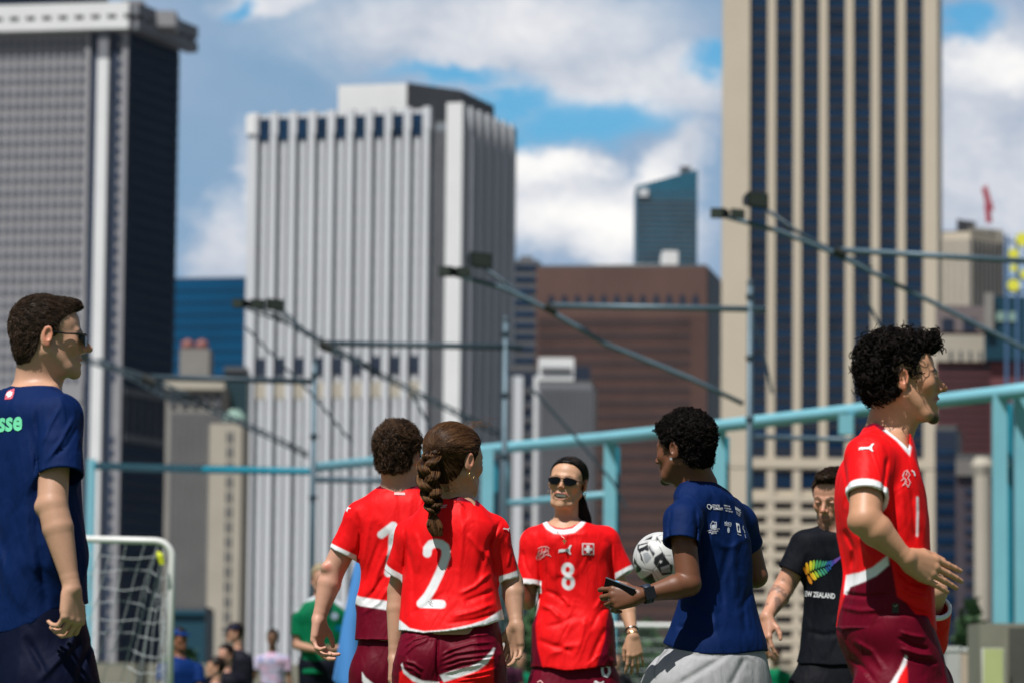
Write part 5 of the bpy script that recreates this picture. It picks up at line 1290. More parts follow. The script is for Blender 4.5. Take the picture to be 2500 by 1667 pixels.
    def dirf(Pw): l = hd.L(Pw); d = tie[None]-l; d /= np.linalg.norm(d, axis=1)[:, None]; return d @ hd.M.T
    pts = [P(1062, 1098, -.082), P(1050, 1118, -.112), P(1044, 1150, -.125), P(1047, 1186, -.130), P(1055, 1216, -.130), P(1057, 1238, -.130), P(1058, 1258, -.128)]
    ex = []; rg = np.random.default_rng(9); tt = np.linspace(0, 1, 200); wd = np.interp(tt, [0, .12, .35, .6, .85, 1], [.018, .026, .030, .028, .022, .008])
    pa = np.array(pts); ts = np.linspace(0, 1, len(pts)); cen = np.stack([np.array([cubic(q, ts, pa[:, a]) for q in tt]) for a in range(3)], 1)
    hc1, hc2 = np.array((.022, .009, .0045)), np.array((.20, .098, .042))
    for k3 in range(3):        # three woven locks, each a bundle of fine strands
        ph = tt*6.283*1.7/1.0+k3*2.094; lx = np.sin(ph)*wd*.62; ly = np.sin(2*ph)*.015-.002
        c3 = cen+np.stack([lx, ly, np.zeros_like(lx)], 1)
        mb = MB(); mb.tube([c3[i] for i in range(0, 200, 3)], [max(.003, wd[i]*.40) for i in range(0, 200, 3)], 8); v = np.array(mb.v); q = np.array([q for q in mb.f if len(q) == 4]); ex.append((v, q, np.tile(hc1*.7, (len(v), 1))))
        for _ in range(460):
            a0 = rg.uniform(0, 6.28); rr = wd*.58*rg.uniform(.75, 1.28); tw = rg.uniform(-.8, .8); a = a0+tt*tw
            off = np.stack([np.cos(a)*rr, np.sin(a)*rr*.8, np.zeros_like(a)], 1); i0 = rg.integers(0, 150); i1 = min(199, i0+rg.integers(50, 110)); mb = MB()
            mb.tube([c3[i]+off[i] for i in range(i0, i1, 6)], .0011, 3, False); v = np.array(mb.v)
            if len(v): ex.append((v, np.array(mb.f), np.tile(hc1+(hc2-hc1)*rg.uniform(0, 1)**1.3, (len(v), 1))))
    for _ in range(260):       # loose tail under the last tie
        r0 = np.array([rg.normal()*.003, rg.normal()*.003, 0]); w0 = rg.uniform(-1, 1); mb = MB(); p0 = P(1058, 1254, -.128)
        mb.tube([p0+r0+(w0*.021*math.sin(t*2.6)+.012*t*t, -.012*math.sin(t*2.5), -.068*t*rg.uniform(.93, 1.05)) for t in np.linspace(0, 1, 7)], .0010, 3, False); v = np.array(mb.v); ex.append((v, np.array(mb.f), np.tile(hc1+(hc2-hc1)*rg.uniform(0, 1)**1.2, (len(v), 1))))
    for _ in range(26):        # fly-away hairs
        a = rg.uniform(-.8, 1.2); p0 = hd.W((.03*math.cos(a)-.02, -.06+.03*rg.normal(), .11)); mb = MB(); d = rg.normal(size=3)*.012
        mb.tube([p0+d*t+(0.03*t, 0, .016*math.sin(t*2.5)) for t in np.linspace(0, 1, 6)], .0004, 3, False); v = np.array(mb.v); ex.append((v, np.array(mb.f), np.tile(hc2, (len(v), 1))))
    for _ in range(30):        # wisps at the nape
        p0 = hd.W((-.07+rg.normal()*.008, -.035+rg.normal()*.02, -.062)); mb = MB(); mb.tube([p0+(.0+.035*t*rg.uniform(-.6, 1), -.006*t, -.045*t) for t in np.linspace(0, 1, 5)], .0005, 3, False); v = np.array(mb.v); ex.append((v, np.array(mb.f), np.tile(hc2*.8, (len(v), 1))))
    hair_obj(ob, hd, hg, [dict(comb=1, n=6000, length=.075, wid=.0009, dirf=dirf, seg=7, jit_=.10, wav=.0006, clump=3)], hc1, hc2*.62, extra=ex)
    mb = MB(); c = P(1063, 1097, -.085); t_ = unit(hd.W(tie)-hd.W((-.08, 0, .05)))
    a = unit(np.cross(t_, (0, 0, 1))); b = np.cross(t_, a)
    for k_ in range(2): mb.tube([c+t_*(k_*.009-.004)+.019*(math.cos(x)*a+math.sin(x)*b) for x in np.linspace(0, 6.283, 22)], .0055, 6)
    mb.build('hair_tie', mat('tie_coral', (.72, .13, .10), .7), ob, True)
    ea = hd.W((-.006, -.0805, -.040)); mb = MB(); mb.tube([ea+hd.M@np.array([.011*math.sin(x), -.002, -.010+.011*math.cos(x)]) for x in np.linspace(0, 6.283, 20)], .0011, 6); mb.build('hoop_earring', goldm, ob, True)
person_two()

# ================================================================== 3. PLAYER WITH THE NUMBER 1 (seen from behind, left of the braid)
def person_one():
    f = Fig(13.3); P = f.P; skin = (.54, .285, .20)
    hd = Head(f, 974, 1113, 0, 66, pitch=-3, k=.97, nose=1.0)
    S, E, W_ = P(880, 1262, .02), P(813, 1392, .04), P(779, 1508, .02)
    S2, E2, W2 = P(1085, 1262, .05), P(1125, 1400, .08), P(1120, 1500, .2)
    tor = [(1178, 935, 1028), (1205, 900, 1062), (1262, 872, 1090), (1340, 874, 1092), (1400, 880, 1086), (1460, 873, 1090), (1520, 869, 1094, 0, .70), (1565, 866, 1096, 0, .76)]
    g = Grp(); g.add(hd.prim(), .01); g.add(cone(hd.W((-.028, 0, -.045)), P(978, 1200, .0), .056, .060), .03); g.add(cone(hd.W((.01, 0, -.075)), P(985, 1205, .06), .042, .045), .03)
    g.add(cone(P(978, 1205, 0), P(900, 1240, .01), .05, .045), .03); g.add(f.loft(sc_st(tor, .86), 82, 2.2, .60), .03)
    arm(g, S, E, W_, .048, .042, .0265); g.add(ball(P(796, 1384, .01), .017), .02)
    hand(g, W_, (-.05, 0, -1), (.45, .85, 0), 1.0, fing=[(38, 40, 20), (30, 38, 25), (32, 42, 28), (34, 45, 30)], mirror=True)
    arm(g, S2, E2, W2, .049, .041, .027); hand(g, W2, (0, .3, -1), (-.3, .9, 0), 1.0)
    hips = [P(948, 1610), P(1020, 1610)]; b0 = hips[0]*[1, 1, 0]; b1 = hips[1]*[1, 1, 0]
    legs(g, f, hips, [b0+(-.03, .1, .48), b1+(.02, -.02, .48)], [b0+(-.05, .02, .08), b1+(.03, -.15, .08)], toe=(0, .12))
    def paint(V_, c): d = np.linalg.norm(V_-P(799, 1381, -.01), axis=1); return colmix(c, np.clip(1.3-d/.016, 0, 1)*.55, (.60, .14, .10))
    ob, V_, Q = make_person(f, hd, g, P(980, 1600)*[1, 1, 0], 'short-haired man in red jersey number 1, back turned, left of the braided woman', skin, dict(hair=(.03, .018, .012), flush=.7), paint=paint, group='players in red jerseys and maroon shorts')
    t = Grp(); t.add(f.loft(tor, 82, 2.4, .62), .001); t.add(cone(P(955, 1232, .0), P(888, 1262, .01), .060, .058), .03); t.add(cone(P(1000, 1232, .0), P(1072, 1262, .03), .060, .058), .03)
    SE = P(838, 1352, .03); sleeve(t, P(884, 1264, .02), SE, .060, .055, .035); SE2 = P(1115, 1352, .07); sleeve(t, S2, SE2, .060, .055, .035)
    t = necked(t, f, [(925, 1180), (942, 1183), (980, 1188), (1018, 1184), (1035, 1180)])
    hem = [(800, 1562), (867, 1562), (950, 1564), (1100, 1560)]; t = hemmed(t, f, hem)
    t.disp += [cloth_noise((8, 8, 3.2), .0055, 6.1), creases([([(868, 1245), (880, 1300), (874, 1362)], 4.5, .007), ([(905, 1260), (893, 1330), (884, 1390)], 6, -.005), ([(930, 1310), (905, 1380), (890, 1440)], 6, .006), ([(955, 1330), (920, 1400), (900, 1460)], 6, -.006), ([(940, 1400), (915, 1440), (885, 1470)], 5, .006), ([(845, 1262), (835, 1300), (815, 1330)], 5, .004), ([(950, 1430), (925, 1470), (880, 1500)], 5, -.005), ([(960, 1300), (950, 1380), (945, 1440)], 6, .004)])]
    def fn(V_, x, y, c):
        back = V_[:, 1] < f.Y+.03
        c = colmix(c, cover(y-1193-.0*x)*(np.abs(x-980) < 62)*(y < 1215), MAR)
        one = [(931, 1304), (960, 1282), (957, 1345), (948, 1398)]; c = colmix(c, cover(seg_d(x, y, one)-9.5)*back, WHT)
        zero = [(1010, 1300), (1030, 1330), (1030, 1380), (1010, 1400), (990, 1380), (990, 1330), (1010, 1300)]; c = colmix(c, cover(seg_d(x, y, zero)-9.5)*back, WHT)
        y0 = np.interp(x, [862, 880, 950, 1100], [1449, 1456, 1467, 1452]); y1 = y0+np.interp(x, [862, 950], [22, 22]); c = colmix(c, cover(-(y-y0)), WHT); c = colmix(c, cover(-(y-y1)), MAR)
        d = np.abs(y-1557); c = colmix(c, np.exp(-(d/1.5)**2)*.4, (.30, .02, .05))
        for e_, a_ in ((SE, unit(SE-S)), (SE2, unit(SE2-S2))):
            q = (V_-e_)@a_; r_ = np.linalg.norm(V_-e_-q[:, None]*a_, axis=1); c = colmix(c, np.clip((q+.019)/.003+.5, 0, 1)*(r_ < .061)*(q < .03), WHT)
        return c
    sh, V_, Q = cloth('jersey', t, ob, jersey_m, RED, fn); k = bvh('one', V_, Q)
    decal('neck_tag', k, [[(963, 1201), (989, 1202), (989, 1208), (962, 1207)]], pinkm, sh); decal('sleeve_mark', k, cat_mark(839, 1243, 13, 14, -1.0), whitem, sh)
    st = [(1530, 878, 1082, .0, .64), (1580, 872, 1092, 0, .70), (1640, 870, 1100, 0, .75), (1700, 872, 1105, 0, .75)]
    s = shorts(f, st, 82, [P(930, 1650), P(1035, 1650)], [b0+(-.03, .05, .50), b1+(.02, 0, .50)], .118, .120, .95); s.disp += [cloth_noise((7, 7, 4), .005, 12)]
    def fs(V_, x, y, c): return colmix(c, cover(poly_in(x, y, [(884, 1640), (892, 1652), (912, 1668), (930, 1680), (900, 1690), (884, 1660)])), WHT)
    cloth('shorts', s, ob, jersey_m, tuple(np.array(MAR)*.8), fs)
    tab = [(-.14, -.060), (-.09, -.068), (-.060, -.064), (-.036, -.040), (-.026, .012), (-.006, .020), (.004, -.002), (.022, .004), (.03, .045), (.06, .068), (.12, .085)]
    hg = hair_cap(hd, tab, .008, .009, .003, .007, 45)
    def dirf(Pw): l = hd.L(Pw); sw = np.stack([.6+l[:, 2]*4+vnoise(l*28)*2.2, vnoise(l*28+7)*2.4, -np.clip(.6-l[:, 2]*7, -.3, 1)], 1); return sw @ hd.M.T
    hair_obj(ob, hd, hg, [dict(comb=1, n=5200, length=.034, wid=.0011, dirf=dirf, seg=6, jit_=.5, lift=.010, wav=.0022, clump=3)], (.022, .012, .007), (.115, .062, .034))
person_one()
# ================================================================== 4. WOMAN WITH SUNGLASSES, NUMBER 8
def person_eight():
    f = Fig(15.5); P = f.P; skin = (.52, .285, .175)
    hd = Head(f, 1386, 1177, 0, -107, pitch=3, roll=-6, k=.89, wide=1.10, smile=1.35, jaw=.016, nose=.9, fem=1, jaww=.95, lips=1.1)
    S, E, W_ = P(1476, 1322, .02), P(1528, 1470, .05), P(1545, 1550, -.03)          # her left arm, right in the photo
    S2, E2, W2 = P(1306, 1325, .02), P(1287, 1468, .06), P(1236, 1400, -.16)
    tor = [(1272, 1335, 1428), (1290, 1306, 1468), (1325, 1290, 1494), (1380, 1304, 1497), (1430, 1313, 1495), (1475, 1313, 1490, 0, .66), (1525, 1302, 1499, 0, .72), (1580, 1299, 1503, 0, .78), (1635, 1300, 1503, 0, .82)]
    g = Grp(); g.add(hd.prim(), .01); g.add(cone(hd.W((-.025, 0, -.05)), P(1382, 1288, .03), .045, .050), .03); g.add(cone(hd.W((.012, 0, -.075)), P(1380, 1290, .0), .034, .040), .03)
    g.add(cone(P(1382, 1292, .03), P(1455, 1312, .02), .04, .04), .03); g.add(cone(P(1382, 1292, .03), P(1320, 1316, .02), .04, .04), .03)
    g.add(f.loft(sc_st(tor, .86), -98, 2.2, .60), .03)
    arm(g, S, E, W_, .040, .034, .0215); hand(g, W_, (.10, -.05, -1), (-.95, -.25, 0), .90, fing=[(12, 18, 12), (16, 22, 15), (14, 20, 15), (12, 20, 14)], mirror=True, thumbdir=((.036, .018, -.012), (.030, .004, -.006), (.024, .0, -.003)))
    arm(g, S2, E2, W2, .040, .034, .0215); hand(g, W2, (-.6, -.6, .5), (0, .3, 1), .9, curl=(30, 35, 25))
    hips = [P(1350, 1660), P(1452, 1660)]; b0 = hips[0]*[1, 1, 0]; b1 = hips[1]*[1, 1, 0]
    legs(g, f, hips, [b0+(-.01, -.12, .46), b1+(.02, .02, .45)], [b0+(-.02, -.22, .07), b1+(.03, .14, .09)], .92, toe=(-.03, -.12))
    ob, V_, Q = make_person(f, hd, g, P(1400, 1640)*[1, 1, 0], 'laughing woman in dark sunglasses and red jersey number 8, facing the camera', skin, dict(smile=1.35, jaw=.016, hair=(.008, .006, .006), noeyes=1, flush=.28, browk=.5, lip=(.50, .15, .12)), group='players in red jerseys and maroon shorts')
    t = Grp(); t.add(f.loft(tor, -98, 2.4, .62), .001); t.add(cone(P(1412, 1308, .02), P(1474, 1322, .02), .060, .060), .03); t.add(cone(P(1350, 1310, .02), P(1308, 1324, .02), .058, .060), .03)
    SE, SE2 = P(1519, 1404, .02), P(1294, 1430, .0); sleeve(t, S, SE, .062, .056, .03); sleeve(t, S2, SE2, .062, .060, .03)
    t = necked(t, f, [(1328, 1266), (1338, 1272), (1346, 1284), (1360, 1288), (1376, 1290), (1396, 1286), (1412, 1276), (1422, 1266), (1430, 1262)])
    hem = [(1280, 1624), (1310, 1627), (1376, 1632), (1440, 1628), (1503, 1622), (1540, 1620)]; t = hemmed(t, f, hem)
    t.disp += [cloth_noise((8, 8, 4), .0055, 3.9), creases([([(1314, 1345), (1318, 1400), (1320, 1440)], 5, .008), ([(1494, 1320), (1490, 1380), (1496, 1430)], 5, .008), ([(1325, 1340), (1350, 1400), (1365, 1450)], 7, -.005), ([(1330, 1440), (1355, 1450), (1380, 1470)], 6, .007), ([(1318, 1475), (1345, 1485), (1370, 1510)], 6, -.007), ([(1490, 1470), (1460, 1500), (1440, 1540)], 6, .007), ([(1495, 1440), (1465, 1465), (1450, 1490)], 5, -.006), ([(1310, 1560), (1350, 1575), (1400, 1590)], 7, .006), ([(1430, 1500), (1420, 1560), (1400, 1610)], 7, -.006), ([(1480, 1530), (1455, 1580), (1440, 1620)], 6, .007), ([(1370, 1455), (1385, 1468), (1390, 1480)], 4, -.006), ([(1340, 1600), (1380, 1580), (1420, 1570)], 7, -.005), ([(1276, 1340), (1284, 1380), (1296, 1410)], 4, .005), ([(1330, 1530), (1372, 1520), (1410, 1500)], 6, .005)])]
    def fn(V_, x, y, c):
        fr_ = V_[:, 1] < f.Y-.0
        pin = np.zeros(len(x))
        for k_, x0 in enumerate((1332, 1356, 1384, 1408, 1432, 1456)): pin = np.maximum(pin, np.exp(-((x-x0-(y-1300)*.02)/1.0)**2)*(y < 1440))
        c = colmix(c, pin*.38*fr_, np.array(RED)*.35)
        col_ = [(1329, 1272), (1338, 1286), (1354, 1296), (1376, 1298), (1400, 1294), (1418, 1280), (1428, 1267)]; c = colmix(c, cover(seg_d(x, y, col_)-5.5)*fr_, WHT)
        c = colmix(c, (1-fr_)*cover(y-1284)*(np.abs(x-1380) < 55), MAR)
        c = colmix(c, cover(poly_in(x, y, [(1280, 1470), (1313, 1486), (1307, 1530), (1312, 1580), (1327, 1640), (1280, 1640)])), MAR)
        c = colmix(c, cover(poly_in(x, y, [(1520, 1455), (1490, 1470), (1480, 1520), (1477, 1560), (1466, 1595), (1452, 1640), (1530, 1640)])), MAR)
        c = colmix(c, cover(seg_d(x, y, [(1314, 1462), (1312, 1480), (1305, 1500)])-2.2)*.9+cover(seg_d(x, y, [(1487, 1462), (1492, 1485), (1497, 1505)])-2.2)*.9, WHT)
        xs8, ys8 = 1387, 1405
        for (cx, cy, rx, ry) in ((1386, 1389, 10.5, 12), (1387.5, 1421, 11, 13.5)):
            a = np.linspace(0, 6.283, 22); ring = [(cx+rx*math.cos(q)*abs(math.cos(q))**-.0*1.0, cy+ry*math.sin(q)) for q in a]; c = colmix(c, cover(seg_d(x, y, ring)-5.0, 1.5)*fr_, WHT)
        for e_, a_ in ((SE, unit(SE-S)), (SE2, unit(SE2-S2))):
            q = (V_-e_)@a_; r_ = np.linalg.norm(V_-e_-q[:, None]*a_, axis=1); c = colmix(c, np.clip((q+.022)/.003+.5, 0, 1)*(r_ < .062)*(q < .03), WHT)
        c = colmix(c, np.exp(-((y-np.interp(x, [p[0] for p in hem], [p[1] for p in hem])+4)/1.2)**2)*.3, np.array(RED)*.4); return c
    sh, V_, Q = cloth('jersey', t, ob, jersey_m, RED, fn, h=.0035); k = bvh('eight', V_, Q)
    decal('chest_mark', k, cat_mark(1363, 1329, 33, 24), whitem, sh)
    bx = lambda a, b, c_, d: [(a, b), (c_, b+.6), (c_, d+.6), (a, d)]
    decal('badge', k, [bx(1421, 1325, 1450, 1353)], whitem, sh); decal('badge_field', k, [bx(1423.5, 1327.5, 1447.5, 1350.5)], crossred, sh, off=.0022)
    decal('badge_cross', k, [bx(1432, 1330, 1439, 1348), bx(1426, 1336, 1445, 1342.5)], whitem, sh, off=.0034)
    lion = []
    for pts in ([(1309, 1362), (1313, 1352), (1318, 1358), (1311, 1365)], [(1318, 1342), (1313, 1349), (1322, 1351), (1316, 1356)], [(1324, 1338), (1322, 1350), (1330, 1344), (1326, 1357)], [(1333, 1337), (1331, 1348), (1338, 1340), (1339, 1352), (1345, 1357)], [(1314, 1338), (1322, 1334), (1334, 1333), (1341, 1337)], [(1325, 1360), (1333, 1352), (1341, 1355)], [(1318, 1365), (1324, 1358)]): lion += stroke_polys(pts, 1.05)
    decal('crest', k, lion, pinkm, sh)
    st = [(1600, 1308, 1492, 0, .74), (1640, 1305, 1496, 0, .76), (1690, 1302, 1498, 0, .8), (1720, 1302, 1498, 0, .8)]
    s = shorts(f, st, -98, [P(1352, 1680), P(1450, 1680)], [b0+(-.01, -.12, .46), b1+(.02, .02, .45)], .115, .118, .9); s.disp += [cloth_noise((7, 7, 4), .005, 17)]
    so_, V_, Q = cloth('shorts', s, ob, jersey_m, MAR); k = bvh('eights', V_, Q)
    z_ = [(1467+9*math.cos(a)*1.0+.0, 1640+11*math.sin(a)*1.6) for a in np.linspace(-.9, 3.9, 16)]; decal('shorts_number', k, stroke_polys([(1471, 1622), (1486, 1626), (1488, 1640), (1482, 1650), (1472, 1646), (1470, 1634), (1471, 1624)], 3.2), whitem, so_)
    decal('shorts_mark', k, cat_mark(1456, 1652, 22, 18, .5), whitem, so_); decal('shorts_crest', k, stroke_polys([(1313, 1664), (1320, 1660), (1326, 1667)], 1.2), pinkm, so_)
    teeth(hd, ob, -.0650, -.0765, .023, .0915)
    tab = [(-.14, -.085), (-.060, -.082), (-.034, -.045), (-.022, .004), (-.002, .014), (.012, .000), (.030, .030), (.050, .064), (.066, .082), (.084, .092), (.12, .095)]
    hg = hair_cap(hd, tab, .006, .006, .006, .001, 60)
    tie = np.array((-.115, -.0, -.005)); dirf = lambda Pw: (lambda d: (d/np.linalg.norm(d, axis=1)[:, None]) @ hd.M.T)(tie[None]-hd.L(Pw))
    ex = []; rg = np.random.default_rng(4); hc1, hc2 = np.array((.006, .005, .005)), np.array((.075, .058, .050))
    p0 = hd.W((-.10, .0, -.01))
    for _ in range(700):       # ponytail falling behind her left shoulder
        u, v_ = rg.uniform(-1, 1), rg.uniform(-1, 1); w0 = rg.uniform(.75, 1.1); mb = MB()
        mb.tube([p0+np.array([.012+.055*t+(.012+.020*t*(1-t)*2)*u, .014*v_-.02*t, -.21*t*w0-.012*t*math.sin(9*t+u*3)]) for t in np.linspace(0, 1, 8)], [.0015]*4+[.0012, .001, .0008, .0005], 3, False); v = np.array(mb.v); ex.append((v, np.array(mb.f), np.tile(hc1+(hc2-hc1)*rg.uniform(0, 1)**2, (len(v), 1))))
    for _ in range(0):
        q0 = hd.W((-.07, .05, .02+.05*rg.normal())); mb = MB(); a = rg.normal(size=3)*.012; mb.tube([q0+(.03*t, 0, -.02*t)+a*t for t in np.linspace(0, 1, 5)], .0005, 3, False); v = np.array(mb.v); ex.append((v, np.array(mb.f), np.tile(hc1, (len(v), 1))))
    hair_obj(ob, hd, hg, [dict(comb=1, n=3600, length=.06, wid=.0009, dirf=dirf, seg=6, jit_=.03)], hc1, hc2, extra=ex)
    pr = hd.W; gl = MB()
    for sg_ in (1, -1):
        top = [pr((.1035, sg_*.006, .010)), pr((.104, sg_*.024, .0150)), pr((.099, sg_*.046, .013)), pr((.084, sg_*.064, .007))]; bot = [pr((.105, sg_*.007, -.008)), pr((.108, sg_*.022, -.0235)), pr((.102, sg_*.044, -.024)), pr((.087, sg_*.063, -.010))]
        b = len(gl.v); n_ = hd.M @ np.array([.003, 0, 0]); gl.v += [tuple(q) for q in top+bot]+[tuple(q-n_) for q in top+bot]
        for i in range(3): gl.f += [(b+i, b+i+1, b+5+i, b+4+i), (b+8+i, b+12+i, b+13+i, b+9+i), (b+i, b+8+i, b+9+i, b+i+1), (b+4+i, b+5+i, b+13+i, b+12+i)]
        gl.f += [(b, b+4, b+12, b+8), (b+3, b+11, b+15, b+7)]
    gl.tube([pr((.104, -.010, .005)), pr((.108, 0, .007)), pr((.104, .010, .005))], .0022, 6)
    sg = gl.build('sunglasses', glassm, ob)
    for sg_ in (1, -1): mb = MB(); mb.tube([pr((.089, sg_*.058, .002)), pr((.070, sg_*.070, .003)), pr((.0, sg_*.078, .006))], .0022, 6); mb.build('temple_arm', blackm, sg)
    for sg_ in (1, -1): mb = MB(); c = pr((-.004, sg_*.083, -.042)); mb.tube([c, c+(0, 0, -.008), c+(0, 0, -.020)], [.002, .0035, .003], 8); mb.build('earring', silverm, ob)
    nk = [P(1352, 1284, .0), P(1360, 1296, -.10), P(1377, 1313, -.128), P(1394, 1298, -.10), P(1402, 1284, 0)]
    mb = MB(); mb.tube(nk, .0011, 5); nc = mb.build('necklace', silverm, ob); mb = MB(); c = P(1378, 1316, -.135); mb.box(c+(-.0025, -.002, -.019), c+(.0025, .002, .002)); mb.box(c+(-.008, -.0015, -.0085), c+(.008, .0015, -.0035)); mb.build('cross_pendant', mat('pendant_green', (.22, .30, .12), .3, .6), nc)
    w8 = E+(W_-E)*.82; ax = unit(W_-E); a = unit(np.cross(ax, (0, 1, 0))); b = np.cross(ax, a); mb = MB(); mb.tube([w8+.0255*(math.cos(x)*a+math.sin(x)*b) for x in np.linspace(0, 6.283, 22)], .0028, 6); mb.build('wrist_band', blackm, ob)
    w8 = E+(W_-E)*.97; mb = MB(); mb.tube([w8+.0245*(math.cos(x)*a+math.sin(x)*b) for x in np.linspace(0, 6.283, 22)], .0018, 6); mb.build('bracelet', goldm, ob)
person_eight()

# ================================================================== 5. MAN IN NAVY T-SHIRT HOLDING PHONE AND BALL
def person_ball():
    f = Fig(12.4); P = f.P; skin = (.155, .060, .030)
    hd = Head(f, 1669, 1098, 0, 180-37, pitch=-3, k=.97, nose=.95)
    S, E, W_ = P(1663, 1268, -.165), P(1682, 1424, -.20), P(1562, 1453, -.26)
    S2, E2, W2 = P(1812, 1290, .20), P(1846, 1405, .22), P(1620, 1442, .50)
    tor = [(1180, 1660, 1750), (1200, 1650, 1774), (1240, 1652, 1800), (1300, 1662, 1824), (1360, 1672, 1832), (1425, 1668, 1834), (1480, 1657, 1846), (1530, 1642, 1858, 0, .72), (1570, 1624, 1867, 0, .78), (1600, 1618, 1870, 0, .80)]
    g = Grp(); g.add(hd.prim(), .01); g.add(cone(hd.W((-.030, 0, -.045)), P(1708, 1180, .02), .050, .058), .03); g.add(cone(hd.W((.010, 0, -.075)), P(1690, 1190, .03), .040, .045), .03)
    g.add(cone(P(1705, 1192, 0), P(1684, 1240, -.06), .032, .028), .02); g.add(f.loft(sc_st(tor, .80), 128, 2.2, .60), .03)
    arm(g, S, E, W_, .044, .041, .0245)
    hand(g, W_, (-.93, .16, -.10), (.05, .15, 1), .97, fing=[(22, 42, 28), (32, 52, 34), (42, 56, 38), (52, 58, 40)], mirror=True, thumbdir=((.024, .022, -.012), (.026, .012, -.004), (.022, -.002, -.002)))
    arm(g, S2, E2, W2, .047, .040, .025); hand(g, W2, (-.9, .1, -.1), (0, -1, .2), .97, curl=(14, 18, 14))
    hips = [P(1690, 1650, -.1), P(1790, 1650, .1)]; b0 = hips[0]*[1, 1, 0]; b1 = hips[1]*[1, 1, 0]
    kn = [b0+(-.14, -.02, .50), b1+(.02, .05, .48)]; legs(g, f, hips, kn, [b0+(-.20, -.05, .08), b1+(.16, .06, .10)], toe=(-.12, .04))
    ob, V_, Q = make_person(f, hd, g, P(1740, 1640)*[1, 1, 0], 'young man in navy t-shirt and grey sweatpants holding a phone and a ball', skin, dict(hair=(.006, .005, .004), flush=.12, goatee=.8, lip=(.20, .075, .055)))
    t = Grp(); t.add(f.loft(tor, 128, 2.4, .62), .001); t.add(cone(P(1700, 1214, .0), P(1672, 1264, -.15), .052, .056), .04); t.add(cone(P(1728, 1228, .0), P(1800, 1266, .16), .058, .056), .05)
    SE = P(1664, 1326, -.20); sleeve(t, P(1668, 1276, -.17), SE, .061, .062, .04); SE2 = P(1828, 1334, .215); sleeve(t, P(1806, 1290, .18), SE2, .056, .052, .04)
    t = necked(t, f, [(1642, 1196), (1650, 1188), (1668, 1172), (1690, 1165), (1715, 1166), (1740, 1172), (1756, 1179), (1772, 1186)])
    hem = [(1580, 1560), (1619, 1567), (1653, 1584), (1720, 1597), (1800, 1597), (1869, 1588), (1900, 1588)]; t = hemmed(t, f, hem)
    t.disp += [cloth_noise((7, 7, 3), .0055, 9.3), creases([([(1697, 1235), (1703, 1290), (1698, 1335)], 5, .006), ([(1628, 1230), (1650, 1218), (1675, 1222)], 4, .003), ([(1720, 1440), (1740, 1480), (1750, 1540)], 8, -.006), ([(1665, 1468), (1700, 1480), (1740, 1510)], 8, .006), ([(1800, 1300), (1790, 1380), (1798, 1460)], 9, -.006), ([(1775, 1340), (1760, 1420), (1765, 1500)], 8, .006), ([(1835, 1430), (1815, 1480), (1820, 1550)], 8, .006), ([(1715, 1340), (1712, 1400), (1702, 1440)], 5, .006), ([(1640, 1240), (1632, 1290), (1638, 1325)], 4, .004), ([(1650, 1525), (1690, 1540), (1750, 1545)], 7, .006), ([(1740, 1280), (1735, 1340), (1720, 1400)], 7, -.004)])]
    def fn(V_, x, y, c):
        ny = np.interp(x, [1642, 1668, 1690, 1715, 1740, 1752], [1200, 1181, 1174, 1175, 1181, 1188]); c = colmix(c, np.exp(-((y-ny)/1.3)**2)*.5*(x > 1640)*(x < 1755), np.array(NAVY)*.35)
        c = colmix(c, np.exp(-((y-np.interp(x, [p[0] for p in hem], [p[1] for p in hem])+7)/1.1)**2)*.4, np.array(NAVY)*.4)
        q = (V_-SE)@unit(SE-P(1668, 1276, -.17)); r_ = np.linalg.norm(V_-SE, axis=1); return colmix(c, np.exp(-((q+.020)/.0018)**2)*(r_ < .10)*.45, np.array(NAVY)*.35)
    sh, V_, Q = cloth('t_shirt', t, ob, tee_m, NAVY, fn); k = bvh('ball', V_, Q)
    tx = lambda s_, o_, ux, uy, b=.02: text_polys(s_, o_, ux, uy, b)
    P_ = []
    P_ += stroke_polys([(1731+5*math.cos(a)*1.0+2.5*math.sin(a)*.5, 1236+5.8*math.sin(a)) for a in np.linspace(0, 6.283, 14)], .9, False)+stroke_polys([(1734, 1238), (1737, 1233)], .8)+stroke_polys([(1736, 1240), (1739, 1235)], .8)
    decal('back_print', k, P_+tx('CITY IN THE', (1739, 1236), (3.2, .2), (-1.1, -8.2), .03)+tx('COMMUNITY', (1741, 1243), (4.0, .2), (-1.0, -8.2), .03), whitem, sh, fine=5)
    decal('back_print', k, tx('AMBITIONS', (1766.5, 1234), (3.0, .6), (-.8, -4.6))+tx('TO ADVANCE', (1768.5, 1240.5), (2.5, .5), (-.8, -4.6))+tx('NEW YORK CITY', (1771, 1247), (2.3, .5), (-.8, -4.6)), whitem, sh, fine=5)
    decal('back_print', k, tx('NYC', (1795, 1243), (6.4, 4.2), (-2.0, -11), .06)+tx('Mayor Office', (1797, 1249.5), (2.0, 1.4), (-.8, -4))+tx('for Sports', (1798, 1254), (2.0, 1.5), (-.8, -4)), whitem, sh, fine=5)
    cr = [(1734, 1280), (1737, 1276), (1739, 1271), (1742, 1272), (1744, 1276), (1748, 1273), (1749, 1282), (1748.5, 1288), (1742, 1290), (1735, 1288)]
    decal('back_print', k, stroke_polys(cr+[cr[0]], .9, False)+[[(1736.5, 1281), (1747, 1279), (1747.5, 1287), (1742, 1288.5), (1737, 1287)]], whitem2, sh)
    decal('back_print', k, tx('CONSULATE GENERAL OF THE', (1726, 1296.5), (2.2, -.40), (-.2, -3.6))+tx('UNITED ARAB EMIRATES', (1729, 1300.5), (2.2, -.38), (-.2, -3.6))+tx('NEW YORK', (1736, 1303), (2.6, -.36), (-.2, -3.6)), whitem, sh, fine=5)
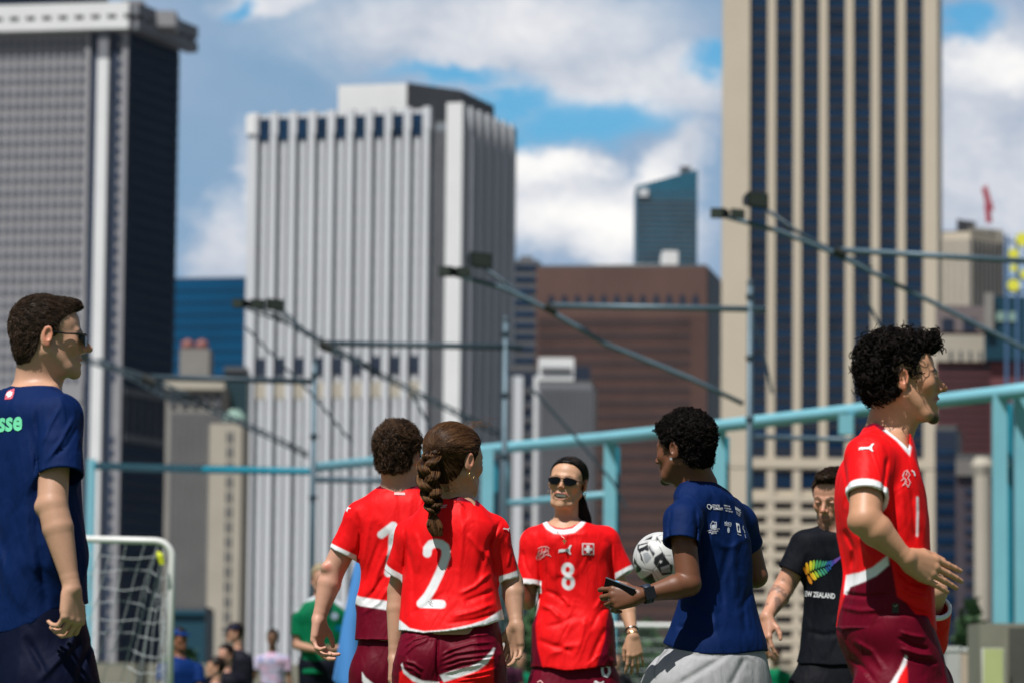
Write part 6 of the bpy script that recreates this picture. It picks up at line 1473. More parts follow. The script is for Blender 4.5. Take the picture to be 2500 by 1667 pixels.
    decal('back_print', k, tx('MÉXICO', (1768.5, 1279), (4.6, .7), (-.6, -9.5), .04)+stroke_polys([(1769, 1281), (1784, 1284)], .6)+[[(1778+3*math.cos(a), 1293+7*math.sin(a)) for a in np.linspace(0, 6.283, 14)[:-1]]], whitem2, sh)
    decal('back_print', k, [[[(1796, 1275), (1804, 1278), (1808, 1300), (1799.5, 1298)], [(1800.5, 1281), (1799.8, 1286), (1800.5, 1290), (1802.2, 1296), (1804.2, 1295), (1804.0, 1290), (1804.6, 1286), (1802.4, 1281)]]]+tx('YORKVILLE', (1800, 1304), (1.9, .7), (-.4, -4)), whitem, sh)
    decal('back_print', k, stroke_polys([(1814, 1283), (1813, 1289), (1816, 1294), (1818, 1300)], .8)+stroke_polys([(1818, 1304), (1820, 1312)], .6), whitem2, sh)
    st = [(1570, 1640, 1858, 0, .72), (1600, 1612, 1868, 0, .78), (1640, 1586, 1876, 0, .8), (1700, 1562, 1884, 0, .8)]
    s = shorts(f, st, 128, [P(1650, 1680, -.08), P(1800, 1680, .1)], [(kn[0][0], kn[0][1], .1), (kn[1][0], kn[1][1], .1)], .115, .095, .98, dep=.8)
    s.disp += [cloth_noise((6, 6, 4), .006, 21), creases([([(1632, 1580), (1612, 1600), (1598, 1625), (1594, 1645), (1600, 1656)], 4.5, .006), ([(1634, 1580), (1624, 1606), (1612, 1640), (1602, 1656)], 4, -.003), ([(1780, 1590), (1740, 1620), (1690, 1650), (1640, 1680)], 9, .008), ([(1820, 1600), (1800, 1640), (1780, 1680)], 8, .006), ([(1660, 1590), (1700, 1600), (1760, 1600)], 6, .006)])]
    def fs(V_, x, y, c): return colmix(c, cover(seg_d(x, y, [(1631, 1584), (1610, 1604), (1599, 1628), (1597, 1645), (1601, 1655)])-1.6, 2)*.6, (.10, .10, .105))
    cloth('sweatpants', s, ob, sweat_m, (.36, .36, .37), fs)
    tab = [(-.14, -.030), (-.11, -.050), (-.09, -.062), (-.060, -.066), (-.036, -.040), (-.026, .012), (-.006, .020), (.004, .002), (.022, -.002), (.034, .030), (.050, .036), (.066, .066), (.12, .078)]
    hg = hair_cap(hd, tab, .011, .014, .006, .009, 60, front=.010)
    up = lambda Pw: (lambda l: (l-np.array([-.01, 0, .0]))/np.linalg.norm(l-np.array([-.01, 0, 0]), axis=1)[:, None] @ hd.M.T)(hd.L(Pw))
    hv = lambda Pw: np.random.default_rng(2).normal(size=Pw.shape)
    hair_obj(ob, hd, hg, [dict(n=3400, length=.014, wid=.0010, dirf=hv, seg=7, jit_=.4, lift=.8, curl=.0036, curln=1.5, clump=2)], (.005, .004, .004), (.022, .017, .015), h=.0032, mt=hair_k)
    c = hd.W((-.004, .0865, -.036)); mb = MB(); mb.tube([c+(0, -.004, 0), c+(0, .001, 0)], [.0048, .0048], 8); mb.build('stud_earring', mat('stud', (.8, .8, .8), .1, .9), ob)
    ax = unit(W_-E); w8 = E+(W_-E)*.86; a = unit(np.cross(ax, (0, 1, 0))); b = np.cross(ax, a); mb = MB()
    n = 26; V0 = []
    for (q, rr) in ((-.013, .0275), (.013, .0262)):
        for x in np.linspace(0, 6.283, n, endpoint=False): V0.append(w8+ax*q+rr*(math.cos(x)*a*1.06+math.sin(x)*b))
    for (q, rr) in ((.013, .0295), (-.013, .031)):
        for x in np.linspace(0, 6.283, n, endpoint=False): V0.append(w8+ax*q+rr*(math.cos(x)*a*1.06+math.sin(x)*b))
    F0 = [(r_*n+i, r_*n+(i+1) % n, ((r_+1) % 4)*n+(i+1) % n, ((r_+1) % 4)*n+i) for r_ in range(4) for i in range(n)]
    wb = mesh_obj('watch', np.array(V0), np.array(F0), mat('watch_strap', (.012, .022, .045), .6), ob, True)
    c = w8+b*(-.030 if b[1] > 0 else .030)+a*.0; mb = MB(); yv = unit(c-w8); xv = ax; zv = np.cross(xv, yv); pts = [c+xv*sx*.018+yv*sy*.005+zv*sz*.020 for sx, sz, sy in ((-1, -1, -1), (1, -1, -1), (1, 1, -1), (-1, 1, -1), (-1, -1, 1), (1, -1, 1), (1, 1, 1), (-1, 1, 1))]; mb.quadbox(pts); mb.build('watch_case', blackm, wb)
    # phone held in the left hand
    c = P(1504, 1443, -.245); L = unit((-.80, .38, .32)); Hh = unit(np.array((-.10, .36, -.9))); Hh = unit(Hh-(Hh@L)*L); N_ = np.cross(L, Hh)
    ph = thing('phone', tuple(c), 'black phone in the hand of the young man with the ball', 'phone')
    def slab(a, b_, t0, t1, l0, l1): return [c+L*x+Hh*y+N_*z for (x, y, z) in ((l0, a, t0), (l1, a, t0), (l1, b_, t0), (l0, b_, t0), (l0, a, t1), (l1, a, t1), (l1, b_, t1), (l0, b_, t1))]
    mb = MB(); mb.quadbox(slab(-.032, .032, -.0035, .0035, -.066, .045)); mb.build('back_shell', mat('phone_black', (.004, .004, .005), .5, spec=.2), ph)
    mb = MB(); mb.quadbox(slab(-.0345, -.0325, -.0038, .0038, -.067, .046)); mb.build('side_rail', mat('phone_rail', (.25, .27, .30), .3, .7), ph)
    mb = MB(); mb.quadbox(slab(-.0358, -.0347, -.0026, .0026, -.005, .010)); mb.build('side_button', mat('phone_button', (.12, .45, .75), .3), ph)
    # football under the far arm
    D = 13.0; c = at(1612, 1364.5, D); r = .0965; bm = bmesh.new(); bmesh.ops.create_icosphere(bm, subdivisions=6, radius=1.0)
    n_ = np.array([v.co for v in bm.verts]); F_ = np.array([[v.index for v in f_.verts] for f_ in bm.faces]); bm.free(); n_ /= np.linalg.norm(n_, axis=1)[:, None]
    ph_ = (1+5**.5)/2; ico = np.array([(0, s1, s2*ph_) for s1 in (1, -1) for s2 in (1, -1)]+[(s1, s2*ph_, 0) for s1 in (1, -1) for s2 in (1, -1)]+[(s2*ph_, 0, s1) for s1 in (1, -1) for s2 in (1, -1)]); ico /= np.linalg.norm(ico, axis=1)[:, None]
    Rb = np.array(Matrix.Rotation(.5, 3, 'X') @ Matrix.Rotation(.9, 3, 'Z')); ico = ico @ Rb.T
    dots = n_@ico.T; sd = np.sort(dots, 1); seam = np.clip(1-(sd[:, -1]-sd[:, -2])/.020, 0, 1)
    V_ = c+n_*r*(1-.010*seam[:, None]); x, y = pp(V_); col = np.tile(np.array((.58, .58, .57)), (len(V_), 1)); fr_ = V_[:, 1] < c[1]
    B_ = lambda z: [(1480+p[0]*.1594, 1270+p[1]*.1594) for p in z]
    dark = [[(480, 370), (640, 330), (640, 350), (505, 385), (500, 430), (590, 390), (635, 360), (655, 440), (640, 470), (590, 450), (530, 490), (560, 590), (600, 690), (570, 640), (530, 600), (520, 520), (475, 440)],
            [(655, 380), (690, 420), (745, 500), (720, 560), (690, 500), (650, 420)], [(740, 560), (830, 500), (860, 470), (900, 530), (910, 560), (980, 660), (1020, 680), (1010, 800), (990, 820), (860, 840), (800, 750), (760, 700), (725, 650)],
            [(430, 560), (470, 650), (545, 740), (520, 780), (480, 800), (440, 820), (410, 740), (420, 640)], [(500, 900), (580, 880), (700, 800), (740, 900), (780, 970), (700, 1000), (600, 990)], [(570, 305), (700, 235), (710, 245), (690, 285), (590, 300)], [(600, 280), (690, 225), (720, 210), (640, 250)],
            [(765, 250), (780, 240), (840, 340), (825, 350), (790, 290), (770, 350)], [(840, 300), (940, 280), (945, 320), (860, 325)], [(860, 220), (930, 225), (940, 270), (910, 260)]]
    grey = [[(560, 500), (640, 480), (700, 570), (620, 660), (590, 640)], [(830, 720), (970, 670), (990, 790), (850, 800)], [(650, 360), (680, 380), (730, 480), (700, 470)]]
    rest = np.clip((vnoise(n_*4.2)+.05-.0)/.02, 0, 1)*(~fr_)*(seam < .1); col = colmix(col, rest, (.012, .012, .014))
    for q in dark: col = colmix(col, cover(poly_in(x, y, B_(q)), .8)*fr_, (.012, .013, .015))
    for q in grey: col = colmix(col, cover(poly_in(x, y, B_(q)), .8)*fr_, (.30, .31, .33))
    star = []
    for i in range(12): a_ = i*math.pi/6; rr = 38 if i % 2 == 0 else 15; star.append((832+rr*math.sin(a_), 627-rr*math.cos(a_)))
    col = colmix(col, cover(poly_in(x, y, B_(star)), .6)*fr_, (.62, .62, .62)); s2 = [(540+(28 if i % 2 == 0 else 11)*math.sin(i*math.pi/4), 495-(28 if i % 2 == 0 else 11)*math.cos(i*math.pi/4)) for i in range(8)]
    col = colmix(col, cover(poly_in(x, y, B_(s2)), .6)*fr_, (.62, .62, .62)); col = colmix(col, cover(poly_in(x, y, B_([(425, 665), (462, 680), (460, 750), (435, 770), (420, 710)])), .6)*fr_, (.5, .5, .5))
    col = colmix(col, seam*.75, (.10, .10, .10))
    bo = mesh_obj('football', V_, F_, attr_mat('ball_leather', .38, 0, 0, .5, (60, .15)), None, True, col.astype(np.float32), origin=c); tag(bo, 'white football with black patches and a star held under the arm', 'ball')
person_ball()
# ================================================================== 6. MAN IN BLACK T-SHIRT WITH THE RAINBOW FERN
def person_fern():
    f = Fig(15.3); P = f.P; skin = (.50, .25, .16)
    hd = Head(f, 2033, 1217, 0, -118, pitch=-14, roll=-2, k=.99, nose=1.1)
    S, E, W_ = P(1968, 1335, .03), P(1912, 1436, .02), P(1872, 1504, -.12)      # his right arm
    S2, E2, W2 = P(2110, 1335, .06), P(2150, 1450, .1), P(2140, 1560, .0)
    tor = [(1278, 2008, 2078), (1300, 1972, 2116), (1340, 1958, 2132), (1400, 1962, 2128), (1460, 1965, 2122), (1520, 1962, 2122), (1580, 1956, 2126, 0, .7), (1625, 1946, 2134, 0, .74)]
    g = Grp(); g.add(hd.prim(), .01); g.add(cone(hd.W((-.030, 0, -.045)), P(2042, 1296, .04), .056, .062), .03); g.add(cone(hd.W((.010, 0, -.075)), P(2042, 1300, -.01), .042, .048), .03)
    g.add(f.loft(sc_st(tor, .84), -115, 2.2, .60), .03)
    arm(g, S, E, W_, .050, .044, .027); hand(g, W_, (-.12, -.25, -1), (.6, -.7, 0), 1.0, curl=(18, 22, 16))
    arm(g, S2, E2, W2, .050, .044, .027); hand(g, W2, (0, -.1, -1), (-.7, -.7, 0), 1.0, mirror=True)
    hips = [P(1990, 1670), P(2095, 1670)]; b0 = hips[0]*[1, 1, 0]; b1 = hips[1]*[1, 1, 0]
    legs(g, f, hips, [b0+(-.02, -.10, .48), b1+(.02, .03, .47)], [b0+(-.04, -.12, .08), b1+(.03, .2, .1)], toe=(-.05, -.12))
    def paint(V_, c):   # tattooed right forearm
        ax = unit(W_-E); q = (V_-E)@ax; r_ = np.linalg.norm(V_-E-q[:, None]*ax, axis=1); m = (r_ < .075)*np.clip((q+.03)/.02, 0, 1)*np.clip((.17-q)/.02, 0, 1)
        pat = np.clip((vnoise(V_*np.array([38, 38, 22])+3)+.02)/.06, 0, 1)*np.clip((.30-np.abs(vnoise(V_*90)))/.1, 0, 1); return colmix(c, m*pat*.62, (.085, .07, .065))
    ob, V_, Q = make_person(f, hd, g, P(2040, 1670)*[1, 1, 0], 'bearded man with a tattooed forearm in a black t-shirt with rainbow fern print', skin, dict(hair=(.030, .018, .012), stubble=.78, flush=.35, lip=(.36, .13, .11)), paint=paint)
    t = Grp(); t.add(f.loft(tor, -115, 2.4, .62), .001); t.add(cone(P(2030, 1318, .03), P(1972, 1332, .03), .064, .064), .03); t.add(cone(P(2050, 1318, .03), P(2108, 1334, .05), .064, .064), .03)
    SE = P(1934, 1398, .02); sleeve(t, S, SE, .066, .066, .035); sleeve(t, S2, P(2140, 1400, .08), .066, .066, .035)
    t = necked(t, f, [(2004, 1280), (2014, 1290), (2030, 1299), (2048, 1302), (2066, 1296), (2080, 1284)]); t = hemmed(t, f, [(1900, 1612), (1950, 1617), (2030, 1624), (2150, 1620)])
    t.disp += [cloth_noise((7, 7, 3), .0055, 31), creases([([(1968, 1350), (1966, 1400), (1968, 1440)], 5, .006), ([(1990, 1420), (1985, 1500), (1975, 1580)], 7, .006), ([(2040, 1500), (2030, 1560), (2010, 1610)], 8, -.006), ([(1970, 1540), (2010, 1550), (2050, 1545)], 7, .006)])]
    BLK = (.0035, .0045, .008)
    def fn(V_, x, y, c): return colmix(c, np.exp(-((y-np.interp(x, [2004, 2014, 2030, 2048, 2066], [1286, 1296, 1306, 1308, 1302]))/1.3)**2)*.5, (.0015, .0015, .002))
    sh, V_, Q = cloth('t_shirt', t, ob, tee_m, BLK, fn); k = bvh('fern', V_, Q)
    def rb(n_, c_): return mat('print_'+n_, c_, .7)
    cols = [rb('orange', (.72, .26, .01)), rb('amber', (.80, .42, .01)), rb('yellow', (.72, .62, .02)), rb('lime', (.34, .52, .03)), rb('green', (.07, .36, .13)), rb('sea_green', (.04, .30, .20)), rb('blue', (.015, .10, .32)), rb('indigo', (.05, .05, .33)), rb('violet', (.16, .06, .36))]
    Z = lambda p: (1850+p[0]*.2422, 1120+p[1]*.2422)
    # spine from the lower left to the upper right, leaflets above and below
    def leaf(a, b, w_):
        (x0, y0), (x1, y1) = a, b; l = math.hypot(x1-x0, y1-y0); nx, ny = -(y1-y0)/l, (x1-x0)/l; o = []
        for t_, s_ in ((0, .25), (.25, .8), (.6, 1.0), (.88, .75), (1.0, .15)): o.append((x0+(x1-x0)*t_+nx*w_*s_, y0+(y1-y0)*t_+ny*w_*s_))
        for t_, s_ in ((1.0, .15), (.88, .75), (.6, 1.0), (.25, .8), (0, .25)): o.append((x0+(x1-x0)*t_-nx*w_*s_, y0+(y1-y0)*t_-ny*w_*s_))
        return [Z(q) for q in o]
    top = [((500, 1165), (462, 1085), 15, 0), ((515, 1150), (490, 1040), 16, 1), ((535, 1128), (535, 1022), 15, 2), ((560, 1118), (568, 1015), 14, 3), ((588, 1108), (602, 1014), 13, 4), ((614, 1098), (636, 1016), 12, 4), ((640, 1090), (666, 1022), 11, 5), ((664, 1082), (694, 1024), 10, 5), ((690, 1075), (718, 1022), 9, 6), ((712, 1068), (742, 1018), 8, 6)]
    bot = [((505, 1170), (545, 1258), 17, 0), ((528, 1145), (582, 1218), 16, 1), ((550, 1138), (592, 1212), 12, 2), ((575, 1125), (616, 1192), 13, 3), ((605, 1112), (646, 1180), 12, 4), ((632, 1102), (676, 1168), 11, 5), ((660, 1095), (700, 1150), 10, 5), ((685, 1085), (718, 1130), 9, 6), ((708, 1076), (738, 1110), 9, 6)]
    for a, b, w_, ci in top+bot: decal('fern_leaflet', k, [leaf(a, b, w_)], cols[ci], sh, fine=4)
    for i, tt in enumerate(np.linspace(0, 1, 9)):
        cx, cy = 735+tt*125, 1062-tt*95; w_ = 30*(1-tt*.75); decal('fern_leaflet', k, [[Z(q) for q in ((cx-7, cy-w_*.9), (cx+9, cy-w_), (cx+13, cy+w_*.55), (cx-2, cy+w_))]], cols[6 if i < 1 else 7 if i < 3 else 8], sh, fine=4)
    decal('shirt_lettering', k, text_polys('NEW ZEALAND', (1955.5, 1453), (11.6, 1.0), (-.2, -17.5), .028, space=1.02), whitem, sh, fine=5)
    st = [(1600, 1954, 2124, 0, .66), (1640, 1948, 2132, 0, .70), (1720, 1944, 2138, 0, .74)]
    s = shorts(f, st, -115, [P(1990, 1690), P(2095, 1690)], [b0+(-.02, -.10, .46), b1+(.02, .03, .45)], .12, .12, .95); s.disp += [cloth_noise((6, 6, 4), .005, 33)]; cloth('shorts', s, ob, tee_m, (.004, .0045, .007))
    tab = [(-.14, -.070), (-.060, -.066), (-.036, -.040), (-.026, .012), (-.006, .020), (.004, -.010), (.022, .000), (.034, .035), (.050, .058), (.066, .078), (.082, .086), (.12, .09)]
    hg = hair_cap(hd, tab, .006, .010, .002, .002, parts=[(ell((.050, 0, .105), (.045, .046, .018)), .02)])
    def dirf(Pw): l = hd.L(Pw); return np.stack([.4+l[:, 2]*6, l[:, 1]*4, -np.clip(.5-l[:, 2]*6, -.3, 1)], 1) @ hd.M.T
    hair_obj(ob, hd, hg, [dict(comb=1, n=3000, length=.024, wid=.0011, dirf=dirf, seg=4, jit_=.3, lift=.006, clump=2)], (.022, .013, .009), (.085, .05, .032))
person_fern()

# ================================================================== 7. CURLY-HAIRED PLAYER WITH OUTSTRETCHED ARM, RIGHT
def person_curly():
    f = Fig(10.3); P = f.P; skin = (.52, .265, .155)
    hd = Head(f, 2206, 926, 0, 2, pitch=3, k=.975, jaw=.014, smile=.9, nose=1.15)
    S, E, W_ = P(2120, 1118, -.15), P(2112, 1268, -.24), P(2212, 1362, -.22)
    S2, E2, W2 = P(2140, 1112, .17), P(2130, 1280, .24), P(2180, 1420, .22)
    tor = [(1060, 2128, 2212), (1085, 2092, 2224), (1130, 2058, 2234), (1200, 2044, 2246), (1280, 2050, 2256), (1340, 2060, 2262), (1400, 2066, 2268), (1450, 2058, 2272, 0, .70), (1500, 2050, 2276, 0, .76), (1550, 2044, 2280, 0, .80)]
    g = Grp(); g.add(hd.prim(), .01); g.add(cone(hd.W((-.030, 0, -.045)), P(2160, 1056, .03), .052, .058), .03); g.add(cone(hd.W((.008, 0, -.072)), P(2184, 1082, .01), .042, .046), .03)
    g.add(f.loft(sc_st(tor, .82), 14, 2.2, .60), .03)
    arm(g, S, E, W_, .048, .045, .026); g.add(ball(P(2092, 1276, -.235), .020), .02)
    hand(g, W_, (.80, .50, -.34), (.20, .22, .95), 1.06, fing=[(0, 3, 2), (2, 4, 2), (1, 4, 2), (-2, 3, 2)], spread=.25, thumbdir=((.036, .018, -.006), (.034, .004, .002), (.028, -.002, .006)), thick=.92)
    arm(g, S2, E2, W2, .048, .042, .026); hand(g, W2, (.2, .1, -1), (.9, -.2, 0), 1.0, mirror=True)
    hips = [P(2188, 1650, -.06), P(2205, 1650, .06)]; b0 = hips[0]*[1, 1, 0]; b1 = hips[1]*[1, 1, 0]
    kn = [b0+(.10, -.02, .50), b1+(.02, .02, .48)]; legs(g, f, hips, kn, [b0+(.02, -.02, .08), b1+(-.15, .03, .1)], toe=(.13, 0), r=(.072, .055, .036))
    ob, V_, Q = make_person(f, hd, g, P(2160, 1640)*[1, 1, 0], 'laughing man with curly black hair in a red jersey, arm held out, at the right', skin, dict(hair=(.008, .006, .005), jaw=.014, smile=.9, flush=.4, goatee=.92, browr=1.5, lip=(.42, .13, .11)), group='players in red jerseys and maroon shorts')
    t = Grp(); t.add(f.loft(tor, 14, 2.4, .62), .001); t.add(cone(P(2150, 1092, .0), P(2124, 1118, -.12), .062, .066), .05); t.add(cone(P(2160, 1090, .0), P(2140, 1112, .15), .062, .066), .05)
    SE = P(2115, 1214, -.215); sleeve(t, P(2122, 1122, -.15), SE, .064, .059, .035); SE2 = P(2178, 1212, .24); sleeve(t, S2, SE2, .064, .060, .035)
    t = necked(t, f, [(2118, 1036), (2124, 1030), (2134, 1027), (2150, 1038), (2168, 1052), (2190, 1070), (2208, 1086), (2220, 1100)])
    hem = [(1980, 1532), (2048, 1535), (2130, 1537), (2200, 1536), (2274, 1540), (2320, 1540)]; t = hemmed(t, f, hem)
    t.disp += [cloth_noise((7, 7, 3), .0055, 41), creases([([(2166, 1112), (2160, 1165), (2154, 1215)], 5, .006), ([(2062, 1140), (2070, 1190), (2064, 1240)], 5, .004), ([(2200, 1180), (2205, 1250), (2215, 1320)], 8, -.005), ([(2180, 1200), (2186, 1290), (2196, 1340)], 7, .006), ([(2225, 1190), (2230, 1260), (2236, 1330)], 6, .005),
        ([(2190, 1390), (2220, 1420), (2262, 1430)], 6, .008), ([(2192, 1430), (2225, 1450), (2265, 1460)], 5, -.008), ([(2200, 1470), (2235, 1490), (2270, 1500)], 5, .008), ([(2210, 1500), (2240, 1520), (2272, 1532)], 4, -.006), ([(2055, 1448), (2110, 1455), (2180, 1450)], 5, .007), ([(2050, 1480), (2100, 1490), (2160, 1486)], 6, -.006), ([(2060, 1290), (2085, 1340), (2080, 1390)], 7, .006), ([(2090, 1300), (2120, 1350), (2150, 1375)], 7, -.005)])]
    def fn(V_, x, y, c):
        nr = V_[:, 1] < f.Y+.02
        ny = lambda q: np.interp(q, [2118, 2134, 2150, 2168, 2190, 2208, 2220], [1034, 1029, 1040, 1054, 1072, 1088, 1102])
        c = colmix(c, cover(y-ny(x)-9-.0*x)*(x < 2163)*(x > 2100)*(y < 1080), MAR); c = colmix(c, cover(poly_in(x, y, [(2157, 1050), (2170, 1044), (2200, 1066), (2226, 1090), (2221, 1112), (2214, 1104), (2190, 1076)])), WHT)
        c = colmix(c, cover(poly_in(x, y, [(2066, 1440), (2030, 1560), (2262, 1560), (2246, 1512), (2214, 1472), (2190, 1455), (2184, 1420), (2176, 1374), (2169, 1362), (2140, 1392), (2110, 1408), (2067, 1420)]))*nr, MAR)
        c = colmix(c, cover(poly_in(x, y, [(2066, 1403), (2100, 1396), (2130, 1384), (2168, 1354), (2170, 1378), (2140, 1404), (2108, 1420), (2076, 1432), (2068, 1450), (2060, 1448)]))*nr, WHT)
        one = [(2240, 1214), (2241, 1250), (2239, 1306)]; c = colmix(c, cover(seg_d(x, y, one)-2.8), WHT)
        for e_, a_ in ((SE, unit(SE-P(2122, 1122, -.15))), (SE2, unit(SE2-S2))):
            q = (V_-e_)@a_; r_ = np.linalg.norm(V_-e_-q[:, None]*a_, axis=1); c = colmix(c, np.clip((q+.022)/.003+.5, 0, 1)*(r_ < .066)*(q < .03), WHT)
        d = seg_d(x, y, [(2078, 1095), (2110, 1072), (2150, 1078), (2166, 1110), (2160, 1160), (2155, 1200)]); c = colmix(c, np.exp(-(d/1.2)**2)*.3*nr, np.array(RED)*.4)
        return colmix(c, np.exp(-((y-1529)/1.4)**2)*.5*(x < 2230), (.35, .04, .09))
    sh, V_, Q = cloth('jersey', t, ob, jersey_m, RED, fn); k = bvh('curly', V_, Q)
    decal('shoulder_mark', k, cat_mark(2096, 1082, 38, 20, .0), whitem, sh)
    ln = []
    for pts in ([(2203, 1160), (2208, 1150), (2215, 1147), (2212, 1160)], [(2200, 1172), (2208, 1166), (2213, 1176)], [(2204, 1184), (2210, 1178), (2217, 1188)], [(2216, 1150), (2221, 1158), (2216, 1166), (2222, 1176), (2218, 1186)], [(2208, 1150), (2204, 1164), (2212, 1170), (2207, 1182)]): ln += stroke_polys(pts, 1.2)
    decal('crest', k, ln, pinkm, sh); decal('chest_mark', k, stroke_polys([(2226, 1148), (2231, 1152), (2233, 1160)], 1.6), whitem, sh)
    st = [(1500, 2060, 2266, 0, .62), (1540, 2050, 2276, 0, .68), (1600, 2066, 2296, 0, .74), (1660, 2088, 2310, 0, .78), (1720, 2100, 2320, 0, .78)]
    s = shorts(f, st, 14, [P(2178, 1690, -.08), P(2230, 1690, .08)], [(kn[0][0], kn[0][1], .45), (kn[1][0], kn[1][1], .45)], .112, .118, .95)
    s.disp += [cloth_noise((7, 7, 5), .0035, 44), creases([([(2190, 1555), (2230, 1575), (2270, 1585)], 4.5, .008), ([(2195, 1580), (2240, 1595), (2280, 1600)], 4.5, -.008), ([(2200, 1600), (2240, 1612), (2290, 1618)], 4, .007), ([(2080, 1560), (2130, 1590), (2160, 1640)], 6, -.006), ([(2070, 1600), (2110, 1630), (2140, 1667)], 6, .006), ([(2195, 1540), (2225, 1550), (2262, 1556)], 4, -.006)])]
    def fs(V_, x, y, c):
        c = colmix(c, cover(poly_in(x, y, [(2212, 1600), (2216, 1640), (2216, 1720), (2140, 1720), (2176, 1667)])), RED)
        return colmix(c, cover(poly_in(x, y, [(2211, 1598), (2215, 1602), (2212, 1622), (2196, 1650), (2180, 1690), (2150, 1700), (2174, 1667), (2196, 1632)])), WHT)
    so_, V_, Q = cloth('shorts', s, ob, jersey_m, MAR, fs); 
    decal('care_label', k, [[(2178, 1471), (2194, 1472), (2194, 1496), (2178, 1495)]], mat('label_black', (.012, .014, .010), .6), sh); decal('care_label_mark', k, stroke_polys([(2182, 1477), (2186, 1480), (2190, 1475)], .9), mat('label_gold', (.28, .30, .16), .6), sh, off=.0024)
    # curly hair, long on top, faded sides
    tab = [(-.16, -.070), (-.10, -.066), (-.075, -.060), (-.045, -.058), (-.034, -.030), (-.024, .014), (-.006, .020), (.006, .008), (.026, .014), (.036, .046), (.050, .066), (.066, .076), (.080, .070), (.14, .066)]
    hg = hair_cap(hd, tab, .008, .010, .008, .012, 34, ear=.038, parts=[(ball((.086, .006, .090), .017), .015), (ell((.066, 0, .092), (.036, .056, .030)), .02), (ell((-.030, 0, .085), (.085, .074, .040)), .02), (ell((-.085, 0, .0), (.036, .058, .050)), .02)])
    rn = np.random.default_rng(8); out_ = lambda Pw: rn.normal(size=Pw.shape)*.8+((lambda l: (l-np.array([-.01, 0, .01]))/np.linalg.norm(l-np.array([-.01, 0, .01]), axis=1)[:, None])(hd.L(Pw)) @ hd.M.T)
    V0, Q0 = polygonize(hg, .003); top_ = None
    ex = []; hc1, hc2 = np.array((.005, .0042, .004)), np.array((.036, .028, .025))
    for (x0, y0, R0, a0, sp) in ((2218, 812, .0095, 1.6, 1), (2152, 818, .010, 1.9, 1), (2160, 816, .007, 1.2, -1), (2270, 826, .012, 1.3, -1), (2276, 832, .008, 1.0, -1), (2240, 812, .008, 1.4, 1), (2088, 880, .010, 2.8, 1), (2098, 860, .009, 2.5, 1), (2092, 920, .009, 3.2, 1), (2130, 830, .008, 2.0, 1), (2295, 850, .008, .6, -1), (2086, 892, .013, 3.0, -1)):
        for j in range(5):     # stray ringlets standing off the outline
            p0 = P(x0, y0, rn.normal()*.01); mb = MB(); n_ = 18; q = []
            for i in range(n_):
                t_ = i/(n_-1); th = a0+sp*t_*5.2+j*.10; rr = R0*(1+j*.05)*(1.25-.5*t_); q.append(p0+np.array([math.cos(a0)*.014*t_*1.2+rr*(math.cos(th)-math.cos(a0)), .004*math.sin(t_*6+j), math.sin(a0)*.026*t_*1.2+rr*(math.sin(th)-math.sin(a0))])+(0, 0, .0))
            mb.tube(q, .00055, 3, False); v = np.array(mb.v); ex.append((v, np.array(mb.f), np.tile(hc2*.8, (len(v), 1))))
    hair_obj(ob, hd, hg, [dict(maskf=lambda V_: (hd.L(V_)[:, 0] < .028) | (hd.L(V_)[:, 2] > .082), n=1000, length=.034, wid=.0008, dirf=out_, seg=13, jit_=.35, lift=.5, curl=.0082, curln=1.5, clump=8), dict(maskf=lambda V_: (hd.L(V_)[:, 0] < .02) | (hd.L(V_)[:, 2] > .10), n=200, length=.044, wid=.0009, dirf=out_, seg=14, jit_=.35, lift=.9, curl=.0080, curln=1.4, clump=4)], hc1, hc2*.8, extra=ex, mt=hair_k)
    teeth(hd, ob, -.0655, -.0725, .020, .0905)
    ch = [P(2128, 1022, .05), P(2136, 1030, -.02), P(2146, 1044, -.062), P(2160, 1056, -.075), P(2178, 1066, -.068), P(2196, 1080, -.045), P(2208, 1088, .0)]
    mb = MB(); mb.tube(ch, .0018, 6); mb.build('neck_chain', silverm, ob, True)
person_curly()

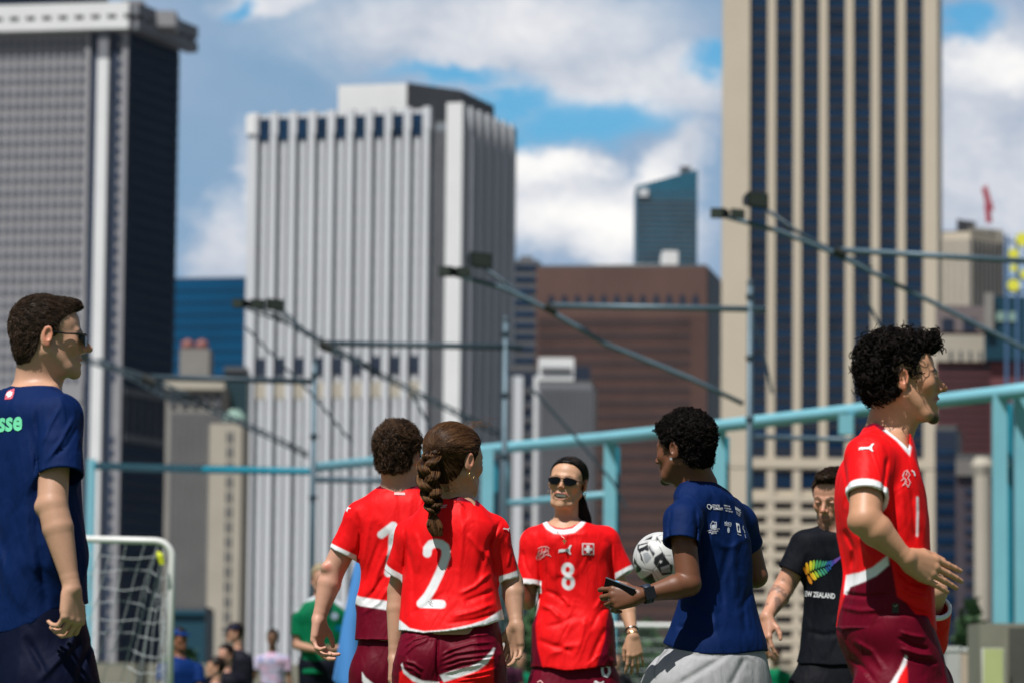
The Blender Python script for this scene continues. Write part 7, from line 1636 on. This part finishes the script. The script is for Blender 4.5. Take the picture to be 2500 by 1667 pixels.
# ---- 8. player mostly hidden behind him: red sleeve and bent elbow show at his hip
def person_hidden():
    f = Fig(11.6); P = f.P; skin = (.55, .30, .19)
    S = P(2262, 1470, -.02); E = P(2284, 1452, -.20); W_ = P(2210, 1395, -.06)
    g = Grp(); hd = Head(f, 2175, 1330, .12, -150, pitch=-30, k=.96)
    g.add(hd.prim(), .01); tor = [(1375, 2150, 2230), (1400, 2130, 2258), (1460, 2120, 2286), (1530, 2125, 2290), (1600, 2130, 2286), (1640, 2130, 2282)]
    g.add(cone(hd.W((-.03, 0, -.05)), P(2185, 1395, .05), .05, .055), .03); g.add(f.loft(sc_st(tor, .82), -110, 2.2, .6), .03)
    E = P(2282, 1442, -.17); W_ = P(2252, 1360, -.10); arm(g, P(2262, 1500, -.03), E, W_, .044, .040, .026); hand(g, W_, (-.5, -.2, .8), (0, -1, 0), .95)
    E2 = P(2130, 1500, .1); arm(g, P(2140, 1420, .06), E2, P(2150, 1580, .02)); hand(g, P(2150, 1580, .02), (0, 0, -1), (.5, -.8, 0), .95, mirror=True)
    b = P(2205, 1640)*[1, 1, 0]; legs(g, f, [P(2170, 1650), P(2240, 1650)], [b+(-.08, -.05, .46), b+(.08, -.05, .46)], [b+(-.08, .02, .08), b+(.10, .05, .08)], .95, toe=(0, -.12))
    ob, V_, Q = make_person(f, hd, g, b, 'player in red hidden behind the curly-haired man, only bent elbow and red sleeve showing', skin, dict(hair=(.03, .02, .015)), h=.004, group='players in red jerseys and maroon shorts')
    t = Grp(); t.add(f.loft(tor, -110, 2.4, .64), .001); SE = P(2284, 1476, -.135); sleeve(t, P(2262, 1560, -.02), SE, .070, .050, .04); sleeve(t, P(2142, 1425, .06), P(2132, 1480, .09), .06, .06, .04)
    t = hemmed(t, f, [(2000, 1632), (2270, 1630), (2300, 1626), (2400, 1620)]); t.disp += [cloth_noise((7, 7, 3), .0055, 51)]
    def fn(V_, x, y, c):
        q = (V_-SE)@unit(SE-P(2262, 1560, -.02)); r_ = np.linalg.norm(V_-SE, axis=1); c = colmix(c, np.clip((q+.012)/.003+.5, 0, 1)*(r_ < .09), WHT)
        return colmix(c, cover(-(y-np.interp(x, [2280, 2305], [1585, 1598]))), WHT)
    cloth('jersey', t, ob, jersey_m, RED, fn, h=.004)
    s = shorts(f, [(1610, 2132, 2280, 0, .6), (1680, 2126, 2290, 0, .7)], -110, [P(2170, 1680), P(2240, 1680)], [b+(-.08, -.05, .46), b+(.08, -.05, .46)], .115, .115, .95); cloth('shorts', s, ob, jersey_m, MAR, h=.005)
    hg = hair_cap(hd, [(-.14, -.07), (-.05, -.06), (-.026, .012), (.02, .0), (.03, .04), (.06, .068), (.12, .085)], .008, .008); Vh, Qh = polygonize(hg, .005); mesh_obj('hair', Vh, Qh, hair_m, ob, True, np.tile(np.array((.02, .013, .01)), (len(Vh), 1)).astype(np.float32))
person_hidden()

# ================================================================== PEOPLE FAR BEHIND
def far_person(D, px, head_y, sc, label, top, bottom, skin=(.45, .24, .16), hair=(.015, .01, .008), yaw=-90, cap=None, pose='stand', arms=None, sleeves=None, tor=None, paint=None):
    f = Fig(D); s = f.s; k = sc; Q0 = lambda dx, dz, dy=0.0: f.P(px+dx*s*k, head_y+dz*s*k, dy)      # metres right / down of the head centre
    hd = Head(f, px, head_y, 0, yaw, k=k); h = .009; g = Grp(); g.add(hd.prim(), .01); tor = tor or [(.20, .06, 0), (.245, .15, 0), (.30, .19, 0), (.42, .185, 0), (.55, .165, 0), (.68, .165, 0)]
    st = [(head_y+z*s*k, px+(cx-w_)*s*k, px+(cx+w_)*s*k) for z, w_, cx in tor]; g.add(cone(hd.W((-.03, 0, -.05)), Q0(tor[1][2], .24), .055*k, .06*k), .03); g.add(f.loft(sc_st(st, .84), yaw, 2.2, .6), .03)
    arms = arms or [((-.19, .31, 0), (-.24, .56, .0), (-.24, .78, -.08)), ((.19, .31, 0), (.24, .56, .0), (.24, .78, -.08))]
    for A_, B_, C_ in arms:
        a, b, c = Q0(A_[0], A_[1], A_[2]), Q0(B_[0], B_[1], B_[2]), Q0(C_[0], C_[1], C_[2]); arm(g, a, b, c, .046*k, .038*k, .027*k); hand(g, c, c-b, (0, -1, .1), .95*k, mirror=A_[0] > 0)
    hp = Q0(tor[-1][2], .80); b = hp*[1, 1, 0]
    if pose == 'stand': kn = [b+(-.09, 0, hp[2]*.52), b+(.09, 0, hp[2]*.52)]; ft = [b+(-.10, .02, .08), b+(.10, .02, .08)]
    else: kn = [hp+(-.14, -.36, .02), hp+(.14, -.36, .02)]; ft = [hp*[1, 1, 0]+(-.15, -.42, .08), hp*[1, 1, 0]+(.15, -.42, .08)]
    hips = [hp+(-.09*k, 0, 0), hp+(.09*k, 0, 0)]; legs(g, f, hips, kn, ft, k)
    V_, Q = polygonize(g, h); col = np.tile(np.array(skin), (len(V_), 1)); col = paint_head(hd, V_, col, dict(skin=skin, hair=hair)); ob = mesh_obj('person', V_, Q, skin_m, None, True, col.astype(np.float32), origin=b); tag(ob, label, 'person')
    t = Grp(); t.add(f.loft(st, yaw, 2.4, .64), .001)
    for A_, B_, C_ in arms: a, b_ = Q0(*A_), Q0(*B_); sleeve(t, a, a+(b_-a)*.62, .066*k, .064*k, .04, .01)
    t.disp += [cloth_noise((6, 6, 3), .006, px)]; cloth('shirt', t, ob, tee_m, top, (lambda V__, x, y, c: paint(V__, x, y, c)) if paint else None, h=.010)
    s_ = Grp(); hz = f.P(px, head_y+.64*s*k)[2]
    for H_, K_ in zip(hips, kn): sleeve(s_, H_+np.array([0, 0, .08]), H_+(K_-H_)*.9, .115*k, .09*k, .05, .012)
    s_.add(ell(hp+(0, 0, .06), (.175*k, .13*k, .12*k)), .03); cloth('shorts', s_, ob, tee_m, bottom, h=.012)
    hg = hair_cap(hd, [(-.14, -.07), (-.05, -.06), (-.026, .012), (.02, .0), (.03, .04), (.06, .068), (.12, .085)], .010, .010, .005); Vh, Qh = polygonize(hg, .008); mesh_obj('hair', Vh, Qh, hair_m, ob, True, np.tile(np.array(hair), (len(Vh), 1)).astype(np.float32))
    if cap: 
        c_ = Grp(); c_.add(ell((-.010, 0, .045), (.106, .086, .084)), .001); c_.add(ell((.10, 0, .048), (.075, .062, .010)), .01); p = c_.prim(); w_ = Grp(); w_.add((lambda P_: np.maximum(p[0](hd.L(P_)), .038-hd.L(P_)[:, 2])*hd.k, hd.o-.25, hd.o+.25)); Vc, Qc = polygonize(w_, .008); mesh_obj('cap', Vc, Qc, tee_m, ob, True, np.tile(np.array(cap), (len(Vc), 1)).astype(np.float32))
    return ob
GRN = (.0, .135, .055)
def pg(V_, x, y, c):
    c = colmix(c, cover(poly_in(x, y, [(715, 1480), (735, 1452), (762, 1440), (775, 1448), (768, 1462), (742, 1468), (725, 1492)]), 3), (.62, .64, .70)); c = colmix(c, cover(poly_in(x, y, [(812, 1452), (835, 1465), (850, 1490), (838, 1486), (818, 1470)]), 3), (.62, .64, .70))
    c = colmix(c, cover(np.hypot(x-817, y-1503)-9, 2), (.35, .42, .55)); c = colmix(c, cover(poly_in(x, y, [(800, 1465), (816, 1465), (808, 1500), (800, 1500)]), 2), (.005, .008, .02)); return colmix(c, cover(np.hypot(x-828, y-1533)-9, 3), (.0, .15, .30))
far_person(31, 784, 1412, 1.0, 'man in green and white jersey looking down, behind the arm of player 1', GRN, (.004, .006, .012), hair=(.30, .24, .15), yaw=-80, arms=[((-.185, .34, 0), (-.20, .56, -.02), (-.02, .60, -.24)), ((.20, .34, 0), (.215, .58, -.02), (.06, .60, -.24))], tor=[(.15, .07, 0), (.19, .14, .01), (.26, .20, .01), (.42, .20, .01), (.60, .175, .01), (.80, .185, .01)], paint=pg)
def pv(V_, x, y, c): m = vnoise(V_*13); c = colmix(c, np.clip((m-.05)/.1, 0, 1)*.55, (.58, .30, .42)); return colmix(c, np.clip((-m-.18)/.08, 0, 1)*.7, (.10, .14, .35))
far_person(52, 665, 1556, 1.0, 'man in lilac patterned shirt standing far behind, left of the green jersey', (.46, .42, .56), (.01, .012, .02), skin=(.16, .08, .045), paint=pv, arms=[((-.19, .31, 0), (-.26, .54, .0), (-.36, .68, -.08)), ((.19, .31, 0), (.24, .56, .0), (.24, .78, -.08))])
far_person(46, 572, 1544, 1.0, 'person in dark shirt and navy cap standing among the seated people far behind', (.012, .012, .02), (.004, .005, .01), cap=(.01, .012, .035), yaw=-160, arms=[((-.12, .33, -.1), (-.16, .52, -.1), (-.26, .62, -.1)), ((.12, .33, .1), (.16, .56, .1), (.10, .7, 0))], tor=[(.20, .06, .02), (.245, .12, .04), (.30, .15, .06), (.42, .16, .08), (.55, .16, .08), (.68, .16, .07)])
far_person(44, 551, 1597, 1.0, 'dark-haired person in black seated far behind, in front of the navy cap wearer', (.006, .006, .012), (.006, .02, .08), skin=(.52, .27, .19), yaw=-130, pose='sit')
far_person(42, 526, 1628, .95, 'dark-haired person in royal blue seated lowest in the group far behind', (.005, .03, .16), (.005, .02, .10), skin=(.48, .26, .17), yaw=-170, pose='sit')
far_person(38, 436, 1560, 1.0, 'person in royal blue top and blue cap bending just right of the near goal post', (.002, .022, .12), (.003, .010, .05), cap=(.003, .03, .15), skin=(.22, .09, .05), yaw=-40, tor=[(.18, .06, .0), (.23, .14, .03), (.30, .18, .05), (.42, .18, .08), (.55, .17, .10), (.68, .17, .12)], arms=[((-.17, .31, 0), (-.18, .52, -.1), (-.06, .66, -.15)), ((.20, .31, 0), (.22, .54, -.1), (.10, .68, -.15))])
far_person(50, 1234, 1588, .95, 'grey-haired person seated far behind the raised hand of the braided woman', (.05, .012, .03), (.01, .01, .015), hair=(.30, .29, .28), yaw=-60, pose='sit')
far_person(52, 1272, 1606, .95, 'person in green top seated far behind, left of the number 8 player', (.0, .16, .08), (.01, .01, .012), yaw=-90, pose='sit')
far_person(56, 1892, 1597, 1.0, 'dark-haired person in green jersey far behind the man in grey sweatpants', (.0, .14, .06), (.01, .012, .015), skin=(.20, .11, .07), yaw=-120, arms=[((-.17, .33, 0), (-.2, .56, 0), (-.1, .66, -.1)), ((.19, .33, 0), (.22, .56, 0), (.2, .75, 0))])
far_person(58, 1506, 1612, .95, 'dark-clothed person seated far behind the lowered hand of the number 8 player', (.02, .018, .022), (.01, .01, .012), hair=(.06, .05, .045), yaw=-100, pose='sit')
